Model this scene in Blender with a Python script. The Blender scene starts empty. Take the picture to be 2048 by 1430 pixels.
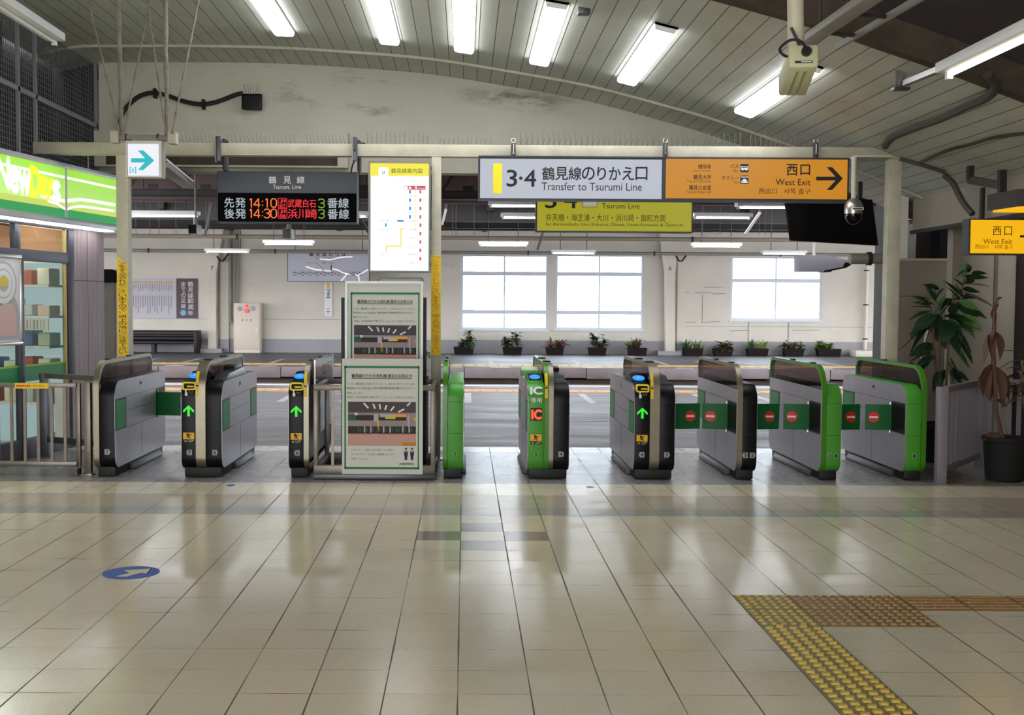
import bpy, bmesh, math, random
from mathutils import Vector, Matrix
random.seed(7)
SC = bpy.context.scene
COL = SC.collection
# ------------------------------------------------------------------ camera, world, exposure
FPX = 2266.0
CAMH = 1.6
PITCH, YAW, ROLL = math.atan(110/FPX), -0.0054, 0.0058
SHIFT = 83/2048
cam_d = bpy.data.cameras.new('camera')
cam = bpy.data.objects.new('camera', cam_d); COL.objects.link(cam)
cam_d.sensor_fit = 'HORIZONTAL'; cam_d.sensor_width = 36; cam_d.lens = FPX*36/2048
cam_d.shift_x = SHIFT; cam_d.clip_start = 0.05; cam_d.clip_end = 400
CR = Matrix.Rotation(YAW, 4, 'Z') @ Matrix.Rotation(math.pi/2-PITCH, 4, 'X') @ Matrix.Rotation(ROLL, 4, 'Z')
cam.matrix_world = Matrix.Translation((0, 0, CAMH)) @ CR
SC.camera = cam
SC.view_settings.view_transform = 'Standard'; SC.view_settings.look = 'None'
SC.view_settings.gamma = 1.0; SC.view_settings.exposure = 0.0
SC.view_settings.use_curve_mapping = False
SC.cycles.use_denoising = True
SC.cycles.max_bounces = 8; SC.cycles.diffuse_bounces = 4; SC.cycles.glossy_bounces = 4
SC.cycles.transmission_bounces = 8; SC.cycles.transparent_max_bounces = 12
SC.cycles.sample_clamp_indirect = 6.0
SC.cycles.caustics_reflective = False; SC.cycles.caustics_refractive = False
W = bpy.data.worlds.new('sky'); SC.world = W; W.use_nodes = True
bg = W.node_tree.nodes['Background']; bg.inputs[0].default_value = (0.93, 0.96, 1.0, 1); bg.inputs[1].default_value = 9.0
# strengths of the lamps the place has
E_HALL, E_PLAT, E_SIGN = 14.0, 34.0, 1.0

# ------------------------------------------------------------------ pixel helpers (turn a spot seen in the photo into a point in the place)
def ray(px, py):
    d = Vector(((px-(1024-SHIFT*2048))/FPX, -(py-715)/FPX, -1.0))
    return (CR.to_3x3() @ d)
def at(px, py, Y):
    d = ray(px, py); t = Y/d.y
    return Vector((d.x*t, Y, CAMH+d.z*t))
def fl(px, py, z=0.0):
    d = ray(px, py); t = (z-CAMH)/d.z
    return Vector((d.x*t, d.y*t, z))
def ax(px, py, X):
    d = ray(px, py); t = X/d.x
    return Vector((X, d.y*t, CAMH+d.z*t))

# ------------------------------------------------------------------ materials
def lin(h):
    h = h.lstrip('#'); c = [int(h[i:i+2], 16)/255 for i in (0, 2, 4)]
    return tuple(((x+0.055)/1.055)**2.4 if x > 0.04045 else x/12.92 for x in c)+(1,)
M = {}
def mat(name, col, rough=0.5, metal=0.0, spec=0.5, var=0.0, vscale=6.0, bump=0.0, bscale=60.0, emit=None, es=0.0, alpha=1.0, coat=0.0):
    if name in M: return M[name]
    m = bpy.data.materials.new(name); m.use_nodes = True
    nt = m.node_tree; b = nt.nodes['Principled BSDF']
    c = lin(col) if isinstance(col, str) else col
    b.inputs['Base Color'].default_value = c
    b.inputs['Roughness'].default_value = rough; b.inputs['Metallic'].default_value = metal
    b.inputs['Specular IOR Level'].default_value = spec
    if coat: b.inputs['Coat Weight'].default_value = coat
    if emit:
        b.inputs['Emission Color'].default_value = lin(emit) if isinstance(emit, str) else emit
        b.inputs['Emission Strength'].default_value = es
    b.inputs['Alpha'].default_value = alpha
    if var > 0 or bump > 0:
        tc = nt.nodes.new('ShaderNodeTexCoord')
        n = nt.nodes.new('ShaderNodeTexNoise'); n.inputs['Scale'].default_value = vscale
        n.inputs['Detail'].default_value = 6; n.inputs['Roughness'].default_value = 0.65
        nt.links.new(tc.outputs['Object'], n.inputs['Vector'])
        if var > 0:
            r = nt.nodes.new('ShaderNodeMapRange'); r.inputs[1].default_value = 0.3; r.inputs[2].default_value = 0.7
            r.inputs[3].default_value = 1-var; r.inputs[4].default_value = 1+var*0.5
            nt.links.new(n.outputs['Fac'], r.inputs[0])
            mx = nt.nodes.new('ShaderNodeVectorMath'); mx.operation = 'SCALE'
            mx.inputs[0].default_value = c[:3]; nt.links.new(r.outputs[0], mx.inputs['Scale'])
            nt.links.new(mx.outputs[0], b.inputs['Base Color'])
        if bump > 0:
            n2 = nt.nodes.new('ShaderNodeTexNoise'); n2.inputs['Scale'].default_value = bscale
            nt.links.new(tc.outputs['Object'], n2.inputs['Vector'])
            bp = nt.nodes.new('ShaderNodeBump'); bp.inputs['Strength'].default_value = bump; bp.inputs['Distance'].default_value = 0.01
            nt.links.new(n2.outputs['Fac'], bp.inputs['Height']); nt.links.new(bp.outputs[0], b.inputs['Normal'])
    M[name] = m
    return m
def glow(name, col, es):
    return mat(name, '#202020', 0.5, emit=col, es=es)

# ------------------------------------------------------------------ mesh builder
class MB:
    def __init__(s): s.v = []; s.f = []; s.fm = []; s.uv = {}
    def add(s, vs, fs, m):
        b = len(s.v); s.v += [tuple(p) for p in vs]
        for f in fs: s.f.append(tuple(b+i for i in f)); s.fm.append(m)
        return s
    def box(s, x0, x1, y0, y1, z0, z1, m, T=None):
        x0, x1 = min(x0, x1), max(x0, x1); y0, y1 = min(y0, y1), max(y0, y1); z0, z1 = min(z0, z1), max(z0, z1)
        vs = [Vector((x, y, z)) for z in (z0, z1) for y in (y0, y1) for x in (x0, x1)]
        if T: vs = [T @ p for p in vs]
        return s.add(vs, [(0, 2, 3, 1), (4, 5, 7, 6), (0, 1, 5, 4), (2, 6, 7, 3), (0, 4, 6, 2), (1, 3, 7, 5)], m)
    def bar(s, p0, p1, w, h, m, up=(0, 0, 1)):
        p0, p1 = Vector(p0), Vector(p1); d = (p1-p0); L = d.length; d.normalize(); u = Vector(up)
        if abs(d.dot(u)) > 0.98: u = Vector((0, 1, 0))
        r = d.cross(u).normalized(); u = r.cross(d).normalized()
        T = Matrix((r, d, u)).transposed().to_4x4(); T.translation = p0
        return s.box(-w/2, w/2, 0, L, -h/2, h/2, m, T)
    def prism(s, poly, a0, a1, m, axis='X', T=None, caps=True):
        """poly: list of 2-tuples; axis X -> (y,z) swept along x; Y -> (x,z) along y; Z -> (x,y) along z"""
        f = {'X': lambda p, a: Vector((a, p[0], p[1])), 'Y': lambda p, a: Vector((p[0], a, p[1])), 'Z': lambda p, a: Vector((p[0], p[1], a))}[axis]
        n = len(poly)
        vs = [f(p, a0) for p in poly]+[f(p, a1) for p in poly]
        if T: vs = [T @ p for p in vs]
        fs = [(i, (i+1) % n, n+(i+1) % n, n+i) for i in range(n)]
        if caps: fs += [tuple(range(n)), tuple(range(2*n-1, n-1, -1))]
        return s.add(vs, fs, m)
    def tube(s, pts, r, m, n=8, caps=True):
        pts = [Vector(p) for p in pts]; rs = r if isinstance(r, (list, tuple)) else [r]*len(pts)
        vs = []; prev = None
        for i, p in enumerate(pts):
            d = (pts[min(i+1, len(pts)-1)]-pts[max(i-1, 0)]).normalized()
            if prev is None:
                a = Vector((0, 0, 1)) if abs(d.z) < 0.9 else Vector((1, 0, 0))
                u = d.cross(a).normalized()
            else:
                u = (prev-d*prev.dot(d)).normalized()
            prev = u; w = d.cross(u)
            for k in range(n):
                t = 2*math.pi*k/n; vs.append(p+(u*math.cos(t)+w*math.sin(t))*rs[i])
        fs = [(i*n+k, i*n+(k+1) % n, (i+1)*n+(k+1) % n, (i+1)*n+k) for i in range(len(pts)-1) for k in range(n)]
        if caps: fs += [tuple(range(n-1, -1, -1)), tuple((len(pts)-1)*n+k for k in range(n))]
        return s.add(vs, fs, m)
    def lathe(s, prof, c, m, n=24):
        c = Vector(c); vs = []
        for r, z in prof:
            for k in range(n):
                t = 2*math.pi*k/n; vs.append(c+Vector((r*math.cos(t), r*math.sin(t), z)))
        fs = [(i*n+k, i*n+(k+1) % n, (i+1)*n+(k+1) % n, (i+1)*n+k) for i in range(len(prof)-1) for k in range(n)]
        fs += [tuple(range(n-1, -1, -1)), tuple((len(prof)-1)*n+k for k in range(n))]
        return s.add(vs, fs, m)
    def quad(s, a, b, c, d, m): return s.add([a, b, c, d], [(0, 1, 2, 3)], m)
    def build(s, name, parent=None, bevel=0.0, smooth=35, seg=2, loc=None):
        me = bpy.data.meshes.new(name)
        mats = []
        for m in s.fm:
            if m not in mats: mats.append(m)
        o_ = Vector(loc) if loc is not None else Vector((0, 0, 0))
        me.from_pydata([tuple(Vector(p)-o_) for p in s.v], [], s.f)
        for m in mats: me.materials.append(m if not isinstance(m, str) else M[m])
        me.polygons.foreach_set('material_index', [mats.index(m) for m in s.fm])
        bm = bmesh.new(); bm.from_mesh(me)
        bmesh.ops.recalc_face_normals(bm, faces=bm.faces)
        if bevel > 0:
            es = [e for e in bm.edges if len(e.link_faces) == 2 and e.calc_face_angle(0) > 0.6]
            bmesh.ops.bevel(bm, geom=es, offset=bevel, segments=seg, profile=0.5, affect='EDGES', clamp_overlap=True)
        bm.to_mesh(me); bm.free()
        if smooth:
            me.polygons.foreach_set('use_smooth', [True]*len(me.polygons))
            me.set_sharp_from_angle(angle=math.radians(smooth))
        o = bpy.data.objects.new(name, me); COL.objects.link(o)
        if loc is not None: o.location = loc
        if parent is not None: o.parent = parent; o.matrix_parent_inverse = Matrix.Translation(parent.location).inverted() if loc is None else Matrix()
        return o

def tag(o, label, cat, group=None):
    o['label'] = label; o['category'] = cat
    if group: o['group'] = group
    return o
def thing(name, label, cat, loc=(0, 0, 0), group=None):
    o = bpy.data.objects.new(name, None); COL.objects.link(o); o.location = loc; o.empty_display_size = 0.1
    return tag(o, label, cat, group)
def struct(mb, name, parent=None, **k):
    o = mb.build(name, parent, **k); o['kind'] = 'structure'; return o
def rrect(x0, x1, z0, z1, r, n=5, rs=None):
    """rounded rectangle polygon; rs = radii (x0z0, x1z0, x1z1, x0z1)"""
    rs = rs or (r, r, r, r); out = []
    for (cx, cz, a0, q) in ((x0, z0, 180, rs[0]), (x1, z0, 270, rs[1]), (x1, z1, 0, rs[2]), (x0, z1, 90, rs[3])):
        ccx = cx+(q if cx == x0 else -q); ccz = cz+(q if cz == z0 else -q)
        for k in range(n+1):
            t = math.radians(a0+90*k/n); out.append((ccx+q*math.cos(t), ccz+q*math.sin(t)))
    return out
def disc(cx, cz, r, n=24, rz=None):
    rz = rz or r
    return [(cx+r*math.cos(2*math.pi*k/n), cz+rz*math.sin(2*math.pi*k/n)) for k in range(n)]

# ------------------------------------------------------------------ lettering
_TX = {}
def _text(s, bold):
    if (s, bold) in _TX: return _TX[(s, bold)]
    cu = bpy.data.curves.new('lettering_source', 'FONT'); cu.body = s; cu.size = 1.0; cu.offset = bold
    cu.resolution_u = 3; cu.fill_mode = 'FRONT'
    o = bpy.data.objects.new('lettering_source', cu); COL.objects.link(o)
    dg = bpy.context.evaluated_depsgraph_get(); dg.update()
    me = bpy.data.meshes.new_from_object(o.evaluated_get(dg))
    vs = [v.co.copy() for v in me.vertices]; fs = [tuple(p.vertices) for p in me.polygons]
    bpy.data.objects.remove(o); bpy.data.curves.remove(cu); bpy.data.meshes.remove(me)
    if not vs: vs = [Vector((0, 0, 0)), Vector((1, 0, 0)), Vector((0, 1, 0))]; fs = []
    bb = (min(v.x for v in vs), max(v.x for v in vs), min(v.y for v in vs), max(v.y for v in vs))
    _TX[(s, bold)] = (vs, fs, bb)
    return _TX[(s, bold)]
def txt(mb, s, box, put, m, bold=0.0, fit=True, align='L'):
    """box=(u0,u1,w0,w1) target rectangle in a plane; put(u,w)->Vector; letters stretched to fill it"""
    vs, fs, bb = _text(s, 0.0)
    u0, u1, w0, w1 = box
    sw = (w1-w0)/max(bb[3]-bb[2], 1e-6); su = (u1-u0)/max(bb[1]-bb[0], 1e-6)
    if not fit: su = sw if sw > 0 else -sw
    d = bold*1.1; o = put(u0, w0); nrm = (put(u0+0.001, w0)-o).cross(put(u0, w0+0.001)-o)
    nrm = nrm.normalized() if nrm.length > 0 else Vector((0, -1, 0))
    for k, (dx, dy) in enumerate(((0, 0),) if bold == 0 else ((-d, 0), (d, 0), (0, -d), (0, d))):
        mb.add([put(u0+(v.x+dx-bb[0])*su, w0+(v.y+dy-bb[2])*sw)+nrm*(0.0004*k) for v in vs], fs, m)
def on_y(Y):
    return lambda u, w: Vector((u, Y, w))
def pbox(x0, y0, x1, y1, Y):
    a = at(x0, y1, Y); b = at(x1, y0, Y)
    return (a.x, b.x, a.z, b.z)
def ptxt(mb, s, x0, y0, x1, y1, Y, m, bold=0.0, eps=0.004):
    """lettering on a plane facing the hall at depth Y, filling the given photo rectangle"""
    txt(mb, s, pbox(x0, y0, x1, y1, Y), on_y(Y-eps), m, bold)
def prect(mb, x0, y0, x1, y1, Y, m, eps=0.003, t=0.001):
    b = pbox(x0, y0, x1, y1, Y)
    mb.box(b[0], b[1], Y-eps-t, Y-eps, b[2], b[3], m)
def ppoly(mb, pts, Y, m, eps=0.004, t=0.001):
    mb.prism([(at(x, y, Y).x, at(x, y, Y).z) for x, y in pts], Y-eps-t, Y-eps, m, 'Y')
def pstroke(mb, pts, wpx, Y, m, eps=0.004):
    P = [at(x, y, Y) for x, y in pts]; w = wpx*Y/FPX
    for a, b in zip(P, P[1:]):
        mb.bar((a.x, Y-eps, a.z), (b.x, Y-eps, b.z), w, 0.001, m, up=(0, 1, 0))

# ------------------------------------------------------------------ common materials
mat('cream_paint', '#c9c4b2', 0.6, var=0.12, vscale=3, bump=0.05)
mat('cream_steel', '#bfb9a4', 0.5, var=0.18, vscale=5)
mat('steel', '#a9a6a0', 0.32, 0.9, var=0.1, vscale=14)
mat('steel_panel', '#a9a6ad', 0.36, 0.55, var=0.08, vscale=9)
mat('chrome', '#c4c2bb', 0.28, 1.0); mat('rim_steel', '#8f8876', 0.42, 0.85, var=0.08, vscale=10)
mat('gunmetal', '#55565a', 0.4, 0.7)
mat('black', '#0c0a0f', 0.42, spec=0.22)
mat('black_gloss', '#08080a', 0.2, spec=0.3)
mat('plinth', '#1a191c', 0.6)
mat('rubber', '#0d0d0f', 0.8)
mat('white', '#e6e6e4', 0.5)
mat('paper', '#d8d9d2', 0.7)
mat('ink', '#15151a', 0.7)
mat('ink_soft', '#4a4a48', 0.7)
mat('grey_plate', '#a6a6a6', 0.6)
mat('gate_green', '#4a9a33', 0.4, spec=0.35)
mat('gate_green_dark', '#3d7f14', 0.3)
mat('flap_green', '#0a5f2b', 0.5, spec=0.3)
mat('slot_green', '#2a8049', 0.4, spec=0.3)
mat('no_entry_red', '#d8211f', 0.5)
mat('sign_yellow', '#f2a514', 0.5)
mat('tape_yellow', '#f7cc10', 0.55, var=0.1, vscale=8)
mat('warn_yellow', '#f0b400', 0.5)
mat('bright_yellow', '#f5e01e', 0.5)
mat('dark_brown', '#4a3f36', 0.8, var=0.4, vscale=4)
mat('dark_roof', '#332b2a', 0.8, var=0.3, vscale=2)
mat('dark_steel', '#261f1e', 0.6, var=0.3, vscale=3)
mat('pipe_grey', '#8c8880', 0.55, var=0.15)
mat('cable_black', '#111012', 0.6)
mat('leaf_dark', '#27432a', 0.35, var=0.3, vscale=12)
mat('leaf_mid', '#4d7434', 0.45, var=0.3, vscale=12)
mat('leaf_pale', '#a3b465', 0.5, var=0.2, vscale=14)
mat('leaf_red', '#6e3040', 0.45, var=0.3, vscale=12)
mat('leaf_dry', '#5d4334', 0.7, var=0.35, vscale=10)
mat('soil', '#2b211a', 0.9, var=0.3)
mat('bark', '#6f5a45', 0.8, var=0.3, vscale=20)
glow('tube_light', '#f4f8ff', E_PLAT)
glow('hall_light', '#f6f9ff', E_HALL)
# ------------------------------------------------------------------ procedural surface materials
def nodes(name):
    m = bpy.data.materials.new(name); m.use_nodes = True; M[name] = m
    return m, m.node_tree, m.node_tree.nodes['Principled BSDF']
def N(nt, t, **k):
    n = nt.nodes.new(t)
    for a, b in k.items():
        if a.startswith('i_'): n.inputs[int(a[2:])].default_value = b
        else: setattr(n, a, b)
    return n
def MA(nt, op, a, b=None, c=None):
    n = nt.nodes.new('ShaderNodeMath'); n.operation = op
    for i, x in enumerate((a, b, c)):
        if x is None: continue
        if isinstance(x, (int, float)): n.inputs[i].default_value = x
        else: nt.links.new(x, n.inputs[i])
    return n.outputs[0]
def MIX(nt, f, a, b):
    n = nt.nodes.new('ShaderNodeMix'); n.data_type = 'RGBA'
    if isinstance(f, (int, float)): n.inputs[0].default_value = f
    else: nt.links.new(f, n.inputs[0])
    for i, x in ((6, a), (7, b)):
        if isinstance(x, (tuple, str)): n.inputs[i].default_value = lin(x) if isinstance(x, str) else x
        else: nt.links.new(x, n.inputs[i])
    return n.outputs[2]
def noise(nt, vec, scale, detail=5, rough=0.6, stretch=None):
    if stretch:
        mp = N(nt, 'ShaderNodeMapping'); mp.inputs['Scale'].default_value = stretch
        nt.links.new(vec, mp.inputs[0]); vec = mp.outputs[0]
    n = N(nt, 'ShaderNodeTexNoise'); n.inputs['Scale'].default_value = scale; n.inputs['Detail'].default_value = detail
    n.inputs['Roughness'].default_value = rough; nt.links.new(vec, n.inputs['Vector'])
    return n.outputs['Fac']
def ramp(nt, x, a, b, lo=0.0, hi=1.0):
    n = N(nt, 'ShaderNodeMapRange', i_1=a, i_2=b, i_3=lo, i_4=hi); nt.links.new(x, n.inputs[0]); return n.outputs[0]

T0X, T0Y, TS = -0.02, 9.96, 0.30           # tile grid of the hall floor
def tile_material(name, beige, special, rgh=(0.13, 0.22), bmp=0.12):
    m, nt, b = nodes(name)
    g = N(nt, 'ShaderNodeNewGeometry'); sp = N(nt, 'ShaderNodeSeparateXYZ'); nt.links.new(g.outputs['Position'], sp.inputs[0])
    u = MA(nt, 'DIVIDE', MA(nt, 'SUBTRACT', sp.outputs[0], T0X), TS); v = MA(nt, 'DIVIDE', MA(nt, 'SUBTRACT', T0Y, sp.outputs[1]), TS)
    fu, fv = MA(nt, 'FLOOR', u), MA(nt, 'FLOOR', v)
    du = MA(nt, 'ABSOLUTE', MA(nt, 'SUBTRACT', MA(nt, 'FRACT', u), 0.5)); dv = MA(nt, 'ABSOLUTE', MA(nt, 'SUBTRACT', MA(nt, 'FRACT', v), 0.5))
    cmb = N(nt, 'ShaderNodeCombineXYZ'); nt.links.new(fu, cmb.inputs[0]); nt.links.new(fv, cmb.inputs[1])
    wn = N(nt, 'ShaderNodeTexWhiteNoise'); wn.noise_dimensions = '2D'; nt.links.new(cmb.outputs[0], wn.inputs['Vector'])
    pos = g.outputs['Position']
    col = MIX(nt, ramp(nt, noise(nt, pos, 1.3), 0.3, 0.7), beige[0], beige[1])
    col = MIX(nt, MA(nt, 'MULTIPLY', wn.outputs['Value'], 0.35), col, beige[2])
    # terrazzo chips
    chips = ramp(nt, noise(nt, pos, 105, 2, 0.5), 0.63, 0.70)
    col = MIX(nt, MA(nt, 'MULTIPLY', chips, 0.6), col, beige[3])
    if special:
        def band(a, c):
            return MA(nt, 'MULTIPLY', MA(nt, 'GREATER_THAN', fv, a-0.5), MA(nt, 'LESS_THAN', fv, c+0.5))
        def cell(a, c, a2, c2):
            return MA(nt, 'MULTIPLY', band(a2, c2), MA(nt, 'MULTIPLY', MA(nt, 'GREATER_THAN', fu, a-0.5), MA(nt, 'LESS_THAN', fu, c+0.5)))
        col = MIX(nt, MA(nt, 'MULTIPLY', band(2, 3), 0.75), col, '#b3a693')
        col = MIX(nt, MA(nt, 'MULTIPLY', band(4, 4), 0.8), col, '#9c9d98')
        for (cx, ry) in ((0, 6), (-1, 7), (1, 7), (0, 8)):
            col = MIX(nt, MA(nt, 'MULTIPLY', cell(cx, cx, ry, ry), 0.85), col, '#807c78')
    jw_n = ramp(nt, noise(nt, pos, 0.9, 2), 0.35, 0.7, 0.4, 1.5)
    ju = MA(nt, 'GREATER_THAN', du, MA(nt, 'SUBTRACT', 0.5, MA(nt, 'MULTIPLY', jw_n, 0.0115)))
    jv = MA(nt, 'GREATER_THAN', dv, MA(nt, 'SUBTRACT', 0.5, MA(nt, 'MULTIPLY', jw_n, 0.011)))
    jm = MA(nt, 'MAXIMUM', MA(nt, 'MULTIPLY', ju, 0.9), MA(nt, 'MULTIPLY', jv, ramp(nt, noise(nt, pos, 2.2, 3), 0.38, 0.64, 0.25, 0.95)))
    col = MIX(nt, jm, col, '#2c261f')
    nt.links.new(col, b.inputs['Base Color'])
    rg = ramp(nt, noise(nt, pos, 2.5, 4), 0.3, 0.7, *rgh)
    rg = MA(nt, 'MAXIMUM', rg, MA(nt, 'MULTIPLY', jm, 0.8))
    nt.links.new(rg, b.inputs['Roughness'])
    b.inputs['Specular IOR Level'].default_value = 0.5
    bp = N(nt, 'ShaderNodeBump'); bp.inputs['Strength'].default_value = 0.25; bp.inputs['Distance'].default_value = 0.004
    hgt = MA(nt, 'SUBTRACT', MA(nt, 'MULTIPLY', noise(nt, pos, 5, 2), bmp), jm)
    nt.links.new(hgt, bp.inputs['Height']); nt.links.new(bp.outputs[0], b.inputs['Normal'])
    return m
tile_material('hall_tiles', ('#dcd2b6', '#d0c7ad', '#e6dcc3', '#857a5f'), True)
tile_material('gate_tiles', ('#8f8c8a', '#858280', '#979492', '#676462'), False, (0.24, 0.30), 0.0)
tile_material('pale_tiles', ('#e2dfd8', '#d8d5ce', '#e6e3dc', '#b5b0a4'), False, (0.24, 0.3), 0.0)

# asphalt of the platforms, worn in streaks
def asphalt(name, a, bcol, streak):
    m, nt, b = nodes(name)
    g = N(nt, 'ShaderNodeNewGeometry'); pos = g.outputs['Position']
    n1 = noise(nt, pos, 1.0, 6, 0.6, (0.35, 1.6, 1))
    col = MIX(nt, ramp(nt, n1, 0.3, 0.7), a, bcol)
    n2 = noise(nt, pos, 1.1, 5, 0.7, (0.5, 2.6, 1))
    col = MIX(nt, ramp(nt, n2, 0.55, 0.66, 0, 0.6), col, streak)
    sp = N(nt, 'ShaderNodeSeparateXYZ'); nt.links.new(pos, sp.inputs[0])
    fine = noise(nt, pos, 90, 2)
    col = MIX(nt, ramp(nt, fine, 0.4, 0.65, 0, 0.25), col, '#232126')
    nt.links.new(col, b.inputs['Base Color'])
    nt.links.new(ramp(nt, n1, 0.3, 0.7, 0.38, 0.62), b.inputs['Roughness'])
    return m
asphalt('near_asphalt', '#4b4649', '#5e585c', '#a29ea4')
asphalt('far_asphalt', '#4a4850', '#58565e', '#6c6a72')

# boarded vault: joints run along the hall, spaced by arc length (u of the UV map)
def vault_material():
    m, nt, b = nodes('vault_boards')
    uv = N(nt, 'ShaderNodeUVMap'); sp = N(nt, 'ShaderNodeSeparateXYZ'); nt.links.new(uv.outputs[0], sp.inputs[0])
    u = MA(nt, 'DIVIDE', sp.outputs[0], 0.158)
    d = MA(nt, 'ABSOLUTE', MA(nt, 'SUBTRACT', MA(nt, 'FRACT', u), 0.5))
    j = MA(nt, 'MULTIPLY', MA(nt, 'GREATER_THAN', d, 0.476), MA(nt, 'GREATER_THAN', sp.outputs[0], 0.62))
    g = N(nt, 'ShaderNodeNewGeometry'); pos = g.outputs['Position']
    col = MIX(nt, ramp(nt, noise(nt, pos, 1.4, 6), 0.3, 0.72), '#c3c6ba', '#b3b6aa')
    col = MIX(nt, ramp(nt, noise(nt, pos, 2.0, 6, 0.7, (2, 0.5, 1)), 0.58, 0.75, 0, 0.35), col, '#6f6a5e')
    col = MIX(nt, j, col, '#1d1b18')
    nt.links.new(col, b.inputs['Base Color']); b.inputs['Roughness'].default_value = 0.45
    bp = N(nt, 'ShaderNodeBump'); bp.inputs['Strength'].default_value = 0.8; bp.inputs['Distance'].default_value = 0.01; bp.invert = True
    nt.links.new(j, bp.inputs['Height']); nt.links.new(bp.outputs[0], b.inputs['Normal'])
vault_material()
# stained plaster of the gable wall
def plaster(name, a, b2, stain, amt=0.5, rough=0.7, spot=None):
    m, nt, b = nodes(name)
    g = N(nt, 'ShaderNodeNewGeometry'); pos = g.outputs['Position']
    col = MIX(nt, ramp(nt, noise(nt, pos, 1.1, 6), 0.3, 0.7), a, b2)
    s1 = MA(nt, 'MULTIPLY', ramp(nt, noise(nt, pos, 1.6, 8, 0.7, (0.55, 1, 2.2)), 0.60, 0.74), ramp(nt, noise(nt, pos, 0.7, 2), 0.45, 0.6))
    col = MIX(nt, MA(nt, 'MULTIPLY', s1, amt), col, stain)
    if spot:
        mp = N(nt, 'ShaderNodeMapping'); mp.vector_type = 'TEXTURE'; mp.inputs['Location'].default_value = spot[0]; mp.inputs['Rotation'].default_value = (0, spot[2], 0); mp.inputs['Scale'].default_value = spot[1]; nt.links.new(pos, mp.inputs[0])
        ln = N(nt, 'ShaderNodeVectorMath'); ln.operation = 'LENGTH'; nt.links.new(mp.outputs[0], ln.inputs[0])
        k = MA(nt, 'MULTIPLY', ramp(nt, ln.outputs['Value'], 0.2, 1.0, 1.0, 0.0), ramp(nt, noise(nt, pos, 2.4, 9, 0.75, (0.6, 1, 2.4)), 0.44, 0.6))
        col = MIX(nt, MA(nt, 'MULTIPLY', k, 0.85), col, stain)
    nt.links.new(col, b.inputs['Base Color']); b.inputs['Roughness'].default_value = rough
    bp = N(nt, 'ShaderNodeBump'); bp.inputs['Strength'].default_value = 0.15; bp.inputs['Distance'].default_value = 0.01
    nt.links.new(noise(nt, pos, 25, 4), bp.inputs['Height']); nt.links.new(bp.outputs[0], b.inputs['Normal'])
_sp = at(1040, 200, 13.5); plaster('gable_plaster', '#cdcab8', '#c0bdab', '#5a5248', 0.75, spot=(tuple(_sp), (0.95, 1.0, 0.16), 0.1))
plaster('far_wall_paint', '#d9d2c6', '#cfc8bc', '#948a7e', 0.4)
plaster('far_wall_base', '#a4a2a6', '#98969a', '#6e6a6a', 0.5)
plaster('edge_concrete', '#73686a', '#5d5355', '#3a3233', 0.8)
plaster('old_concrete', '#6a5f56', '#54493f', '#2e2723', 0.8)
plaster('side_panel_paint', '#9c9286', '#91877b', '#6d6356', 0.3)
def corrugated(name, a, b2, pitch, axis=0):
    m, nt, b = nodes(name)
    g = N(nt, 'ShaderNodeNewGeometry'); sp = N(nt, 'ShaderNodeSeparateXYZ'); nt.links.new(g.outputs['Position'], sp.inputs[0])
    s = MA(nt, 'SINE', MA(nt, 'MULTIPLY', sp.outputs[axis], 2*math.pi/pitch))
    col = MIX(nt, ramp(nt, noise(nt, g.outputs['Position'], 1.2, 5), 0.3, 0.7), a, b2)
    nt.links.new(col, b.inputs['Base Color']); b.inputs['Roughness'].default_value = 0.6
    bp = N(nt, 'ShaderNodeBump'); bp.inputs['Strength'].default_value = 1.0; bp.inputs['Distance'].default_value = 0.02
    nt.links.new(s, bp.inputs['Height']); nt.links.new(bp.outputs[0], b.inputs['Normal'])
corrugated('roof_deck', '#5c4640', '#433633', 0.16)
def brushed_wood():
    m, nt, b = nodes('grey_wood')
    g = N(nt, 'ShaderNodeNewGeometry'); pos = g.outputs['Position']
    n = noise(nt, pos, 3.0, 6, 0.6, (9, 9, 0.35))
    col = MIX(nt, ramp(nt, n, 0.3, 0.7), '#8b7a7e', '#a8999d')
    nt.links.new(col, b.inputs['Base Color']); b.inputs['Roughness'].default_value = 0.5
brushed_wood()
def glass(name, tint, rough=0.0, ior=1.45):
    m, nt, b = nodes(name)
    nt.nodes.remove(b); out = nt.nodes['Material Output']
    t = N(nt, 'ShaderNodeBsdfTransparent'); t.inputs[0].default_value = lin(tint)
    gl = N(nt, 'ShaderNodeBsdfGlossy'); gl.inputs['Roughness'].default_value = rough
    fr = N(nt, 'ShaderNodeFresnel'); fr.inputs[0].default_value = ior
    gm = N(nt, 'ShaderNodeNewGeometry'); mx = N(nt, 'ShaderNodeMixShader'); nt.links.new(MA(nt, 'MULTIPLY', fr.outputs[0], MA(nt, 'SUBTRACT', 1.0, gm.outputs['Backfacing'])), mx.inputs[0])
    nt.links.new(t.outputs[0], mx.inputs[1]); nt.links.new(gl.outputs[0], mx.inputs[2]); nt.links.new(mx.outputs[0], out.inputs[0])
glass('window_glass', '#eef4f8'); glass('shop_glass', '#d5e2e0'); glass('smoked_glass', '#5b4d4a', 0.02); glass('frosted_screen', '#c9cdcb', 0.1)

# ------------------------------------------------------------------ the hall shell
YG, YW, YF = 9.96, 13.5, 11.5      # edge of the hall tiles, gable wall, gate frame
fb = MB(); fb.box(-7.5, 8.5, -4, YG, -0.12, 0, 'hall_tiles'); struct(fb, 'floor', smooth=0)
fb = MB(); fb.box(-7.5, 8.5, YG, 12.08, -0.12, 0, 'gate_tiles'); struct(fb, 'floor_gate_line', smooth=0)
fb = MB(); fb.box(-7.5, 8.5, 12.08, 12.5, -0.12, 0, 'pale_tiles'); struct(fb, 'floor_threshold', smooth=0)

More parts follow.
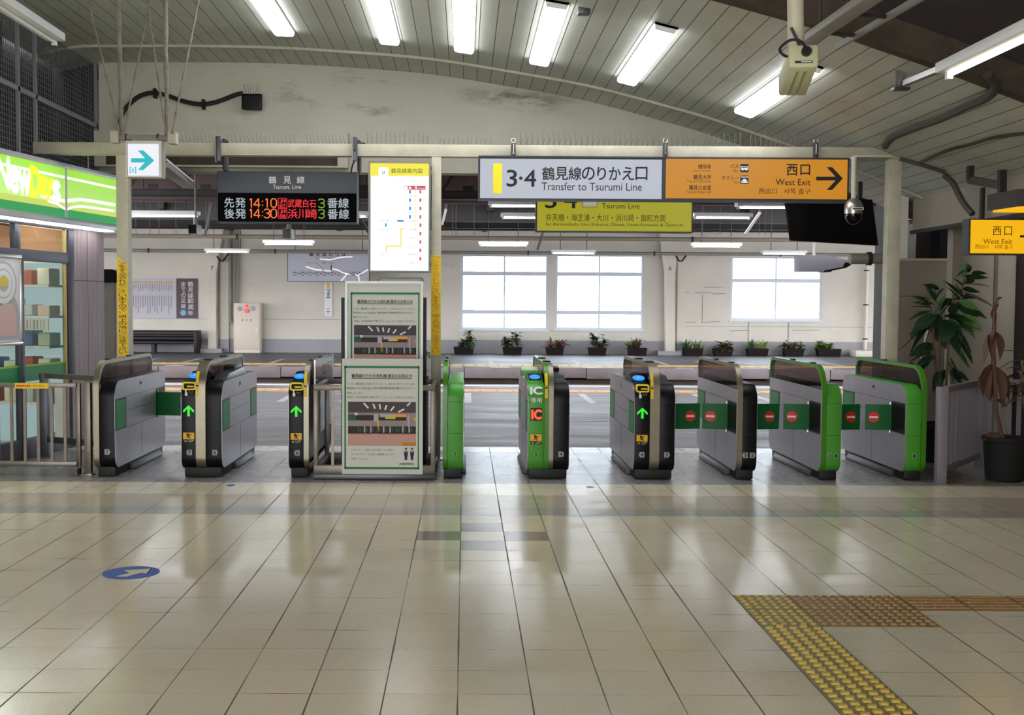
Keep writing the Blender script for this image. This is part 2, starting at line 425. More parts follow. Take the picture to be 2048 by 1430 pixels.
# vault profile, read along the line where the ceiling meets the gable wall
PX = [(205, 126.5), (290, 124.8), (444, 124.8), (581, 128), (697, 134.8), (856, 147.8), (1012, 172), (1169, 201), (1325, 242), (1395, 262), (1442, 278)]
prof = [(p.x, p.z) for p in (at(x, y, YW) for x, y in PX)]
prof = [(-4.75, prof[0][1]-0.10)]+prof+[(3.55, 1.6+1.775), (4.1, 1.6+1.575), (4.6, 1.6+1.385), (5.05, 1.6+1.20), (5.5, 1.6+1.0)]
def resample(P, n):
    P = [Vector((a, b)) for a, b in P]; L = [0]
    for a, b in zip(P, P[1:]): L.append(L[-1]+(b-a).length)
    out = []
    for k in range(n+1):
        s = L[-1]*k/n; i = max(j for j in range(len(L)) if L[j] <= s+1e-9); i = min(i, len(P)-2)
        t = (s-L[i])/(L[i+1]-L[i]); p0 = P[max(i-1, 0)]; p1 = P[i]; p2 = P[i+1]; p3 = P[min(i+2, len(P)-1)]
        q = 0.5*((2*p1)+(p2-p0)*t+(2*p0-5*p1+4*p2-p3)*t*t+(3*p1-p0-3*p2+p3)*t**3)
        out.append((q.x, q.y))
    return out
prof = resample(prof, 72)
def prof_z(x):
    for a, b in zip(prof, prof[1:]):
        if a[0] <= x <= b[0]: return a[1]+(b[1]-a[1])*(x-a[0])/(b[0]-a[0])
    return prof[-1][1] if x > 0 else prof[0][1]
def prof_n(x):
    d = 0.1; s = (prof_z(x+d)-prof_z(x-d))/(2*d); return Vector((s, 0, -1)).normalized()   # pointing down into the hall
YC = 8.55
def vault_mesh(y0, y1, dz, mname, name):
    n = len(prof); vs = []; fs = []
    for y in (y0, y1):
        for x, z in prof: vs.append((x, y, z+dz))
    for y in (y1, y0):
        for x, z in prof: vs.append((x, y, z+dz+0.12))
    for i in range(n-1):
        fs += [(i, i+1, n+i+1, n+i), (2*n+i, 2*n+i+1, 3*n+i+1, 3*n+i), (n+i, n+i+1, 2*n+i+1, 2*n+i), (3*n+i, 3*n+i+1, i+1, i)]
    me = bpy.data.meshes.new(name); me.from_pydata(vs, [], fs); me.materials.append(M[mname])
    L = [0]
    for a, b in zip(prof, prof[1:]): L.append(L[-1]+math.hypot(b[0]-a[0], b[1]-a[1]))
    ul = me.uv_layers.new(name='UVMap')
    for lp in me.loops:
        ul.data[lp.index].uv = (L[lp.vertex_index % n], me.vertices[lp.vertex_index].co.y)
    me.polygons.foreach_set('use_smooth', [True]*len(me.polygons)); me.set_sharp_from_angle(angle=0.6)
    o = bpy.data.objects.new(name, me); COL.objects.link(o); o['kind'] = 'structure'; return o
vault_mesh(YC, YW+0.3, 0, 'vault_boards', 'ceiling')
def rib(y0, y1, dz0, dz1, m, name):
    r = MB(); r.prism([(x, z+dz0) for x, z in prof]+[(x, z+dz1) for x, z in reversed(prof)], y0, y1, m, 'Y', caps=False)
    n = len(prof)
    for y in (y0, y1):
        vs = [(x, y, z+dz0) for x, z in prof]+[(x, y, z+dz1) for x, z in prof]
        r.add(vs, [(i, i+1, n+i+1, n+i) for i in range(n-1)], m)
    return struct(r, name)
rib(12.58, 12.63, -0.028, 0.03, 'cream_steel', 'trim_1')
rib(YC-0.12, YC, -0.03, 0.2, 'dark_brown', 'trim_2')
def wall_with_holes(mb, x0, x1, z0, z1, y0, y1, holes, m):
    xs = sorted({x0, x1, *[h[0] for h in holes], *[h[1] for h in holes]}); 
    for a, b in zip(xs, xs[1:]):
        cuts = sorted([(h[2], h[3]) for h in holes if h[0] <= a+1e-6 and h[1] >= b-1e-6]); z = z0
        for c0, c1 in cuts: mb.box(a, b, y0, y1, z, c0, m); z = c1
        mb.box(a, b, y0, y1, z, z1, m)
# higher dark roof over the near hall
d = MB(); d.box(-7, 8, -4, YC-0.1, 4.9, 5.05, 'dark_roof'); 
n = len(prof)
for y in (YC-0.02, YC+0.1):
    vs = [(x, y, z+0.11) for x, z in prof]+[(x, y, 4.95) for x, z in prof]
    d.add(vs, [(i, i+1, n+i+1, n+i) for i in range(n-1)], 'dark_roof')
d.box(prof[-1][0]-0.02, 8.5, YC-0.02, YC+0.1, 2.4, 4.95, 'dark_roof'); d.box(-7.5, prof[0][0]+0.02, YC-0.02, YC+0.1, 4.3, 4.95, 'dark_roof'); struct(d, 'ceiling_near', smooth=0)
d = MB(); d.box(-7.6, -7.5, -4, YG+3, 0, 5, 'side_panel_paint'); d.box(8.5, 8.6, -4, YW+2, 0, 5, 'side_panel_paint'); wall_with_holes(d, -7.6, 8.6, 0, 5, -4.1, -4, [(-7.3, -4.7, 0.3, 3.1), (-4.4, -1.8, 0.3, 3.1), (-1.5, 1.1, 0.3, 3.1)], 'side_panel_paint'); struct(d, 'wall_front', smooth=0)  # openings in the unseen front wall added to let in fill daylight
# gable wall with its hanging lower edge
g = MB()
zb = at(600, 341, YW).z
poly = [(x, z+0.02) for x, z in prof if -4.34 < x < 5.2]
n = len(poly)
for y in (YW, YW+0.25):
    vs = [(x, y, z) for x, z in poly]+[(x, y, min(zb, z-0.01)) for x, z in poly]
    g.add(vs, [(i, i+1, n+i+1, n+i) for i in range(n-1)], 'gable_plaster')
g.box(-4.34, 5.2, YW, YW+0.25, zb-0.02, zb, 'gable_plaster')
st = at(698, 268, YW)
g.box(-4.34, st.x, YW-0.14, YW+0.02, zb+0.02, st.z, 'gable_plaster')
g.box(-4.2, st.x-0.12, YW-0.145, YW-0.13, at(600, 334, YW).z, at(600, 316, YW).z, 'dark_brown')  # dark strip drawn on the ledge face in place of a dark gap
struct(g, 'wall_back', smooth=20)
mat('mesh_wire', '#77777c', 0.5, 0.2); mat('mesh_bar', '#8a8a90', 0.5, 0.2)
# left side: dark wall behind a wire-mesh screen
XL = -4.36
w = MB(); w.box(XL-0.6, XL-0.5, 4, YW+0.3, 2.4, 4.7, 'dark_steel'); w.box(XL-0.6, XL-0.02, YW-0.02, YW+0.1, 2.3, 4.6, 'dark_steel')
wl = struct(w, 'wall_left')
w = MB()
y = 7.2
while y < YW-0.03:
    w.box(XL-0.003, XL+0.003, y-0.002, y+0.002, 2.7, 4.42, 'mesh_wire'); y += 0.055
z = 2.75
while z < 4.4:
    w.box(XL-0.003, XL+0.003, 7.2, YW-0.03, z-0.002, z+0.002, 'mesh_wire'); z += 0.055
o = struct(w, 'wall_mesh_netting', wl)
w = MB()
for px in (32, 67): 
    p = ax(px, 150, XL); w.box(XL, XL+0.03, p.y-0.02, p.y+0.02, 2.6, 4.42, 'mesh_bar')
w.box(XL, XL+0.03, 7.2, YW-0.02, 3.62, 3.67, 'mesh_bar'); w.box(XL, XL+0.03, YW-0.06, YW-0.02, 2.6, 4.42, 'mesh_bar')
struct(w, 'wall_mesh_frame', wl)
# things lodged behind the netting: a cable tray and ducts
w = MB(); w.tube([(XL-0.3, 8, 3.1), (XL-0.3, 13.3, 3.2)], 0.07, 'dark_steel'); w.box(XL-0.45, XL-0.2, 11.0, 11.3, 2.8, 4.4, 'dark_steel'); struct(w, 'wall_left_ducts', wl)

# right side: cream frieze under the springing of the vault, pale panel walls below
XR = 5.06
w = MB()
w.box(XR, XR+0.1, 6, 12.84, 2.42, prof_z(XR)+0.05, 'side_panel_paint'); w.box(XR-0.03, XR, 6, 12.84, 2.40, 2.44, 'dark_steel')
w.box(XR+0.9, XR+1.0, 5, YW+3, 0, 4.0, 'dark_steel')
struct(w, 'wall_right')
YP = 12.75
w = MB(); zt = at(1850, 522, YP).z
x_ = at(1790, 600, YP).x; w.box(x_, at(1905, 600, YP).x, YP, YP+0.06, 0, zt, 'side_panel_paint'); w.box(x_, at(1905, 600, YP).x, YP-0.01, YP+0.07, zt, zt+0.03, 'cream_steel')
struct(w, 'wall_side_panel')
w = MB(); a0, a1 = at(1903, 600, 12.2), at(1928, 600, 12.2)
w.box(a0.x, a1.x, 12.2, 12.34, 0, at(1910, 425, 12.2).z, 'side_panel_paint')
x = a1.x; k = 0
while x < 7.6:
    w.box(x, x+0.17, 12.22+(0.035 if k % 2 else 0), 12.3, 0, 2.35, 'side_panel_paint'); x += 0.17 if k % 2 == 0 else 0.2; k += 1
struct(w, 'wall_corrugated')
w = MB(); w.bar((4.98, 12.88, 2.1), (8.7, 22.4, 2.1), 0.08, 4.25, 'far_wall_paint'); struct(w, 'wall_daylight_block', smooth=0)  # unseen wall added to keep platform daylight off the side passage
w = MB(); w.box(5.75, 8.5, 15.0, 15.1, 0, 4.2, 'pipe_grey'); q = pbox(1880, 445, 1935, 520, 14.0)
w.box(q[0], q[1]+0.4, 14.0, 14.3, q[2], q[3]+0.1, 'black'); q = pbox(1800, 380, 1832, 440, 14.2)
w.box(q[0], q[1], 14.2, 14.5, q[2], q[3], 'side_panel_paint'); q = pbox(1838, 388, 1864, 445, 14.0)
w.box(q[0], q[1], 14.0, 14.3, q[2], q[3], 'side_panel_paint')
struct(w, 'wall_beyond_gates')

# free-standing gate frame: three posts and a cross beam
def px_x(px, Y): return at(px, 600, Y).x
zb0, zb1 = at(941, 313.5, YF).z, at(941, 291, YF).z
w = MB(); w.box(XL+0.03, at(1800, 300, YF).x, YF-0.06, YF+0.06, zb0, zb1, 'cream_steel')
w.box(XL+0.03, at(1800, 300, YF).x, YF-0.065, YF+0.065, zb0-0.008, zb0, 'cream_steel')
beam = struct(w, 'beam_1', bevel=0.004)
POST = {}
for i, (pa, pb) in enumerate(((234, 258), (862, 881.5), (1772, 1798)), 1):
    xa, xb = px_x(pa, YF-0.06), px_x(pb, YF-0.06)
    w = MB(); w.box(xa, xb, YF-0.06, YF+0.06, 0, zb0, 'cream_steel'); w.box(xa-0.03, xb+0.03, YF-0.09, YF+0.09, 0, 0.012, 'steel')
    struct(w, 'column_%d' % i, bevel=0.005); POST[i] = (xa, xb)

# ------------------------------------------------------------------ platforms, tracks, far building
NE, FE, FW = 21.9, 27.75, 35.5
w = MB(); w.box(-24, 24, 12.5, NE, -0.3, 0, 'near_asphalt'); struct(w, 'floor_near_platform', smooth=0)
w = MB(); w.box(-24, 24, FE+0.35, FW+0.3, -0.3, 0, 'far_asphalt'); struct(w, 'floor_far_platform', smooth=0)
w = MB()
for k in range(32):   # precast edge stones with a ragged lower lip
    x = -24+1.5*k; dz = random.uniform(-0.03, 0.03)
    w.box(x+0.006, x+1.494, FE, FE+0.36, -0.27+dz, -0.001, 'edge_concrete')
struct(w, 'platform_edge_kerb', bevel=0.02)
w = MB()
for k in range(32):
    x = -24+1.5*k; w.box(x+0.006, x+1.494, NE, NE+0.3, -0.22, 0.0, 'edge_concrete')
struct(w, 'platform_near_kerb', bevel=0.01)
w = MB(); w.box(-24, 24, FE+0.35, FE+0.5, -1.3, -0.25, 'old_concrete'); w.box(-24, 24, NE-0.2, NE, -1.3, -0.2, 'old_concrete')
w.box(-24, 24, NE-0.2, FE+0.5, -1.45, -1.3, 'dark_brown'); struct(w, 'ground_track_bed', smooth=0)
# painted lines
mat('line_white', '#b5b2b7', 0.6, var=0.25, vscale=7); mat('line_yellow', '#d7b35e', 0.6, var=0.3, vscale=9)
mat('line_orange', '#c98f4e', 0.6, var=0.3, vscale=9)
w = MB()
w.box(-24, 24, NE-0.30, NE-0.02, 0.0005, 0.003, 'line_white')
for a, b in ((20.75, 20.81), (20.15, 20.21)): w.box(-24, 24, a, b, 0.0005, 0.003, 'line_yellow')
x = -24.0
while x < 24:     # warning blocks between the two yellow lines
    w.box(x, x+0.28, 20.24, 20.7, 0.0005, 0.006, 'line_orange'); x += 0.30
x = -23.0
while x < 24:
    w.box(x, x+0.12, 18.0, 19.95, 0.0005, 0.003, 'line_white'); x += 1.0
w.box(-24, 24, 15.30, 15.36, 0.0005, 0.003, 'line_white')
struct(w, 'platform_markings', smooth=0)
w = MB()
for a, b in ((28.55, 28.63), (29.3, 29.38)): w.box(-24, 24, a, b, 0.0005, 0.003, 'line_orange')
x = -24.0
while x < 24: w.box(x, x+0.26, 28.68, 29.25, 0.0005, 0.006, 'line_yellow'); x += 0.3
x = -23.5
while x < 24: w.box(x, x+0.12, 29.6, 31.6, 0.0005, 0.003, 'line_white'); w.box(x, x+0.45, 27.95, 28.2, 0.0005, 0.003, 'line_white'); x += 1.15
struct(w, 'platform_far_markings', smooth=0)
# rails on the track bed
w = MB()
for yy in (23.6, 24.67, 25.6, 26.67): w.box(-24, 24, yy-0.035, yy+0.035, -1.3, -1.15, 'old_concrete')
struct(w, 'ground_rails')

# far wall with three windows
WIN = [(921, 509, 1097, 659), (1110, 509, 1288, 659), (1460, 513, 1645, 640)]
rects = [pbox(*q, FW) for q in WIN]
zw1 = 4.3; zbase = at(941, 681, FW).z
w = MB(); wall_with_holes(w, -24, 24, zbase, zw1, FW, FW+0.25, rects, 'far_wall_paint')
w.box(-24, 24, FW-0.01, FW+0.25, 0, zbase, 'far_wall_base'); w.box(-24, 24, FW-0.015, FW, zbase-0.01, zbase+0.015, 'far_wall_base')
zr = at(600, 639, FW).z
w.box(-24, at(720, 600, FW).x, FW-0.012, FW, zr-0.008, zr+0.008, 'far_wall_base'); w.box(at(1330, 600, FW).x, 24, FW-0.012, FW, zr-0.15, zr-0.135, 'far_wall_base')
for px in (1497, 1577, 1730): q = at(px, 660, FW); w.box(q.x-0.015, q.x+0.015, FW-0.012, FW, 0, zr, 'far_wall_base')
struct(w, 'wall_far', smooth=0)
mat('alu_frame', '#d6dbe2', 0.5)
for i, (r, q) in enumerate(zip(rects, WIN), 1):
    root = bpy.data.objects.new('window_%d' % i, None); COL.objects.link(root); root['kind'] = 'structure'
    root.location = ((r[0]+r[1])/2, FW, r[2])
    f = MB(); t = 0.07; y0, y1 = FW+0.02, FW+0.14
    f.box(r[0], r[1], y0, y1, r[3]-t, r[3], 'alu_frame'); f.box(r[0], r[1], y0, y1, r[2], r[2]+t, 'alu_frame')
    f.box(r[0], r[0]+t, y0, y1, r[2]+t, r[3]-t, 'alu_frame'); f.box(r[1]-t, r[1], y0, y1, r[2]+t, r[3]-t, 'alu_frame')
    for yy in ((547, 624) if i < 3 else (558,)):
        z = at(1000, yy, FW).z; f.box(r[0]+t, r[1]-t, y0+0.008, y1-0.008, z-0.06, z+0.06, 'alu_frame')
    xm = (r[0]+r[1])/2; f.box(xm-0.022, xm+0.022, y0+0.02, y1-0.02, r[2]+t, r[3]-t, 'alu_frame')
    f.box(r[0]-0.05, r[1]+0.05, FW-0.06, FW+0.02, r[2]-0.05, r[2], 'alu_frame')
    o = f.build('window_frame', root); o['kind'] = 'structure'
    p = MB(); p.box(r[0]+t, r[1]-t, FW+0.07, FW+0.076, r[2]+t, r[3]-t, 'window_glass')
    o = p.build('glass_pane', root); o['kind'] = 'structure'
w = MB()  # thin dark strokes for the panel outlines on the far wall
def mark(pts, wd=0.012):
    P = [at(x, y, FW) for x, y in pts]
    for a, b in zip(P, P[1:]): w.bar((a.x, FW-0.003, a.z), (b.x, FW-0.003, b.z), wd, 0.004, 'dark_brown', up=(0, 1, 0))
for pts in ([(1358, 586), (1380, 585)], [(1390, 586), (1424, 585.5)], [(1364, 588), (1365, 645)], [(1405, 590), (1404, 643)], [(1424, 588), (1450, 587)], [(1362, 645), (1392, 644)], [(1402, 645), (1440, 643)], [(1408, 575), (1448, 574)], [(1342, 661), (1362, 660)], [(1460, 662), (1500, 661)], [(1585, 661), (1640, 660)], [(1362, 684), (1380, 683)]): mark(pts)
struct(w, 'wall_far_outlines', smooth=0)
# what the windows give on: bright ground, a post and a far roof line, all bleached by the daylight
mat('outdoor_pale', '#d8dde6', 0.8); mat('outdoor_blue', '#9fb4cc', 0.8)
w = MB(); w.box(-60, 60, 36.5, 120, -0.5, -0.3, 'outdoor_pale'); struct(w, 'ground_outside', smooth=0)
def outdoor(px0, py0, px1, py1, Y, name, m, label, cat):
    q = pbox(px0, py0, px1, py1, Y); w = MB(); w.box(q[0], q[1], Y, Y+1.0, q[2], q[3], m)
    return w, q
w = MB(); q = pbox(921, 505, 948, 665, 38); w.box(q[0], q[1], 38, 38.6, -0.3, q[3]+0.5, 'outdoor_blue')
tag(w.build('outside_pillar'), 'pale blue pillar standing outside behind the first window pane', 'pillar')
w = MB(); q = pbox(1170, 555, 1177, 622, 45); w.tube([((q[0]+q[1])/2, 45, -0.3), ((q[0]+q[1])/2, 45, q[3])], 0.08, 'outdoor_pale')
c = (q[0]+q[1])/2; w.prism([(c-0.45, q[3]-0.1), (c+0.45, q[3]-0.1), (c+0.1, q[3]+0.12), (c-0.1, q[3]+0.12)], 44.8, 45.2, 'outdoor_pale', 'Y')
tag(w.build('lamp_post'), 'bleached lamp post outside seen through the middle window', 'lamp post')

# pilasters and riveted columns on the far wall
for i, (xa, xb, xt0, xt1, num) in enumerate(((416, 432, 410, 436, '7'), (1331, 1350, 1326, 1354, '6')), 4):
    Yc = FW-0.35; w = MB()
    p = lambda x, y: at(x, y, Yc)
    body = [(p(xa, 708).x, 0), (p(xb+1, 708).x, 0), (p(xb, 640).x, p(xb, 640).z), (p(xb, 545).x, p(xb, 545).z), (p(xt1+2, 510).x, p(xt1, 510).z), (p(xt1+14, 440).x, 4.2), (p(xt0-8, 440).x, 4.2), (p(xt0, 510).x, p(xt0, 510).z), (p(xa, 545).x, p(xa, 545).z)]
    w.prism(body, Yc, Yc+0.3, 'far_wall_paint', 'Y')
    w.box(body[0][0]-0.25, body[1][0]+0.18, Yc-0.12, Yc+0.34, 0, 0.13, 'far_wall_base')
    w.box(body[1][0]+0.08, body[1][0]+0.33, FW-0.12, FW+0.02, 0, 4.2, 'far_wall_paint'); w.box(body[1][0]+0.07, body[1][0]+0.34, FW-0.13, FW+0.02, 0, zbase, 'far_wall_base')
    col = struct(w, 'column_%d' % i)
    w = MB()
    for k in range(4):
        for sx in (0.25, 0.75):
            z = p(xa, 545).z-0.1-0.16*k; x = body[0][0]+(body[1][0]-body[0][0])*sx
            w.lathe([(0.012, 0), (0.012, 0.001)], (0, 0, 0), 'far_wall_base', 8); T = w.v[-16:]
            w.v[-16:] = [(x+a, Yc-0.006-b*8, z+c) for (a, c, b) in T]
    o = w.build('rivet_studs', col); o['kind'] = 'structure'
    w = MB(); xm = (body[0][0]+body[1][0])/2; ptxt(w, num, (xa+xb)/2-3, 532, (xa+xb)/2+3, 541, Yc, 'ink'); o = w.build('column_number', col); o['kind'] = 'structure'
    # bracket loops beside the column head
    w = MB(); q = [at(xb+2, 512, Yc), at(xb+8, 522, Yc), at(xb+14, 522, Yc), at(xb+26, 506, Yc)]
    w.tube(q, 0.03, 'dark_steel', 6); o = w.build('bracket_arm', col); o['kind'] = 'structure'

# roof over the platforms: deck with an open strip added above the tracks for daylight, girders, purlins and conduits
w = MB()
w.box(-24, 24, 13.8, 22.6, 4.25, 4.4, 'roof_deck'); w.box(-24, 24, 25.6, FW+0.4, 4.25, 4.4, 'roof_deck'); struct(w, 'roof_platform', smooth=0)
w = MB()
def ibeam(mb, Y, z0, z1, m, fw=0.16):
    mb.box(-24, 24, Y-0.01, Y+0.01, z0, z1, m); mb.box(-24, 24, Y-fw/2, Y+fw/2, z0, z0+0.02, m); mb.box(-24, 24, Y-fw/2, Y+fw/2, z1-0.02, z1, m)
mat('deck_board', '#6e5a56', 0.8, var=0.3, vscale=2)
for i, (Y, z0, z1, m) in enumerate(((15.6, 3.62, 3.85, 'dark_steel'), (18.2, 3.24, 3.38, 'dark_steel'), (20.6, 3.38, 4.3, 'deck_board'), (27.6, 3.55, 4.2, 'dark_steel'), (31.0, 3.62, 4.05, 'dark_steel'), (33.6, 3.72, 4.1, 'dark_brown')), 2):
    w = MB(); ibeam(w, Y, z0, z1, m); struct(w, 'beam_%d' % i)
i = 8
for X in (-7.3, -3.9, 0.6, 3.8, 6.9):
    w = MB(); w.box(X-0.06, X+0.06, 13.8, 21.0, 3.72, 3.98, 'dark_steel'); w.box(X-0.08, X+0.08, 27.3, FW, 3.8, 4.1, 'dark_steel')
    w.bar((X, 18.2, 3.36), (X, 20.55, 4.2), 0.06, 0.06, 'dark_steel'); w.bar((X+0.02, 27.6, 3.6), (X+0.02, 31, 4.1), 0.06, 0.06, 'dark_steel')
    struct(w, 'beam_%d' % i); i += 1
w = MB(); x = -13.0; Yl = 19.6
while x < 13:
    w.bar((x, Yl, 3.5), (x+0.45, Yl, 4.22), 0.04, 0.05, 'dark_steel'); w.bar((x+0.9, Yl, 3.5), (x+0.45, Yl+0.03, 4.22), 0.04, 0.05, 'dark_steel'); w.box(x+0.36, x+0.54, Yl-0.04, Yl-0.03, 3.46, 3.6, 'dark_steel'); x += 0.9
w.box(-13, 13, Yl-0.03, Yl+0.03, 3.45, 3.52, 'dark_steel'); struct(w, 'beam_truss')
w = MB(); x = -13.0; Yl = 29.2
while x < 13:
    w.bar((x, Yl, 3.72), (x+0.5, Yl, 4.2), 0.05, 0.05, 'dark_steel'); w.bar((x+1.0, Yl, 3.72), (x+0.5, Yl+0.03, 4.2), 0.05, 0.05, 'dark_steel'); x += 1.0
w.box(-13, 13, Yl-0.04, Yl+0.04, 3.66, 3.73, 'dark_steel'); struct(w, 'beam_far_truss')
w = MB()
for px in (272, 300, 318, 352, 412, 418, 905, 912, 948, 1405, 1440, 1518, 1530, 1543):
    q = at(px, 470, 26.0); w.tube([(q.x, 26.0, q.z), (q.x, 26.0, 4.25)], 0.006, 'dark_steel', 5)
struct(w, 'roof_hanging_wires')
# lattice bracing seen between the signs
for k, (xa, ya, xb, yb, Y) in enumerate(((1490, 469, 1520, 425, 24.0), (384+500, 450, 892, 418, 24.0), (1075, 500, 1090, 450, 27.4), (410, 470, 425, 400, 26.5), (700, 400, 740, 470, 22.5))):
    w = MB(); w.bar(at(xa, ya, Y), at(xb, yb, Y), 0.09, 0.05, 'pipe_grey' if k < 2 else 'dark_steel'); w.bar(at(xb, yb, Y), at(xb, yb, Y)+Vector((0, 0, 0.9)), 0.05, 0.05, 'dark_steel')
    struct(w, 'beam_brace_%d' % (k+1))
# ------------------------------------------------------------------ ticket gates
glow('arrow_green', '#1fe21f', 1.1); glow('reader_blue', '#2f9cf5', 1.0); glow('led_orange', '#ff4a1c', 1.6)
GY0, GY1 = 10.2, 11.93          # front and rear of every gate body
ZB, ZT, ZF = 0.075, 0.873, 1.05 # underside, deck height, fin height
def body_profile(inset=0.0):
    return rrect(GY0+inset, GY1-inset, ZB+inset, ZT-inset, 0.1, 7, (0.11-inset, 0.11-inset, 0.09-inset*0.5, 0.15-inset*0.5))
def fin_profile(inset=0.0, z0=ZB):
    y0, y1 = GY0-0.012+inset, GY1+0.03-inset
    r = 0.11-inset if z0 == ZB else 0.002
    return rrect(y0, y1, z0+(inset if z0 == ZB else 0), ZF-inset, 0.1, 9, (r, r, 0.11-inset*0.5, 0.24-inset*0.6))
def front_put(Y): return lambda u, w: Vector((u, Y, w))
def side_put(X, s): return lambda u, w: Vector((X, u, w))
def number_badge(root, x, num, direction, green):
    w = MB(); z0, z1 = 0.207, 0.257; h = 0.023; Y = GY0
    if green: pts = disc(x, 0.232, 0.022)
    elif direction < 0: pts = [(x+h, z0), (x+h, z1), (x-h+0.006, z1), (x-h-0.006, (z0+z1)/2), (x-h+0.006, z0)]
    else: pts = [(x-h, z0), (x-h, z1), (x+h-0.006, z1), (x+h+0.006, (z0+z1)/2), (x+h-0.006, z0)]
    if green and num in '12': pts = rrect(x-0.016, x+0.016, z0, z1, 0.003)
    w.prism(pts, Y-0.0015, Y+0.002, 'grey_plate' if not green else 'gate_badge', 'Y')
    nw = 0.0055 if num == '1' else 0.011; txt(w, num, (x-nw, x+nw, 0.217, 0.248), front_put(Y-0.0022), 'ink', 0.02)
    return w.build('number_badge', root, smooth=0)
mat('gate_badge', '#86a27a', 0.6)
def running_sticker(root, xc):
    w = MB(); Y = GY0; x0, x1 = xc-0.05, xc+0.05
    w.box(x0, x1, Y-0.0015, Y+0.001, 0.352, 0.412, 'warn_yellow'); w.box(x0, x1, Y-0.0014, Y+0.001, 0.322, 0.352, 'black')
    def st(pts, wd):
        for a, b in zip(pts, pts[1:]): w.bar((xc+a[0], Y-0.002, a[1]), (xc+b[0], Y-0.002, b[1]), wd, 0.001, 'ink', up=(0, 1, 0))
    w.prism(disc(xc-0.012, 0.400, 0.008, 12), Y-0.0025, Y-0.0015, 'ink', 'Y')
    st([(-0.010, 0.396), (0.004, 0.378)], 0.014); st([(-0.004, 0.393), (0.014, 0.397), (0.026, 0.390)], 0.006); st([(-0.008, 0.393), (-0.018, 0.384), (-0.012, 0.376)], 0.006)
    st([(0.004, 0.378), (-0.006, 0.368), (-0.02, 0.366)], 0.007); st([(0.004, 0.378), (0.012, 0.366), (0.006, 0.356)], 0.007)
    w.prism([(x0+0.01, 0.328), (x0+0.032, 0.328), (x0+0.021, 0.347)], Y-0.002, Y-0.001, 'warn_yellow', 'Y')
    txt(w, 'ご注意', (x0+0.038, x1-0.006, 0.335, 0.348), front_put(Y-0.002), 'white'); w.box(x0+0.044, x1-0.02, Y-0.002, Y-0.001, 0.326, 0.330, 'grey_plate')
    o = w.build('caution_sticker', root, smooth=0); o['label'] = 'yellow running figure caution sticker'; return o
def ticket_head(root, x0, x1):
    """entry head with lit arrow, ticket slot and blue card reader"""
    xc = (x0+x1)/2; Y = GY0; hw = (x1-x0)/2
    w = MB(); z0, z1 = 0.56, 0.66
    w.prism([(xc-0.011, z0), (xc+0.011, z0), (xc+0.011, 0.628), (xc+0.040, 0.597), (xc+0.048, 0.597), (xc+0.048, 0.615), (xc, z1), (xc-0.048, 0.615), (xc-0.048, 0.597), (xc-0.040, 0.597), (xc-0.011, 0.628)], Y-0.002, Y+0.001, 'arrow_green', 'Y')
    w.build('arrow_display', root, smooth=0)
    w = MB(); lug = rrect(xc-0.058, xc+0.063, 0.797, 0.868, 0.018, 4)
    inn = rrect(xc-0.045, xc+0.05, 0.809, 0.856, 0.012, 4)
    n = len(lug); yf = lambda z: Y-0.006+max(0, z-0.77)*0.24
    vs = [(x, yf(z), z) for x, z in lug]+[(x, yf(z), z) for x, z in inn]+[(x, yf(z)+0.035, z) for x, z in lug]+[(x, yf(z)+0.035, z) for x, z in inn]
    fs = [(i, (i+1) % n, n+(i+1) % n, n+i) for i in range(n)]+[(i, 2*n+i, 2*n+(i+1) % n, (i+1) % n) for i in range(n)]+[(n+i, n+(i+1) % n, 3*n+(i+1) % n, 3*n+i) for i in range(n)]
    w.add(vs, fs, 'bright_yellow'); w.add([(x, yf(z)+0.022, z) for x, z in inn], [tuple(range(n))], 'black')
    w.box(xc-0.014, xc+0.045, Y+0.002, Y+0.012, 0.822, 0.836, 'tape_yellow'); w.build('ticket_slot', root)
    w = MB()   # pictogram of a hand with a ticket, and the word
    w.box(xc-0.030, xc-0.016, Y-0.002, Y, 0.778, 0.798, 'white'); w.prism(rrect(xc-0.032, xc-0.008, 0.744, 0.779, 0.010), Y-0.002, Y, 'white', 'Y')
    txt(w, 'きっぷ', (xc+0.004, xc+0.042, 0.775, 0.787), front_put(Y-0.002), 'white'); txt(w, 'Ticket', (xc+0.01, xc+0.036, 0.764, 0.771), front_put(Y-0.002), 'grey_plate')
    w.build('ticket_pictogram', root, smooth=0)
    w = MB(); a = Vector((xc, GY0+0.15, ZT-0.004)); b = Vector((xc, GY0+0.40, ZT+0.075))
    w.prism([(GY0+0.14, ZT-0.02), (GY0+0.40, ZT+0.07), (GY0+0.62, ZT+0.07), (GY0+0.75, ZT-0.02)], x0+0.008, x1-0.004, 'black', 'X'); w.build('reader_housing', root, bevel=0.006)
    w = MB(); dirv = (b-a).normalized(); nrm = Vector((0, -dirv.z, dirv.y)); c = a+(b-a)*0.42+nrm*0.014
    for rr, mm, off in ((0.056, 'reader_blue', 0.0), (0.02, 'led_soft_blue', 0.001)):
        P = [c+Vector((rr*math.cos(t), 0, 0))+dirv*(rr*1.05*math.sin(t))+nrm*off for t in [2*math.pi*k/28 for k in range(28)]]
        Q = [p-nrm*0.008 for p in P]
        w.add(P+Q, [tuple(range(28)), tuple(range(55, 27, -1))]+[(i, (i+1) % 28, 28+(i+1) % 28, 28+i) for i in range(28)], mm)
    o = w.build('card_reader', root); o['label'] = 'glowing blue card touch disc'
glow('led_soft_blue', '#63b8ff', 1.0)
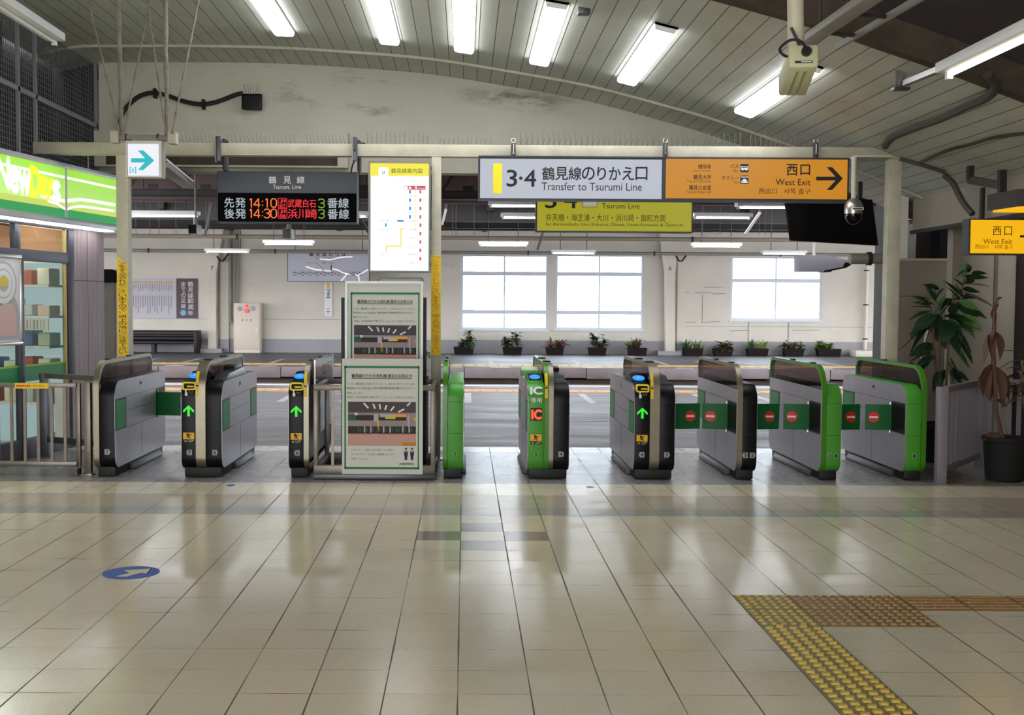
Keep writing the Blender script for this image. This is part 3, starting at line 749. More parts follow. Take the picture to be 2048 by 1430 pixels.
def ic_head(root, x0, x1):
    xc = (x0+x1)/2; Y = GY0
    w = MB(); w.prism([(GY0+0.10, ZT-0.03), (GY0+0.36, ZT+0.07), (GY0+0.66, ZT+0.09), (GY0+0.75, ZT-0.02)], x0+0.004, x1-0.004, 'gate_green', 'X')
    w.prism([(GY0+0.40, ZT+0.04), (GY0+0.34, ZT+0.095), (GY0+0.60, ZT+0.12), (GY0+0.64, ZT+0.06)], x0-0.05, x1-0.03, 'gate_green_pale', 'X'); w.build('reader_housing', root, bevel=0.006)
    a = Vector((xc, GY0+0.13, ZT-0.02)); b = Vector((xc, GY0+0.36, ZT+0.07)); dirv = (b-a).normalized(); nrm = Vector((0, -dirv.z, dirv.y))
    w = MB(); c = a+(b-a)*0.62+nrm*0.003
    s = Vector((0.058, 0, 0)); t = dirv*0.062
    P = [c-s-t, c+s-t, c+s+t, c-s+t]; w.add(P+[p+nrm*0.004 for p in P], [(0, 1, 2, 3), (4, 5, 6, 7), (0, 1, 5, 4), (1, 2, 6, 5), (2, 3, 7, 6), (3, 0, 4, 7)], 'black')
    P = [c+Vector((0.05*math.cos(q), 0, 0))+dirv*(0.05*math.sin(q))+nrm*0.006 for q in [2*math.pi*k/28 for k in range(28)]]
    w.add(P+[p-nrm*0.004 for p in P], [tuple(range(28))]+[(i, (i+1) % 28, 28+(i+1) % 28, 28+i) for i in range(28)], 'reader_blue')
    o = w.build('card_reader', root); o['label'] = 'glowing blue card touch disc'
    w = MB(); cv = lambda u, z: Vector((u, GY0-0.0075+(0 if z < 0.724 else 0.15-math.sqrt(max(0, 0.15**2-(z-0.723)**2))), z))
    txt(w, 'IC', (xc-0.052, xc+0.052, 0.775, 0.838), cv, 'white', 0.045); txt(w, '専用', (xc-0.048, xc+0.048, 0.70, 0.745), cv, 'white', 0.012)
    w.build('gate_lettering', root, smooth=0)
    w = MB(); w.box(xc-0.052, xc+0.052, Y-0.003, Y+0.002, 0.535, 0.652, 'black_gloss'); txt(w, 'IC', (xc-0.04, xc+0.045, 0.552, 0.634), front_put(Y-0.0045), 'led_orange', 0.045)
    o = w.build('matrix_display', root, smooth=0); o['label'] = 'black display lit with orange letters'
mat('gate_green_pale', '#9fc894', 0.35)
def side_panel(root, X, s, z_top=None, green=False, stow=True, slots=True):
    """stainless side of a body facing s (+1/-1) at X"""
    w = MB(); P = body_profile(0.006)
    if z_top is not None:
        P = rrect(GY0+0.0, GY1+0.018, ZB+0.004, z_top, 0.1, 6, (0.11, 0.11, 0.003, 0.003))
    w.prism(P, X-0.002*s, X+0.004*s, 'steel_panel', 'X')
    zt = z_top or ZT
    e = 0.0045*s
    for (y0, y1, z0, z1) in ((GY0+0.02, GY1-0.02, 0.418, 0.421), (GY0+0.42, GY1-0.36, 0.575, 0.578), (GY0+0.85, GY0+0.853, 0.09, 0.418), (GY0+0.02, GY1-0.02, 0.705, 0.708)):
        w.box(X, X+e+0.0006*s, y0, y1, z0, z1, 'dark_steel')
    w.build('side_panel', root)
    if z_top is None:
        w = MB(); w.prism(rrect(GY0+0.78, GY0+0.86, 0.775, 0.83, 0.02), X, X+0.008*s, 'steel', 'X'); w.prism(rrect(GY0+0.795, GY0+0.845, 0.79, 0.815, 0.01), X, X+0.010*s, 'black', 'X'); w.build('panel_latch', root)
    for (y0, y1) in ((GY0+0.03, GY0+0.34), (GY1-0.36, GY1-0.03)):
        w = MB(); w.box(X, X+0.0052*s, y0-0.006, y1+0.006, 0.424, 0.702, 'black'); w.build('flap_slot', root)
def stowed_flap(root, X, s, y0, y1):
    w = MB(); w.prism(rrect(y0+0.004, y1-0.02, 0.432, 0.692, 0.012), X, X+0.009*s, 'slot_green', 'X'); o = w.build('flap', root); o['label'] = 'green flap folded into the side'
def open_flap(root, X, s, y, reach, dy, no_entry=True, mirror=False):
    """flap swung out into the lane from the hinge at X, y"""
    w = MB(); a = Vector((X+0.004*s, y, 0)); b = Vector((X+reach*s, y+dy, 0)); d = (b-a).normalized(); nrm = Vector((d.y, -d.x, 0)); nrm = nrm if nrm.y < 0 else -nrm
    L = (b-a).length; n = 8
    top, bot = [], []
    for side in (1, -1):
        for k in range(n+1):
            t = k/n; p = a+d*(L*t)+nrm*(0.010*math.sin(math.pi*t)+(0.008 if side > 0 else -0.008))
            bot.append(p+Vector((0, 0, 0.427))); top.append(p+Vector((0, 0, 0.667)))
    m = n+1; loop = list(range(m))+list(range(2*m-1, m-1, -1)); vs = [bot[i] for i in loop]+[top[i] for i in loop]; q = len(loop)
    w.add(vs, [(i, (i+1) % q, q+(i+1) % q, q+i) for i in range(q)]+[tuple(range(q)), tuple(range(2*q-1, q-1, -1))], 'flap_green'); o = w.build('flap', root); o['label'] = 'green flap closed across the lane'
    for z in (0.42, 0.674):
        h = MB(); h.tube([(X+0.01*s, y+0.012, z-0.016), (X+0.01*s, y+0.012, z+0.016)], 0.012, 'steel'); h.build('flap_hinge', root)
    if no_entry:
        w = MB(); c = a+d*(L*0.68)+nrm*0.0205; c.z = 0.548
        ring = [c+d*(0.05*math.cos(t))+Vector((0, 0, 0.05*math.sin(t))) for t in [2*math.pi*k/28 for k in range(28)]]
        w.add(ring+[p-nrm*0.004 for p in ring], [tuple(range(28))]+[(i, (i+1) % 28, 28+(i+1) % 28, 28+i) for i in range(28)], 'no_entry_red')
        r = [c+nrm*0.001+d*u+Vector((0, 0, v)) for u, v in ((-0.038, -0.009), (0.038, -0.009), (0.038, 0.009), (-0.038, 0.009))]
        w.add(r+[p-nrm*0.002 for p in r], [(0, 1, 2, 3), (4, 5, 6, 7)], 'white'); s_ = w.build('no_entry_sticker', o, smooth=0)
def gate(label, fin, bodies, fin_mats, fin_side=0, kick=()):
    """fin=(x0,x1); bodies=[(x0,x1,colour,head,outer side,[numbers])]"""
    xs = [fin[0], fin[1]]+[b for bd in bodies for b in bd[:2]]
    x0, x1 = min(xs), max(xs)
    root = thing('ticket_gate', label, 'ticket gate', ((x0+x1)/2, (GY0+GY1)/2, 0), 'ticket gates across the concourse')
    w = MB(); w.box(x0+0.012, x1-0.012, GY0+0.06, GY1-0.06, 0.002, ZB+0.03, 'plinth'); w.build('plinth', root, bevel=0.01)
    for bx0, bx1, colour, head, side, nums in bodies:
        w = MB(); w.prism(body_profile(), bx0, bx1, colour, 'X')
        o = w.build('body_shell', root, bevel=0.004)
        w = MB()
        for z in (0.418, 0.705): w.box(bx0+0.002, bx1-0.002, GY0-0.0012, GY0+0.001, z-0.0015, z+0.0015, 'ink')
        w.build('panel_joint', root, smooth=0)
        if head == 'ticket': ticket_head(root, bx0, bx1); running_sticker(root, (bx0+bx1)/2)
        if head == 'ic': ic_head(root, bx0, bx1); running_sticker(root, (bx0+bx1)/2)
        if head == 'exit':
            w = MB(); w.prism([(GY0+0.25, ZT-0.01), (GY0+0.40, ZT+0.05), (GY0+1.1, ZT+0.075), (GY0+1.3, ZT-0.01)], bx0+0.01, bx1-0.012, 'gunmetal', 'X'); w.prism([(GY0+0.75, ZT+0.05), (GY0+0.76, ZT+0.1), (GY0+1.1, ZT+0.105), (GY0+1.12, ZT+0.06)], bx0+0.002, bx1-0.03, 'black', 'X'); w.build('display_housing', root, bevel=0.004)
        for num, dx, dr in nums: number_badge(root, (bx0+bx1)/2+dx, num, dr, 'green' in colour)
        if side:
            X = bx1 if side > 0 else bx0
            side_panel(root, X, side)
    # fin: bright rim, smoked screen above, panel below
    w = MB(); P0, P1 = fin_profile(0), fin_profile(0.03); n = len(P0)
    cuts = [fin[0]] + ([(fin[0]+fin[1])/2]*2 if len(fin_mats) == 2 else []) + [fin[1]]
    for k, m in enumerate(fin_mats):
        a, b = cuts[2*k], cuts[2*k+1]
        vs = [(x, y, z) for x in (a, b) for P in (P0, P1) for y, z in P]
        fs = []
        for i in range(n):
            j = (i+1) % n
            fs += [(i, j, 2*n+j, 2*n+i), (n+j, n+i, 3*n+i, 3*n+j), (i, n+i, n+j, j), (2*n+i, 2*n+j, 3*n+j, 3*n+i)]
        w.add(vs, fs, m)
    w.build('fin_rim', root)
    w = MB(); q = 0.004; w.prism([(GY0+0.02, 0.84), (GY1, 0.80)]+[p for p in fin_profile(0.028, 0.8) if p[1] > 0.85], fin[0]+q, fin[1]-q, 'smoke_plate', 'X'); w.build('fin_screen', root)
    w = MB()
    for yy in (GY0+0.30, GY0+0.95): w.box(fin[0]+0.008, fin[1]-0.008, yy, yy+0.12, ZF-0.002, ZF+0.012, 'black')
    w.build('fin_sensor', root, bevel=0.003)
    if len(bodies) == 2 or bodies[0][3] in ('ticket',):
        w = MB(); xa = fin[0]+0.004
        for (z0, z1) in ((0.86, 0.965), (0.74, 0.855)):
            pts = [(GY0-0.016+(0 if z < 0.82 else 0.235-math.sqrt(max(0, 0.235**2-(z-0.815)**2))), z) for z in (z0, (z0+z1)/2, z1)]
            for (ya, za), (yb, zb_) in zip(pts, pts[1:]):
                w.add([(xa, ya, za), (xa+0.024, ya, za), (xa+0.024, yb, zb_), (xa, yb, zb_), (xa, ya+0.006, za), (xa+0.024, ya+0.006, za), (xa+0.024, yb+0.006, zb_), (xa, yb+0.006, zb_)], [(0, 1, 2, 3), (4, 5, 6, 7), (0, 3, 7, 4), (1, 2, 6, 5)], 'tape_yellow')
        w.box(xa+0.002, xa+0.022, GY0-0.018, GY0-0.014, 0.83, 0.845, 'ink'); w.build('caution_tape', root, smooth=0)
    for X, s, ya, yb in kick:
        w = MB(); w.prism([(X-0.015*s, 0.07), (X+0.012*s, 0.05), (X+0.03*s, 0.02), (X+0.03*s, 0.003), (X-0.015*s, 0.003)], ya, yb, 'plinth_edge', 'Y'); w.build('kick_plate', root, bevel=0.004)
    return root
glass('smoke_plate', '#a89896', 0.04, 1.22)
mat('plinth_edge', '#4c4b50', 0.5, 0.3)
K0, K1 = GY0+0.1, GY1-0.15
def fold(r, X, s, front=True, rear=True):
    if front: stowed_flap(r, X, s, GY0+0.03, GY0+0.34)
    if rear: stowed_flap(r, X, s, GY1-0.36, GY1-0.03)
HX = GY0+0.36
# lane 7 outer gate
g7 = gate('black fronted steel ticket gate marked 7 standing against the metal railing by the shop', (-3.34, -3.29), [(-3.29, -3.155, 'black', None, 1, [('7', 0.0, 1)])], ['rim_steel'], kick=[(-3.155, 1, 10.7, 11.7)])
fold(g7, -3.155, 1, rear=False); open_flap(g7, -3.155, 1, GY1-0.33, 0.27, -0.03, no_entry=False)
g76 = gate('double black ticket gate with a green arrow head, marked 7 and 6', (-2.42, -2.332), [(-2.552, -2.42, 'black', 'ticket', -1, [('7', 0.005, -1)]), (-2.332, -2.19, 'black', 'exit', 1, [('6', 0.01, 1)])], ['rim_steel'], kick=[(-2.19, 1, 10.8, 11.6)])
fold(g76, -2.19, 1); fold(g76, -2.552, -1)
g6 = gate('narrow black ticket gate with green arrow and blue reader, marked 6, beside the notice railing', (-1.447, -1.402), [(-1.584, -1.447, 'black', 'ticket', -1, [('6', 0.008, -1)])], ['rim_steel'])
fold(g6, -1.584, -1)
g5 = gate('all green slim ticket gate marked 5 beside the yellow taped post', (-0.192, -0.150), [(-0.150, -0.008, 'gate_green', None, 1, [('5', 0.0, 0)])], ['gate_green_dark'], kick=[(-0.008, 1, 10.5, 11.6)])
fold(g5, -0.008, 1)
g54 = gate('ticket gate half green half black with a lit orange IC display, marked 5 and 4', (0.725, 0.808), [(0.58, 0.725, 'gate_green', 'ic', -1, [('5', 0.0, 0)]), (0.808, 0.95, 'black', 'exit', 1, [('4', 0.0, 1)])], ['gate_green_dark', 'rim_steel'], kick=[(0.58, -1, 10.5, 11.6)])
fold(g54, 0.95, 1); fold(g54, 0.58, -1)
g43 = gate('double black ticket gate with green arrow and blue readers, marked 4 and 3', (1.68, 1.768), [(1.544, 1.68, 'black', 'ticket', -1, [('4', 0.0, -1)]), (1.768, 1.907, 'black', 'exit', 1, [('3', 0.0, 1)])], ['rim_steel'], kick=[(1.544, -1, 10.5, 11.6)])
fold(g43, 1.544, -1); fold(g43, 1.907, 1, front=False); open_flap(g43, 1.907, 1, HX, 0.31, 0.05)
def single(label, fin, body, colour, nums, finmat, reach):
    r = gate(label, fin, [(body[0], body[1], colour, None, 0, nums)], [finmat], kick=[(fin[0], -1, 10.5, 11.7)])
    side_panel(r, fin[0]+0.001, -1, z_top=0.83)
    fold(r, fin[0], -1, front=False); open_flap(r, fin[0], -1, HX, reach, 0.05)
    return r
g32 = single('black fronted ticket gate with steel rimmed screen, marked 3 and 2', (2.471, 2.518), (2.518, 2.651), 'black', [('3', -0.034, -1), ('2', 0.03, 1)], 'rim_steel', 0.23)
side_panel(g32, 2.651, 1); open_flap(g32, 2.651, 1, HX, 0.31, 0.05)
g21 = single('green fronted ticket gate marked 2 and 1, next to the black one', (3.236, 3.278), (3.278, 3.415), 'gate_green', [('2', -0.033, 0), ('1', 0.025, 0)], 'gate_green_dark', 0.23)
side_panel(g21, 3.415, 1); open_flap(g21, 3.415, 1, HX, 0.31, 0.05)
g1 = gate('last green ticket gate marked 1, against the plant railing', (4.142, 4.185), [(4.006, 4.142, 'gate_green', None, -1, [('1', 0.01, 0)])], ['gate_green_dark'], kick=[(4.006, -1, 10.5, 11.7)])
fold(g1, 4.006, -1, front=False); open_flap(g1, 4.006, -1, HX, 0.23, 0.05)
# ------------------------------------------------------------------ signs hanging in the hall
glow('panel_white', '#dfe5f2', 0.62); glow('panel_orange', '#f2a010', 0.62); glow('panel_lime', '#c3bd0a', 0.62)
glow('box_white', '#ffffff', 1.05); glow('box_yellow', '#f6ec3a', 0.95); glow('exit_white', '#f2f4fb', 0.95); glow('amber_panel', '#ffbe00', 0.9)
mat('sign_case', '#33343c', 0.45); mat('board_grey', '#464b55', 0.5); mat('alu_case', '#b9b8ae', 0.4, 0.4)
glow('cyan', '#10c4cc', 0.85); glow('map_red', '#dd3a58', 0.8); glow('map_blue', '#1aa2e4', 0.85); glow('map_yellow', '#f6eb9a', 0.95); glow('map_ink', '#cfccc8', 0.9)
mat('map_red_dark', '#7a2530', 0.6); mat('paint_white_line', '#fbfbfd', 0.5, emit='#ffffff', es=0.4)
glow('led_red', '#ff0c20', 0.95); mat('board_black', '#060607', 0.85, spec=0.08); glow('led_amber', '#ff6a1c', 1.2); glow('led_lime', '#7da31c', 0.9); mat('board_letter', '#aab6bd', 0.5, emit='#aab6bd', es=0.25)
def case(root, x0, y0, x1, y1, Y, depth, m, name='sign_case', rim=2.0, bevel=0.006):
    """sign housing with a raised rim; its face lies at depth Y"""
    b = pbox(x0, y0, x1, y1, Y); r = rim*Y/FPX; w = MB()
    w.box(b[0], b[1], Y+0.003, Y+depth, b[2], b[3], m)
    for q in ((b[0], b[1], b[3]-r, b[3]), (b[0], b[1], b[2], b[2]+r), (b[0], b[0]+r, b[2]+r, b[3]-r), (b[1]-r, b[1], b[2]+r, b[3]-r)):
        w.box(q[0], q[1], Y-0.008, Y+0.01, q[2], q[3], m)
    return w.build(name, root, smooth=0), b
Y1 = 11.33
s = thing('direction_sign', 'long white and orange hanging sign for line transfer and West Exit', 'sign', at(1327, 358, Y1))
case(s, 956, 316, 1698.5, 400, Y1, 0.14, 'sign_case', rim=3)
w = MB(); prect(w, 960, 319.5, 1324, 396, Y1, 'panel_white', 0.0); o = w.build('transfer_panel', s, smooth=0); o['label'] = 'white half of the sign'
w = MB(); prect(w, 1331, 319.5, 1696, 396.5, Y1, 'panel_orange', 0.0); o = w.build('exit_panel', s, smooth=0); o['label'] = 'orange half of the sign'
w = MB(); prect(w, 986, 327, 1004, 387, Y1, 'bright_yellow', 0.002); w.build('yellow_bar', s, smooth=0)
w = MB()
ptxt(w, '3', 1013.5, 340, 1034, 373, Y1, 'ink', 0.01); ptxt(w, '4', 1048.5, 340, 1072, 373, Y1, 'ink', 0.01); ptxt(w, '・', 1038, 353, 1045, 360, Y1, 'ink')
for k, ch in enumerate('鶴見線のりかえ口'):
    x0 = 1084+k*26.6; dx = (4 if ch in 'り' else 1 if ch in '口かえ' else 0); ptxt(w, ch, x0+dx, 334.5, x0+25.4-dx, 360, Y1, 'ink', 0.012)
ptxt(w, 'Transfer to Tsurumi Line', 1083, 366, 1283.5, 380.5, Y1, 'ink')
w.build('lettering', s, smooth=0)
w = MB()
for ja, en, xs, ys in (('總持寺', 'Soji-ji Temple', (1396, 1387), (328.5, 338, 340, 344)), ('鶴見大学', 'Tsurumi University', (1387, 1373.5), (349.5, 359, 360.5, 366)), ('鶴見公会堂', 'Tsurumi Public Hall', (1378, 1371.5), (370.5, 380, 381.5, 386.5))):
    ptxt(w, ja, xs[0], ys[0], 1422, ys[1], Y1, 'ink', 0.01); ptxt(w, en, xs[1], ys[2], 1422, ys[3], Y1, 'ink')
ptxt(w, 'バス', 1460, 328, 1477, 336, Y1, 'ink', 0.01); ptxt(w, 'Bus', 1467, 339, 1477, 343.5, Y1, 'ink'); ptxt(w, 'タクシー', 1443, 352, 1477, 359.5, Y1, 'ink', 0.01); ptxt(w, 'Taxi', 1466, 362, 1477, 366.5, Y1, 'ink')
ptxt(w, '西', 1573, 328.5, 1595, 351, Y1, 'ink', 0.012); ptxt(w, '口', 1600.5, 329.5, 1620, 350, Y1, 'ink', 0.012); ptxt(w, 'West Exit', 1551, 358, 1621, 370.5, Y1, 'ink', 0.004)
ptxt(w, '西出口', 1517, 376.5, 1554, 387.5, Y1, 'ink'); ptxt(w, '서쪽 출구', 1567, 377, 1621, 388, Y1, 'ink')
ppoly(w, [(1632, 353.5), (1671, 353.5), (1653, 334.5), (1664, 334.5), (1685.5, 357), (1664, 380), (1653, 380), (1671, 361), (1632, 361)], Y1, 'ink')
w.build('lettering', s, smooth=0)
w = MB()
prect(w, 1480.5, 328, 1497, 344.5, Y1, 'ink', 0.003); prect(w, 1480.5, 351, 1497, 368, Y1, 'ink', 0.003)
ppoly(w, [(1482, 332.5), (1495.5, 332.5), (1495.5, 339.5), (1482, 339.5)], Y1, 'white', 0.005)
for x in (1483, 1486, 1489, 1492): prect(w, x, 333.5, x+2.2, 336, Y1, 'ink', 0.0065)
for x in (1485, 1492.5): ppoly(w, [(x+1.6*math.cos(t), 339.8+1.6*math.sin(t)) for t in [k*math.pi/5 for k in range(10)]], Y1, 'white', 0.0055)
ptxt(w, 'TAXI', 1481.5, 352.5, 1496, 356, Y1, 'white', 0.02, 0.005)
ppoly(w, [(1482.5, 366), (1482.5, 362), (1485, 360.5), (1486.5, 358), (1491, 358), (1492.5, 360.5), (1495, 362), (1495, 366)], Y1, 'white', 0.005)
for x in (1484.5, 1491.5): prect(w, x, 362.5, x+1.8, 364.2, Y1, 'ink', 0.0065)
w.build('pictograms', s, smooth=0)
for px in (1026.5, 1330, 1631):
    a = at(px, 316, Y1+0.05); b = at(px, 287, Y1+0.05); w = MB()
    w.box(a.x-0.022, a.x+0.022, Y1+0.03, Y1+0.075, a.z-0.01, b.z, 'sign_case'); h = w.build('hanger', s, bevel=0.004)
    w = MB(); w.tube([b+Vector((0.022*math.cos(t), -0.01, 0.025+0.022*math.sin(t))) for t in [k*math.pi/6 for k in range(13)]], 0.005, 'chrome', 6, caps=False); w.tube([b+Vector((0, -0.03, -0.01)), b+Vector((0, -0.03, -0.09))], 0.007, 'chrome', 6)
    w.prism(disc(a.x, a.z+0.045, 0.012, 14), Y1+0.018, Y1+0.03, 'chrome', 'Y'); w.build('hanger_bolt', h)

Y2 = 15.0
s = thing('line_sign', 'yellow green hanging platform sign partly behind the long white and orange sign', 'sign', at(1229, 420, Y2))
case(s, 1071, 372, 1386.5, 464, Y2, 0.16, 'sign_case', rim=2.5)
w = MB(); prect(w, 1074, 374, 1384.5, 461.5, Y2, 'panel_lime', 0.0); w.build('lit_panel', s, smooth=0)
w = MB(); ptxt(w, '3', 1091, 384, 1113, 416, Y2, 'ink', 0.01); ptxt(w, '4', 1129, 384, 1154, 416, Y2, 'ink', 0.01); ptxt(w, '・', 1118, 397, 1125, 404, Y2, 'ink')
ptxt(w, 'Tsurumi Line', 1204, 407, 1279, 417, Y2, 'ink'); ptxt(w, '鶴見線', 1204, 381, 1272, 403, Y2, 'ink', 0.008)
ptxt(w, '弁天橋・海芝浦・大川・浜川崎・扇町方面', 1091.5, 429, 1331, 442, Y2, 'ink'); ptxt(w, 'for Bentembashi, Umi-Shibaura, Ōkawa, Hama-Kawasaki & Ōgimachi', 1091.5, 445, 1366, 453, Y2, 'ink')
w.build('lettering', s, smooth=0)
w = MB(); ppoly(w, [(p[0], p[1]) for p in rrect(1163, 1196, 380, 416, 5)], Y2, 'grey_plate', 0.002); ppoly(w, rrect(1165.5, 1193.5, 382, 413.5, 4), Y2, 'bright_yellow', 0.0035); ppoly(w, rrect(1168, 1191, 385, 410.5, 3), Y2, 'white', 0.005); ptxt(w, 'JI', 1174, 394, 1185, 404, Y2, 'ink', 0.015, 0.007)
w.build('line_badge', s, smooth=0)
for px in (1110, 1350):
    a = at(px, 372, Y2+0.08); w = MB(); w.tube([a, a+Vector((0, 0, 1.05))], 0.015, 'dark_steel', 8); w.build('hanger_rod', s)

# departure board
Y3 = 11.72
s = thing('departure_board', 'dark hanging departure board with lit train times in orange and red', 'departure board', at(575, 393, Y3))
case(s, 434.5, 344, 714, 445, Y3, 0.2, 'board_grey', name='board_case', rim=0.8)
w = MB(); prect(w, 436, 387, 713, 443, Y3, 'board_black', 0.0005); w.build('display_window', s, smooth=0)
w = MB()
for ch, x0 in (('鶴', 537.5), ('見', 567), ('線', 594)): ptxt(w, ch, x0, 352.5, x0+15, 367, Y3, 'white', 0.012)
ptxt(w, 'Tsurumi', 546, 370, 579, 378, Y3, 'white', 0.006); ptxt(w, 'Line', 584.5, 370, 602.5, 377.5, Y3, 'white', 0.006); w.build('title_lettering', s, smooth=0)
w = MB(); T = 0.014
for s_, x0, x1, yy in (('先', 449, 468, 0), ('発', 471, 491, 0), ('番', 655, 675, 1), ('線', 677, 697.5, 1)): ptxt(w, s_, x0, 395.5+yy, x1, 415+yy, Y3, 'board_letter', T)
for s_, x0, x1, yy in (('後', 449, 469, 0), ('発', 471, 492, 0), ('番', 655.5, 675.5, 1), ('線', 678, 698, 1)): ptxt(w, s_, x0, 417.5+yy, x1, 437+yy, Y3, 'board_letter', T)
w.build('fixed_lettering', s, smooth=0)
def led(mb, s_, x0, y0, x1, y1, m): ptxt(mb, s_, x0, y0, x1, y1, Y3, m, 0.006)
LEDG = {'1': [[(.1, .18), (.6, 0), (.6, 1)]], '4': [[(.75, 1), (.75, 0), (0, .72), (1, .72)]], '0': [[(.25, .03), (0, .25), (0, .75), (.25, .97), (.75, .97), (1, .75), (1, .25), (.75, .03), (.25, .03)]],
        '3': [[(0, .15), (.25, .02), (.75, .02), (1, .2), (.95, .38), (.6, .48), (.35, .48)], [(.6, .48), (.98, .62), (1, .82), (.75, .98), (.25, .98), (0, .85)]], ':': [[(.5, .25), (.5, .36)], [(.5, .7), (.5, .81)]]}
def led_digit(mb, ch, x0, y0, x1, y1, m):
    for pl_ in LEDG[ch]: pstroke(mb, [(x0+a*(x1-x0), y0+b*(y1-y0)) for a, b in pl_], 2.1, Y3, m, 0.004)
w = MB()
for yy, d in ((397, '10'), (418, '30')):
    led_digit(w, '1', 499, yy, 505.5, yy+18, 'led_amber'); led_digit(w, '4', 507.5, yy, 520.5, yy+18, 'led_amber'); led_digit(w, ':', 523.5, yy, 527, yy+18, 'led_amber')
    if d == '10': led_digit(w, '1', 531, yy, 537, yy+18, 'led_amber')
    else: led_digit(w, '3', 528.5, yy, 539.5, yy+18, 'led_amber')
    led_digit(w, '0', 542, yy, 553, yy+18, 'led_amber')
    led_digit(w, '3', 637, yy+1, 649, yy+18.5, 'led_lime')
    P = rrect(556, 574.5, yy-1, yy+19, 2); ppoly(w, P, Y3, 'led_red', 0.003); ppoly(w, rrect(557.2, 573.3, yy, yy+18, 1.5), Y3, 'board_black', 0.0045)
    ptxt(w, 'JI', 559.5, yy+2, 571, yy+9, Y3, 'led_red', 0.02, 0.006); ptxt(w, '07' if d == '10' else '08', 559.5, yy+11, 571, yy+17.5, Y3, 'led_red', 0.02, 0.006)
led(w, '武蔵白石', 576, 399, 632, 415, 'led_red')
for ch, x0, x1 in (('浜', 576, 595), ('川', 597, 613), ('崎', 612.5, 634)): led(w, ch, x0, 418, x1, 437, 'led_red')
o = w.build('led_lettering', s, smooth=0); o['label'] = 'lit orange red and green train times'
for pa, pb in (((435, 347), (435, 272)), ((709, 347), (708.5, 274))):
    b = at(*pb, YF-0.1); a = at(pa[0], 322, YF-0.1); w = MB()
    w.box(a.x-0.014, a.x+0.028, YF-0.12, YF-0.075, a.z, b.z, 'gunmetal'); w.box(a.x-0.022, a.x-0.012, YF-0.125, YF-0.07, a.z-0.01, b.z+0.01, 'alu_case'); w.box(a.x+0.01, a.x+0.035, YF+0.075, YF+0.28, at(435, 344, Y3).z, b.z, 'dark_steel'); w.box(a.x-0.01, a.x+0.03, YF-0.08, YF+0.08, zb1, zb1+0.03, 'gunmetal'); w.build('hanger', s, bevel=0.003)
w = MB(); q = [at(702, 345, YF+0.1), at(705, 330, YF+0.08), at(711, 318, YF-0.02), at(709, 300, YF-0.13), at(714, 284, YF-0.05), at(730, 287, YF)]
w.tube(q, 0.008, 'cable_black', 6); w.build('cable', s)

# lit route map box on the middle post
Y4 = 11.33
s = thing('route_map_lightbox', 'tall glowing white route map box with yellow header on the middle post', 'light box', at(799, 435, Y4))
case(s, 736.5, 323.5, 861, 544.5, Y4, 0.13, 'pipe_grey', name='box_case', rim=3.2)
w = MB(); prect(w, 741, 352.5, 859.2, 541, Y4, 'box_white', 0.0); w.build('lit_panel', s, smooth=0)
w = MB(); prect(w, 740.5, 327, 859, 352.5, Y4, 'box_yellow', 0.0); w.build('header_panel', s, smooth=0)
w = MB(); ppoly(w, rrect(757, 776.5, 334.5, 355, 4), Y4, 'box_white', 0.003); ptxt(w, 'JI', 763, 342.5, 770, 348.5, Y4, 'ink', 0.0, 0.005); ptxt(w, '鶴見線案内図', 782.5, 337, 844.5, 346.5, Y4, 'ink'); ptxt(w, 'Tsurumi Line Tracks', 783, 350, 843, 352.2, Y4, 'map_yellow'); w.build('header_lettering', s, smooth=0)
w = MB(); prect(w, 808.5, 372, 851, 379.5, Y4, 'map_red', 0.003)
prect(w, 809, 372.7, 815.5, 378.9, Y4, 'box_white', 0.0045); ptxt(w, '鶴', 817, 373, 823, 379, Y4, 'box_white', 0.01, 0.005); ptxt(w, '見', 829, 373, 835, 379, Y4, 'box_white', 0.01, 0.005); ptxt(w, 'Tsurumi', 837.5, 375.5, 850, 378.5, Y4, 'box_white', 0, 0.005)
for k in range(9): prect(w, 839, 380+k*16.75, 842.5, 387+k*16.75, Y4, 'map_red', 0.003)
for k in range(4): prect(w, 818, 380+k*16.75, 822, 387+k*16.75, Y4, 'map_blue', 0.003); prect(w, 829, 380+k*16.75, 831.5, 387+k*16.75, Y4, 'map_yellow', 0.003)
prect(w, 829, 446.5, 831.5, 453, Y4, 'map_yellow', 0.003); prect(w, 794.5, 440, 807.5, 443.7, Y4, 'map_blue', 0.003); prect(w, 770, 447, 773.5, 453.5, Y4, 'map_blue', 0.003)
for q in ((800, 456, 803.5, 493.5), (800, 456, 809, 459), (771, 490.5, 803.5, 493.7), (771, 490.5, 774.5, 503)): prect(w, *q, Y4, 'map_yellow', 0.003)
w.build('route_lines', s, smooth=0)
w = MB()
for k, nm in enumerate(('国道', '鶴見小野', '弁天橋', '浅野', '安善', '武蔵白石', '浜川崎', '昭和', '扇町')): ptxt(w, nm, 818, 389.5+k*16.7, 834, 394.5+k*16.7, Y4, 'map_ink')
ptxt(w, '新芝浦', 759, 439.5, 777, 444.5, Y4, 'map_ink'); ptxt(w, '海芝浦', 759, 456.5, 777, 461.5, Y4, 'map_ink'); ptxt(w, '大川', 760, 506, 778, 511.5, Y4, 'map_ink')
w.build('station_lettering', s, smooth=0)
w = MB(); a = at(741, 400, YF-0.06); w.box(at(745, 400, YF).x, POST[2][0]+0.005, Y4+0.13, YF-0.02, at(800, 340, YF).z, at(800, 334, YF).z, 'gunmetal'); w.box(at(745, 400, YF).x, POST[2][0]+0.005, Y4+0.13, YF-0.02, at(800, 532, YF).z, at(800, 526, YF).z, 'gunmetal'); w.build('mounting_arm', s)

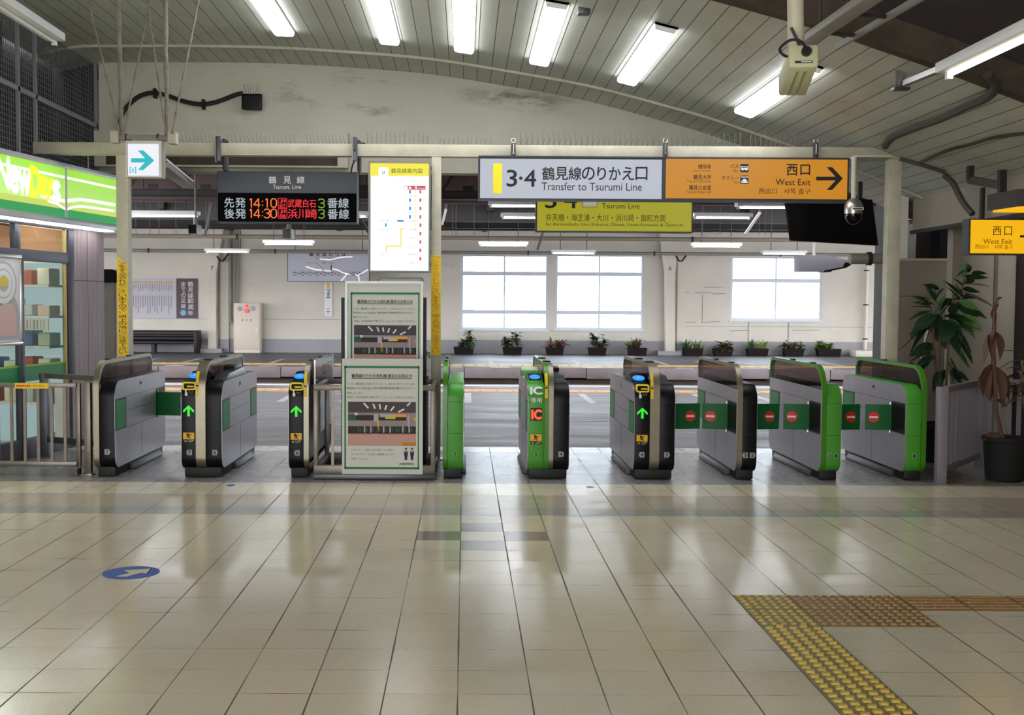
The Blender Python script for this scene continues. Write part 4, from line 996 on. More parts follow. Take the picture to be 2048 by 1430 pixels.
# lit arrow sign under a pipe hanger
Y5 = 10.1
s = thing('evacuation_sign', 'small glowing white box sign with turquoise arrow hanging by the first post', 'sign', at(288, 318, Y5))
case(s, 252, 282, 323.5, 354.5, Y5, 0.12, 'alu_case', rim=3)
w = MB(); prect(w, 256, 288, 317.5, 352, Y5, 'exit_white', 0.0); w.build('lit_panel', s, smooth=0)
w = MB(); ppoly(w, [(262.5, 316.5), (290, 316.5), (276, 301), (287, 301), (309, 321), (287, 340), (276, 340), (290, 325), (262.5, 325)], Y5, 'cyan', 0.003)
for q in ((259.5, 334, 261, 347), (259.5, 334, 263, 335.3), (271, 334, 272.6, 347), (269, 334, 272.6, 335.3), (259.5, 345.7, 262, 347), (270, 345.7, 272.6, 347)): prect(w, *q, Y5, 'cyan', 0.003)
pstroke(w, [(266.5, 337), (266, 341), (263, 345)], 1.3, Y5, 'cyan', 0.003); pstroke(w, [(266, 341), (269, 345.5)], 1.3, Y5, 'cyan', 0.003); pstroke(w, [(263.5, 338.5), (269.5, 339.5)], 1.3, Y5, 'cyan', 0.003)
w.build('arrow_pictogram', s, smooth=0)
YH = Y5+0.06
h = thing('pipe_hanger', 'dusty pipe hanger with chains holding the turquoise arrow sign', 'hanger', at(290, 280, YH))
w = MB(); p0, p1 = at(232, 275, YH), at(346, 277, YH); w.tube([p0, p1], 0.028, 'pipe_grey', 10)
for px in (253, 316): q = at(px, 275, YH); w.tube([q+Vector((-0.006, 0, 0)), q+Vector((0.006, 0, 0))], 0.034, 'cable_black', 10)
for p in (p0, p1): w.box(p.x-0.035, p.x+0.035, YH-0.05, YH+0.05, p.z-0.05, p.z+0.05, 'cream_steel')
w.box(at(262, 280, Y5).x, at(314, 280, Y5).x, Y5+0.03, Y5+0.09, at(290, 282, Y5).z+0.004, p0.z, 'pipe_grey')
w.build('cross_pipe', h)
mat('dusty_pipe', '#857d72', 0.8, var=0.35, vscale=18, bump=0.6, bscale=40)
for a, b in (((244, 272), (236, -30)), ((334, 272), (330, -30))):
    w = MB(); q0, q1 = at(*a, YH), at(*b, YH); q1.z = min(q1.z, prof_z(q1.x)); n = 14
    w.tube([q0+(q1-q0)*(k/n)+Vector((random.uniform(-.004, .004), 0, 0)) for k in range(n+1)], [0.021+random.uniform(-.003, .004) for k in range(n+1)], 'dusty_pipe', 8); w.build('hanger_pole', h)
for a, b in (((240, 268), (174, -12)), ((248, 268), (302, -12)), ((332, 268), (292, -12)), ((344, 268), (400, -12))):
    w = MB(); q0, q1 = at(*a, YH-0.05), at(*b, YH+0.1); n = 22; w.tube([q0+(q1-q0)*(k/n) for k in range(n+1)], [0.007+(0.006 if k % 3 == 0 else 0) for k in range(n+1)], 'dusty_pipe', 6); w.build('chain', h)

# yellow tape notices on the posts
TAPE = 'フンをする恐れがございますので、頭上の鳩にご注意下さい'
mat('faded_orange', '#c9801a', 0.7)
for i, (pa, pb, ya, yb, ink, lab) in enumerate(((236, 258, 513, 712, 'ink', 'yellow vertical notice strip with black characters on the first post'), (863, 881.5, 511, 711, 'faded_orange', 'yellow vertical notice strip with faded orange characters on the middle post')), 0):
    Yt = YF-0.062; xa, xb = POST[1+i]; xa += 0.002; xb -= 0.002 if i else 0.012
    za, zb_ = at(pa, ya, Yt).z, at(pa, yb, Yt).z
    w = MB(); top = [(xa, za), (xa+(xb-xa)*0.3, za-0.012), (xa+(xb-xa)*0.55, za-0.05), (xb, za-0.075)] if i == 0 else [(xa, za), (xb, za)]
    w.prism([(xa, zb_)]+top+[(xb, zb_)], Yt-0.002, Yt, 'tape_yellow', 'Y')
    t = tag(w.build('notice_strip', loc=((xa+xb)/2, Yt, zb_)), lab, 'notice', 'pigeon warnings on the posts')
    w = MB(); chars = TAPE[1:] if i == 0 else TAPE; z1 = za-(0.05 if i == 0 else 0.01); st_ = (z1-zb_-0.02)/len(chars); wd = (xb-xa)
    for k, ch in enumerate(chars):
        zt_ = z1-st_*k; small = ch == '、'
        txt(w, ch, (xa+wd*0.14, xb-wd*0.12 if not small else xa+wd*0.35, zt_-st_*(0.88 if not small else 0.4), zt_), on_y(Yt-0.0035), ink)
    w.build('lettering', t, smooth=0)

# amber exit sign at the side passage with the canopy over it
Y6 = 10.4
s = thing('amber_exit_sign', 'glowing amber West Exit box sign beside the corrugated wall', 'sign', at(1994, 475, Y6))
case(s, 1937, 438, 2062, 509, Y6, 0.15, 'sign_case', rim=2.2)
w = MB(); prect(w, 1940, 440.5, 2060, 506.5, Y6, 'amber_panel', 0.0); w.build('lit_panel', s, smooth=0)
mat('amber_ink', '#7a4a06', 0.7)
w = MB(); ptxt(w, '西', 1985, 453, 2003, 471, Y6, 'ink'); ptxt(w, '口', 2008, 453, 2024, 471, Y6, 'ink'); ptxt(w, 'West Exit', 1966, 478, 2024, 488, Y6, 'amber_ink'); ptxt(w, '西出口', 1950, 489, 1976, 497, Y6, 'amber_ink'); ptxt(w, '서쪽 출구', 1988, 490, 2025, 498, Y6, 'amber_ink'); prect(w, 2039.5, 470.5, 2060, 475, Y6, 'ink', 0.004); w.build('lettering', s, smooth=0)
w = MB(); a = at(1960, 430, Y6+0.08); w.box(a.x, a.x+0.03, Y6+0.05, Y6+0.1, at(1960, 439, Y6).z, a.z+0.25, 'dark_steel'); a = at(2040, 430, Y6+0.08); w.box(a.x, a.x+0.03, Y6+0.05, Y6+0.1, at(1960, 439, Y6).z, a.z+0.25, 'dark_steel'); w.build('hanger', s)
s = thing('passage_canopy', 'dark canopy with glowing amber underside above the amber exit sign', 'canopy', at(2020, 400, 9.2))
q0 = at(1984, 424, 10.0); w = MB(); zc = q0.z; 
w.prism([(q0.x, 10.1), (q0.x+1.6, 10.1), (q0.x+1.6, 8.4), (q0.x+0.02, 9.6)], zc+0.02, zc+0.16, 'dark_steel', 'Z'); w.build('canopy_hood', s)
w = MB(); w.prism([(q0.x+0.03, 10.05), (q0.x+1.5, 10.05), (q0.x+1.5, 8.6), (q0.x+0.06, 9.66)], zc, zc+0.019, 'amber_panel', 'Z'); w.build('lit_underside', s)

# ------------------------------------------------------------------ ceiling lights under the vault
mat('fixture_white', '#eef0f2', 0.5); glow('fill_light', '#fbf8ea', 70.0)
LIGHTS = [((498, 0), (550, 72), (589, 71), 'first'), ((0, 0), (760, 88), (799.5, 89.5), 'second'), ((0, 0), (907.5, 103), (950, 107), 'third'), ((0, 0), (1057.5, 126), (1100, 133.5), 'fourth'), ((0, 0), (1234, 163), (1275, 172), 'fifth'), ((0, 0), (1467, 225), (1510, 236), 'sixth')]
def hall_light(x, y0, y1, label):
    zc = prof_z(x); nr = prof_n(x); tx = Vector((-nr.z, 0, nr.x)); tx = tx if tx.x > 0 else -tx
    t = thing('ceiling_light', label, 'ceiling light', (x, (y0+y1)/2, zc), 'long ceiling lights under the vault')
    c = Vector((x, 0, zc)); hw = 0.105
    def put(u, d, y): v = c+tx*u+nr*d; return Vector((v.x, y, v.z))
    w = MB(); sec = [(-hw, -0.01), (-hw, 0.02), (-0.032, 0.0205), (0.032, 0.0205), (hw, 0.02), (hw, -0.01)]
    vs = [put(u, d, y0) for u, d in sec]+[put(u, d, y1) for u, d in sec]; n = len(sec)
    w.add(vs, [(i, (i+1) % n, n+(i+1) % n, n+i) for i in range(n)]+[tuple(range(n)), tuple(range(2*n-1, n-1, -1))], 'fixture_white')
    for y in (y0, y1-0.012): w.add([put(u, d, yy) for yy in (y, y+0.012) for u, d in ((-hw, -0.01), (hw, -0.01), (hw*0.8, 0.06), (-hw*0.8, 0.06))], [(0, 1, 2, 3), (7, 6, 5, 4), (0, 4, 5, 1), (1, 5, 6, 2), (2, 6, 7, 3), (3, 7, 4, 0)], 'fixture_white')
    w.build('fixture_housing', t, smooth=0)
    w = MB(); sec = [(-0.1, 0.021), (-0.098, 0.05), (-0.03, 0.058), (0.03, 0.058), (0.098, 0.05), (0.1, 0.021)]; n = 6
    vs = [put(u, d, y0+0.035) for u, d in sec]+[put(u, d, y1-0.02) for u, d in sec]
    w.add(vs, [(i, (i+1) % n, n+(i+1) % n, n+i) for i in range(n)]+[tuple(range(n)), tuple(range(2*n-1, n-1, -1))], 'hall_light'); o = w.build('light_tube', t, smooth=0)
def solve_light(pa, pb):
    """where the far end of a lamp seen at these two spots hangs from the vault"""
    px, py = (pa[0]+pb[0])/2, (pa[1]+pb[1])/2; lo, hi = 6.0, 13.4
    for _ in range(40):
        mid = (lo+hi)/2; p = at(px, py, mid)
        if p.z+0.05 > prof_z(p.x): hi = mid
        else: lo = mid
    return at(px, py, lo)
ORD = ['first', 'second', 'third', 'fourth', 'fifth', 'sixth']
for k, (_, pa, pb, nm) in enumerate(LIGHTS):
    p = solve_light(pa, pb)
    hall_light(p.x, p.y-2.3, p.y, 'long white ceiling light, %s of the row counted from the mesh screen' % nm)
# unseen lamps added behind the camera to fill light onto the gates and signs
w = MB()
for k, x in enumerate((-6.2, -4.8, -3.4, -2.0, -0.6)):
    w.box(x-0.11, x+0.11, -2.35, -0.05, 3.55, 3.6, 'fixture_white'); w.tube([(x, -2.2, 3.6), (x, -2.2, 4.9)], 0.012, 'gunmetal', 6); w.tube([(x, -0.2, 3.6), (x, -0.2, 4.9)], 0.012, 'gunmetal', 6)
    w.tube([(x, -2.3, 3.5), (x, -0.1, 3.5)], 0.05, 'fill_light', 12)
struct(w, 'unseen_fill_lamps')
# near strip light under the dark roof
def strip_light(p0, p1, wdt, label, lit=True, group=None, twin=False, m='tube_light'):
    p0, p1 = Vector(p0), Vector(p1); c = (p0+p1)/2
    t = thing('strip_light', label, 'strip light', c, group)
    d = (p1-p0).normalized(); w = MB(); w.bar(p0+Vector((0, 0, 0.05)), p1+Vector((0, 0, 0.05)), wdt, 0.07, 'fixture_white'); w.build('fixture_housing', t, bevel=0.006)
    w = MB(); off = [Vector((0, 0, 0))]
    for o_ in off: w.tube([p0+d*0.04+o_, p1-d*0.04+o_], 0.017, m if lit else 'white', 10)
    w.build('light_tube', t)
    for e in (p0+d*0.02, p1-d*0.06):
        w = MB(); w.bar(e, e+d*0.04, 0.04, 0.06, 'fixture_white'); w.build('tube_socket', t)
    return t
glow('warm_tube', '#fbfce0', 4.0)
q = at(1893, 152, 7.75); strip_light((q.x, 5.3, q.z), (q.x, 7.75, q.z), 0.16, 'bright strip light with bare tube under the dark roof by the mesh band', m='warm_tube')
q = at(112, 86, 10.3); strip_light((q.x, 7.6, q.z), (q.x, 10.3, q.z), 0.17, 'unlit strip light above the mesh screen', lit=False)

# ------------------------------------------------------------------ fluorescent lamps over the platforms
PL = [(260, 398, 432, 19.7, 'above the near platform beyond the first post'), (715, 737, 433, 20.2, 'just visible between the departure board and the route map box'), (977, 1100, 412, 18.8, 'half hidden behind the yellow green sign, upper one'), (1002, 1120, 435.5, 21.3, 'half hidden behind the yellow green sign, lower one'),
      (1386, 1503, 435.5, 21.3, 'just beyond the end of the yellow green sign'), (1472, 1590, 415, 19.0, 'beside the big dark monitor'), (410, 499, 503.5, 30.5, 'over the far bench and riveted column'), (527, 628, 488, 27.0, 'under the departure board camera'),
      (957, 1056, 490.5, 27.3, 'above the first window, hung in front of it'), (1103, 1191, 506.5, 30.5, 'over the head of the middle window'), (1383, 1482, 493, 27.3, 'near the second riveted column'), (1524, 1612, 507.5, 30.5, 'over the head of the last window')]
for (xa, xb, y, Y, where) in PL:
    a, b = at(xa, y, Y), at(xb, y, Y); b.z = a.z = (a.z+b.z)/2
    t = strip_light(a, b, 0.24, 'lit platform strip light '+where, group='strip lights over the platforms')
    for f in (0.2, 0.8):
        p = a+(b-a)*f; w = MB(); w.tube([p+Vector((0, 0, 0.08)), Vector((p.x, p.y, 4.26 if Y < 21 or Y > 27.2 else 4.26))], 0.009, 'dark_steel', 6); w.build('hanger_rod', t)
# ------------------------------------------------------------------ railings and notices between the gates
def railing(name, label, x0, x1, y, z0, z1, bars, tw=0.04, post_out=0.0, group=None, feet=True):
    t = thing(name, label, 'railing', ((x0+x1)/2, y, 0), group)
    w = MB(); w.box(x0, x1, y-tw/2, y+tw/2, z1-tw, z1, 'rail_steel'); w.build('top_rail', t, bevel=0.004)
    w = MB(); w.box(x0, x1, y-tw/2, y+tw/2, z0, z0+tw*1.1, 'rail_steel'); w.build('bottom_rail', t, bevel=0.004)
    for x in (x0, x1):
        w = MB(); w.box(x-tw/2, x+tw/2, y-tw/2, y+tw/2, 0.004 if feet else z0, z1, 'rail_steel'); w.build('post', t, bevel=0.004)
    for k in range(bars):
        x = x0+(x1-x0)*(k+1)/(bars+1); w = MB(); w.box(x-0.013, x+0.013, y-0.008, y+0.008, z0+tw, z1-tw, 'rail_steel'); w.build('bar', t)
    return t
mat('rail_steel', '#7a726a', 0.42, 0.7, var=0.15, vscale=10)
Yr = 10.38
xr = at(158, 900, Yr).x
t = railing('railing_gate', 'steel barred railing with a yellow sticker in front of the shop glass', -4.52, xr, Yr, 0.075, at(100, 766, Yr).z, 7, feet=False)
w = MB(); w.tube([(xr, Yr, 0.06), (xr, Yr, 0.085)], 0.02, 'rail_steel', 8); w.tube([(xr-0.012, Yr, 0.03), (xr+0.012, Yr, 0.03)], 0.028, 'rubber', 14); w.build('caster', t)
w = MB(); w.tube([(-4.48, Yr, 0.06), (-4.48, Yr, 0.085)], 0.02, 'rail_steel', 8); w.tube([(-4.492, Yr, 0.03), (-4.468, Yr, 0.03)], 0.028, 'rubber', 14); w.build('caster', t)
q = pbox(30, 766.5, 97, 777, Yr-0.02); w = MB(); w.box(q[0], q[1], Yr-0.023, Yr-0.02, q[2], q[3], 'tape_yellow')
for k in range(7): w.box(q[0]+0.012+k*0.019, q[0]+0.026+k*0.019, Yr-0.0245, Yr-0.0225, q[2]+0.017, q[3]-0.017, 'no_entry_red')
for k in range(6): w.box(q[0]+0.165+k*0.018, q[0]+0.177+k*0.018, Yr-0.0245, Yr-0.0225, q[2]+0.02, q[3]-0.02, 'faded_orange')
o = w.build('yellow_sticker', t, smooth=0); o['label'] = 'yellow sticker with small red characters'
xg = at(177, 900, 10.36).x
w = MB(); w.box(xg-0.03, xg+0.03, 10.33, 10.39, 0.0, at(177, 765, 10.36).z, 'rail_steel'); w.box(xg-0.045, xg+0.045, 10.31, 10.41, 0.0, 0.012, 'steel')
for dx in (-0.033, 0.033): w.lathe([(0.008, 0.012), (0.008, 0.024)], (xg+dx, 10.322, 0), 'chrome', 8)
tag(w.build('railing_post', bevel=0.003, loc=(xg, 10.36, 0)), 'square steel post between the barred railing and the outer ticket gate', 'post')
# inner railing returning along the shop
t = thing('inner_railing', 'second steel railing behind the barred one, running back beside the shop door', 'railing', (-3.9, 11.3, 0))
A, B = Vector((-4.26, 11.5, 0)), Vector((-3.43, 11.02, 0)); d = (B-A).normalized(); ztr = 0.86
for p in (A, B):
    w = MB(); w.box(p.x-0.04, p.x+0.04, p.y-0.04, p.y+0.04, 0, ztr, 'gunmetal'); w.box(p.x-0.06, p.x+0.06, p.y-0.06, p.y+0.06, 0, 0.012, 'gunmetal'); w.build('post', t, bevel=0.004)
w = MB(); w.bar(A-d*0.05+Vector((0, 0, ztr-0.025)), B+Vector((0, 0, ztr-0.025)), 0.06, 0.05, 'rail_steel'); w.build('top_rail', t)
w = MB(); w.bar(A+Vector((0, 0, 0.19)), B+Vector((0, 0, 0.19)), 0.04, 0.06, 'gunmetal'); w.build('bottom_rail', t)
w = MB(); w.bar(A+d*0.15+Vector((0, 0, 0.48)), A+d*0.27+Vector((0, 0, 0.48)), 0.012, 0.52, 'paper'); w.build('side_plate', t)
for k in range(6):
    p = A+d*(0.34+0.09*k); w = MB(); w.box(p.x-0.012, p.x+0.012, p.y-0.008, p.y+0.008, 0.2, ztr-0.04, 'rail_steel'); w.build('bar', t)

# box railing that carries the notices
YB0, YB1 = 10.16, 10.98
xa, xb = at(632, 900, YB0).x, at(866, 900, YB0).x; zt = at(750, 770, YB0).z
t = thing('box_railing', 'rectangular steel box railing that carries the removal notices', 'railing', ((xa+xb)/2, (YB0+YB1)/2, 0))
for y in (YB0, YB1):
    w = MB(); w.box(xa-0.02, xb+0.02, y-0.025, y+0.025, zt-0.05, zt, 'rail_steel'); w.build('top_rail', t, bevel=0.004)
    w = MB(); w.box(xa-0.02, xb+0.02, y-0.025, y+0.025, 0.05, 0.13, 'rail_steel'); w.build('bottom_rail', t, bevel=0.004)
    w = MB(); w.box(xa-0.02, xb+0.02, y-0.03, y+0.03, 0.001, 0.05, 'gunmetal'); w.build('base_plate', t, bevel=0.004)
    for x in (xa, xb):
        w = MB(); w.box(x-0.02, x+0.02, y-0.022, y+0.022, 0.05, zt-0.05, 'rail_steel'); w.build('post', t, bevel=0.004)
    for k in range(6):
        x = xa+(xb-xa)*(k+1)/7; w = MB(); w.box(x-0.012, x+0.012, y-0.008, y+0.008, 0.13, zt-0.05, 'rail_steel'); w.build('bar', t)
for x in (xa, xb):
    w = MB(); w.box(x-0.022, x+0.022, YB0+0.025, YB1-0.025, zt-0.045, zt-0.003, 'rail_steel'); w.build('side_rail', t, bevel=0.004)
    w = MB(); w.box(x-0.022, x+0.022, YB0+0.03, YB1-0.03, 0.06, 0.11, 'rail_steel'); w.build('side_rail', t, bevel=0.004)
# framed clear screen behind gate 6
w = MB(); q = pbox(618, 712, 660, 762, 11.0)
t2 = thing('clear_screen', 'clear plastic screen with faint lettering behind gate 6', 'screen', (-1.375, 11.0, 0))
w = MB(); w.box(-1.385, -1.375, 10.46, 11.85, 0.35, 1.06, 'frosted_screen'); w.build('screen_sheet', t2)
w = MB(); w.box(-1.387, -1.373, 10.44, 10.46, 0.0, 1.06, 'steel'); w.box(-1.387, -1.373, 11.85, 11.87, 0.0, 1.06, 'steel'); w.build('screen_edge', t2)
w = MB()
for r_, z in enumerate((0.99, 0.93)):
    for k, ch in enumerate('改札口'): txt(w, ch, (11.0+k*0.24, 11.2+k*0.24, z-0.05, z), side_put(-1.369, 1), 'ink_soft')
w.build('lettering', t2, smooth=0)

mat('frosted_white', '#dfe3df', 0.5); mat('poster_green', '#1d7a44', 0.6); mat('pic_dark', '#2b2628', 0.7); mat('pic_ceiling', '#4b4446', 0.7); mat('pic_floor', '#c79c92', 0.7); mat('pic_wall', '#9c8b8c', 0.7); mat('pic_lime', '#d8cf20', 0.7); mat('pic_grey', '#bfb8b8', 0.7); mat('pic_green', '#2f5a43', 0.7); mat('skin', '#b98a6c', 0.7); mat('navy', '#1f2233', 0.7)
def notice(root, X0, Y0, X1, Y1p, Y, full=True):
    """printed notice: green border, heading, text, a picture of this hall, closing lines. X0..Y1p photo rectangle of the whole sheet"""
    W_, H_ = X1-X0, (X1-X0)*1.435
    def u(a): return X0+a*W_
    def v(b): return Y0+b*H_
    cut = Y1p
    w = MB(); prect(w, X0, Y0, X1, min(v(1), cut), Y, 'paper', 0.0, 0.004); w.build('paper_sheet', root, smooth=0)
    w = MB(); bx0, bx1, by0, by1, t_ = 0.03, 0.955, 0.062, 0.945, 0.021
    e = 0.006
    prect(w, u(bx0), v(by0), u(bx1), v(by0+0.015), Y, 'poster_green', e)
    prect(w, u(bx0), v(by0), u(bx0+t_), min(cut, v(by1)), Y, 'poster_green', e); prect(w, u(bx1-t_), v(by0), u(bx1), min(cut, v(by1)), Y, 'poster_green', e)
    if full: prect(w, u(bx0), v(by1-0.015), u(bx1), v(by1), Y, 'poster_green', e)
    w.build('green_border', root, smooth=0)
    w = MB(); L = [('鶴見線のりかえ改札機 撤去のお知らせ', 0.12, 0.865, 0.131, 0.160, 'ink', 0.012), ('いつも、鶴見駅をご利用くださいまして、誠にありがとうございます。', 0.065, 0.91, 0.206, 0.222, 'ink_soft', 0), ('鶴見線のりかえ改札機は', 0.065, 0.37, 0.243, 0.260, 'ink_soft', 0), ('2022年2月28日(月)', 0.385, 0.72, 0.242, 0.262, 'ink', 0.01), ('をもちまして', 0.725, 0.88, 0.243, 0.260, 'ink_soft', 0), ('撤去いたします。', 0.065, 0.27, 0.283, 0.299, 'ink_soft', 0), ('今後は、改札機通過が不要となり、スムーズにご利用いただけます。', 0.065, 0.895, 0.321, 0.337, 'ink_soft', 0)]
    if full: L += [('これからも、ご利用しやすい駅づくりに努めて', 0.115, 0.64, 0.775, 0.790, 'ink_soft', 0), ('まいりますので、引き続きご愛顧賜りますよう、', 0.115, 0.655, 0.812, 0.827, 'ink_soft', 0), ('お願いいたします。', 0.115, 0.335, 0.849, 0.864, 'ink_soft', 0), ('JR鶴見駅長', 0.705, 0.89, 0.893, 0.913, 'ink', 0.004)]
    for s_, a0, a1, b0, b1, m, bo in L: ptxt(w, s_, u(a0), v(b0), u(a1), v(b1), Y, m, bo, 0.0065)
    prect(w, u(0.12), v(0.166), u(0.865), v(0.168), Y, 'ink', e); w.build('lettering', root, smooth=0)
    # picture
    w = MB(); a0, a1, b0, b1 = 0.075, 0.912, 0.370, 0.745
    def R(p0, q0, p1, q1, m, k=0):
        yb_ = v(b0+(b1-b0)*q1); 
        if yb_ > cut: yb_ = cut
        if v(b0+(b1-b0)*q0) < yb_: prect(w, u(a0+(a1-a0)*p0), v(b0+(b1-b0)*q0), u(a0+(a1-a0)*p1), yb_, Y, m, 0.0055+0.0006*k, 0.0005)
    R(0, 0, 1, 1, 'pic_wall'); R(0, 0, 1, 0.24, 'pic_ceiling', 1); R(0, 0.72, 1, 1, 'pic_floor', 1); R(0.12, 0.30, 0.4, 0.42, 'pic_dark', 1); R(0.45, 0.29, 0.86, 0.42, 'pic_dark', 1)
    R(0, 0.56, 1, 0.72, 'pic_dark', 1); R(0, 0.28, 0.12, 0.42, 'pic_green', 1); R(0.1, 0.24, 0.14, 0.30, 'white', 2); R(0.38, 0.28, 0.45, 0.44, 'pic_grey', 2); R(0.47, 0.28, 0.67, 0.345, 'pic_grey', 2); R(0.67, 0.28, 0.86, 0.345, 'sign_yellow', 2); R(0.55, 0.345, 0.7, 0.39, 'pic_lime', 2); R(0.43, 0.44, 0.455, 0.66, 'sign_yellow', 2); R(0.97, 0.36, 1, 0.42, 'sign_yellow', 2); R(0.8, 0.93, 1, 1, 'faded_orange', 2)
    for k in range(9): x = 0.14+0.094*k; R(x, 0.56, x+0.02, 0.70, 'pic_grey' if k % 3 else 'pic_green', 2); R(x+0.03, 0.6, x+0.055, 0.68, 'pic_green', 2)
    for k in range(34):
        x = 0.05+0.028*k
        if not 0.34 < x < 0.43: R(x, 0.73, x+0.012, 0.75, 'no_entry_red', 2)
    R(0.88, 0.3, 0.9, 0.56, 'pic_grey', 2)
    for (xa_, ya_, xb_, yb_) in ((0.23, 0.02, 0.30, 0.14), (0.37, 0.04, 0.40, 0.15), (0.465, 0.05, 0.475, 0.16), (0.57, 0.07, 0.545, 0.18), (0.68, 0.10, 0.63, 0.20), (0.83, 0.16, 0.74, 0.23), (0.92, 0.01, 0.87, 0.09)):
        pstroke(w, [(u(a0+(a1-a0)*xa_), v(b0+(b1-b0)*ya_)), (u(a0+(a1-a0)*xb_), v(b0+(b1-b0)*yb_))], W_*0.02, Y, 'white', 0.0075)
    w.build('printed_picture', root, smooth=0)
    if full:
        w = MB()
        for cx, skirt in ((0.79, True), (0.865, False)):
            def Pn(pts, m, k): ppoly(w, [(u(cx+a), v(b)) for a, b in pts], Y, m, 0.0055+0.0008*k, 0.0006)
            Pn([(-0.012, 0.772), (0.012, 0.772), (0.012, 0.790), (-0.012, 0.790)], 'skin', 0); Pn([(-0.018, 0.772), (-0.014, 0.763), (0.014, 0.763), (0.018, 0.772)], 'navy', 1)
            Pn([(-0.024, 0.794), (0.024, 0.794), (0.022, 0.832), (-0.022, 0.832)], 'navy', 0); Pn([(-0.018, 0.832), (0.018, 0.832), (0.016, 0.868), (-0.016, 0.868)], 'navy', 0); Pn([(-0.004, 0.794), (0.004, 0.794), (0, 0.812)], 'white', 1)
        w.build('staff_figures', root, smooth=0)
Yn = 10.10
s = thing('removal_notice', 'white green bordered notice fixed to the front of the box railing, lower of the two', 'notice', at(765, 946, Yn), 'ticket gate removal notices')
notice(s, 684, 718, 846, 948, Yn)
w = MB(); q = pbox(684.5, 718.5, 845.5, 947, Yn+0.005); w.box(q[0], q[1], Yn+0.004, Yn+0.03, q[2], q[3], 'white'); w.build('backing_board', s)
Yu = 10.72
s = thing('notice_stand', 'taller framed notice on a dark legged stand behind the lower notice', 'notice stand', fl(768, 935), 'ticket gate removal notices')
notice(s, 697, 572, 845.5, 790, Yu, full=False)
w = MB(); q = pbox(690.5, 563, 846.5, 795, Yu)
w.box(q[0], q[1], Yu+0.004, Yu+0.03, q[2], q[3], 'frosted_white'); r = 0.02
for c in ((q[0], q[1], q[3]-r, q[3]), (q[0], q[1], q[2], q[2]+r), (q[0], q[0]+r, q[2]+r, q[3]-r), (q[1]-r, q[1], q[2]+r, q[3]-r)): w.box(c[0], c[1], Yu-0.012, Yu+0.035, c[2], c[3], 'alu_case')
w.build('poster_frame', s, smooth=0)
for px in (686, 850):
    w = MB(); p = at(px, 595, Yu+0.05); w.box(p.x-0.016, p.x+0.016, Yu+0.04, Yu+0.075, 0.03, p.z, 'black'); w.build('stand_leg', s)
    w = MB(); w.bar((p.x, Yu-0.2, 0.03), (p.x, Yu+0.17, 0.03), 0.05, 0.05, 'rubber'); w.build('stand_foot', s, bevel=0.01)
Yk = 11.08
s = thing('white_notice_board', 'white board with big black characters mostly hidden behind the notice stand', 'notice', at(835, 760, Yk))
w = MB(); q = pbox(790, 690, 861, 752, Yk); w.box(q[0], q[1], Yk, Yk+0.02, q[2], q[3], 'white'); w.build('board_panel', s)
w = MB(); ptxt(w, '内', 848, 702, 860, 716, Yk, 'ink', 0.012); ptxt(w, 'ん。', 846, 734, 858, 743, Yk, 'ink', 0.01); ptxt(w, 'ご案', 820, 702, 845, 716, Yk, 'ink', 0.012); w.build('lettering', s, smooth=0)
w = MB()
for x in (q[0]+0.03, q[1]-0.03): w.box(x-0.012, x+0.012, Yk+0.02, Yk+0.04, 0, q[3]-0.02, 'gunmetal')
w.box(q[0], q[1], Yk-0.05, Yk+0.1, 0.0, 0.02, 'gunmetal'); w.build('board_stand', s)
s = thing('framed_board', 'silver framed board standing between the route map box and the notices', 'notice', at(800, 560, 11.42))
w = MB(); q = pbox(757, 557, 845, 640, 11.3); w.prism(rrect(q[0], q[1], q[2], q[3], 0.02), 11.3, 11.33, 'paper', 'Y'); w.build('board_panel', s)
w = MB(); P0, P1 = rrect(q[0]-0.012, q[1]+0.012, q[2]-0.012, q[3]+0.012, 0.03), rrect(q[0]+0.004, q[1]-0.004, q[2]+0.004, q[3]-0.004, 0.02); n = len(P0)
vs = [(x, y, z) for y in (11.29, 11.345) for P in (P0, P1) for x, z in P]; fs = []
for i in range(n):
    j = (i+1) % n; fs += [(i, j, n+j, n+i), (2*n+j, 2*n+i, 3*n+i, 3*n+j), (i, 2*n+i, 2*n+j, j), (n+i, n+j, 3*n+j, 3*n+i)]
w.add(vs, fs, 'gunmetal'); w.build('board_frame', s)
w = MB(); xm = (q[0]+q[1])/2; w.box(xm-0.05, xm+0.05, 11.345, 11.37, 0, q[2]+0.1, 'gunmetal'); w.box(xm-0.2, xm+0.2, 11.25, 11.4, 0, 0.02, 'gunmetal'); w.build('board_stand', s)

# railing by the plants
A, B = fl(1880, 966), fl(1957, 932)
t = thing('plant_railing', 'grey slatted railing in front of the tall rubber plant', 'railing', ((A.x+B.x)/2, (A.y+B.y)/2, 0))
zt = at(1880, 774, A.y).z
mat('rail_paint', '#8d8790', 0.5, 0.2)
d = (B-A).normalized()
for p, hw in ((A, 0.042), (B, 0.03)):
    w = MB(); w.box(p.x-hw, p.x+hw, p.y-hw, p.y+hw, 0, zt, 'rail_paint'); w.build('post', t, bevel=0.004)
for z, m in ((zt-0.03, 'top_rail'), (0.11, 'bottom_rail')):
    w = MB(); w.bar(A+Vector((0, 0, z)), B+Vector((0, 0, z)), 0.04, 0.06, 'rail_paint'); w.build(m, t, bevel=0.004)
for k in range(8):
    p = A+(B-A)*((k+1)/9); w = MB(); w.box(p.x-0.02, p.x+0.02, p.y-0.008, p.y+0.008, 0.12, zt-0.05, 'rail_paint'); w.build('slat', t)
E2 = Vector((B.x+0.75, B.y-0.05, 0))
for z in (zt-0.03, 0.11):
    w = MB(); w.bar(B+Vector((0.03, 0, z)), E2+Vector((0, 0, z)), 0.04, 0.06, 'rail_paint'); w.build('return_rail', t)
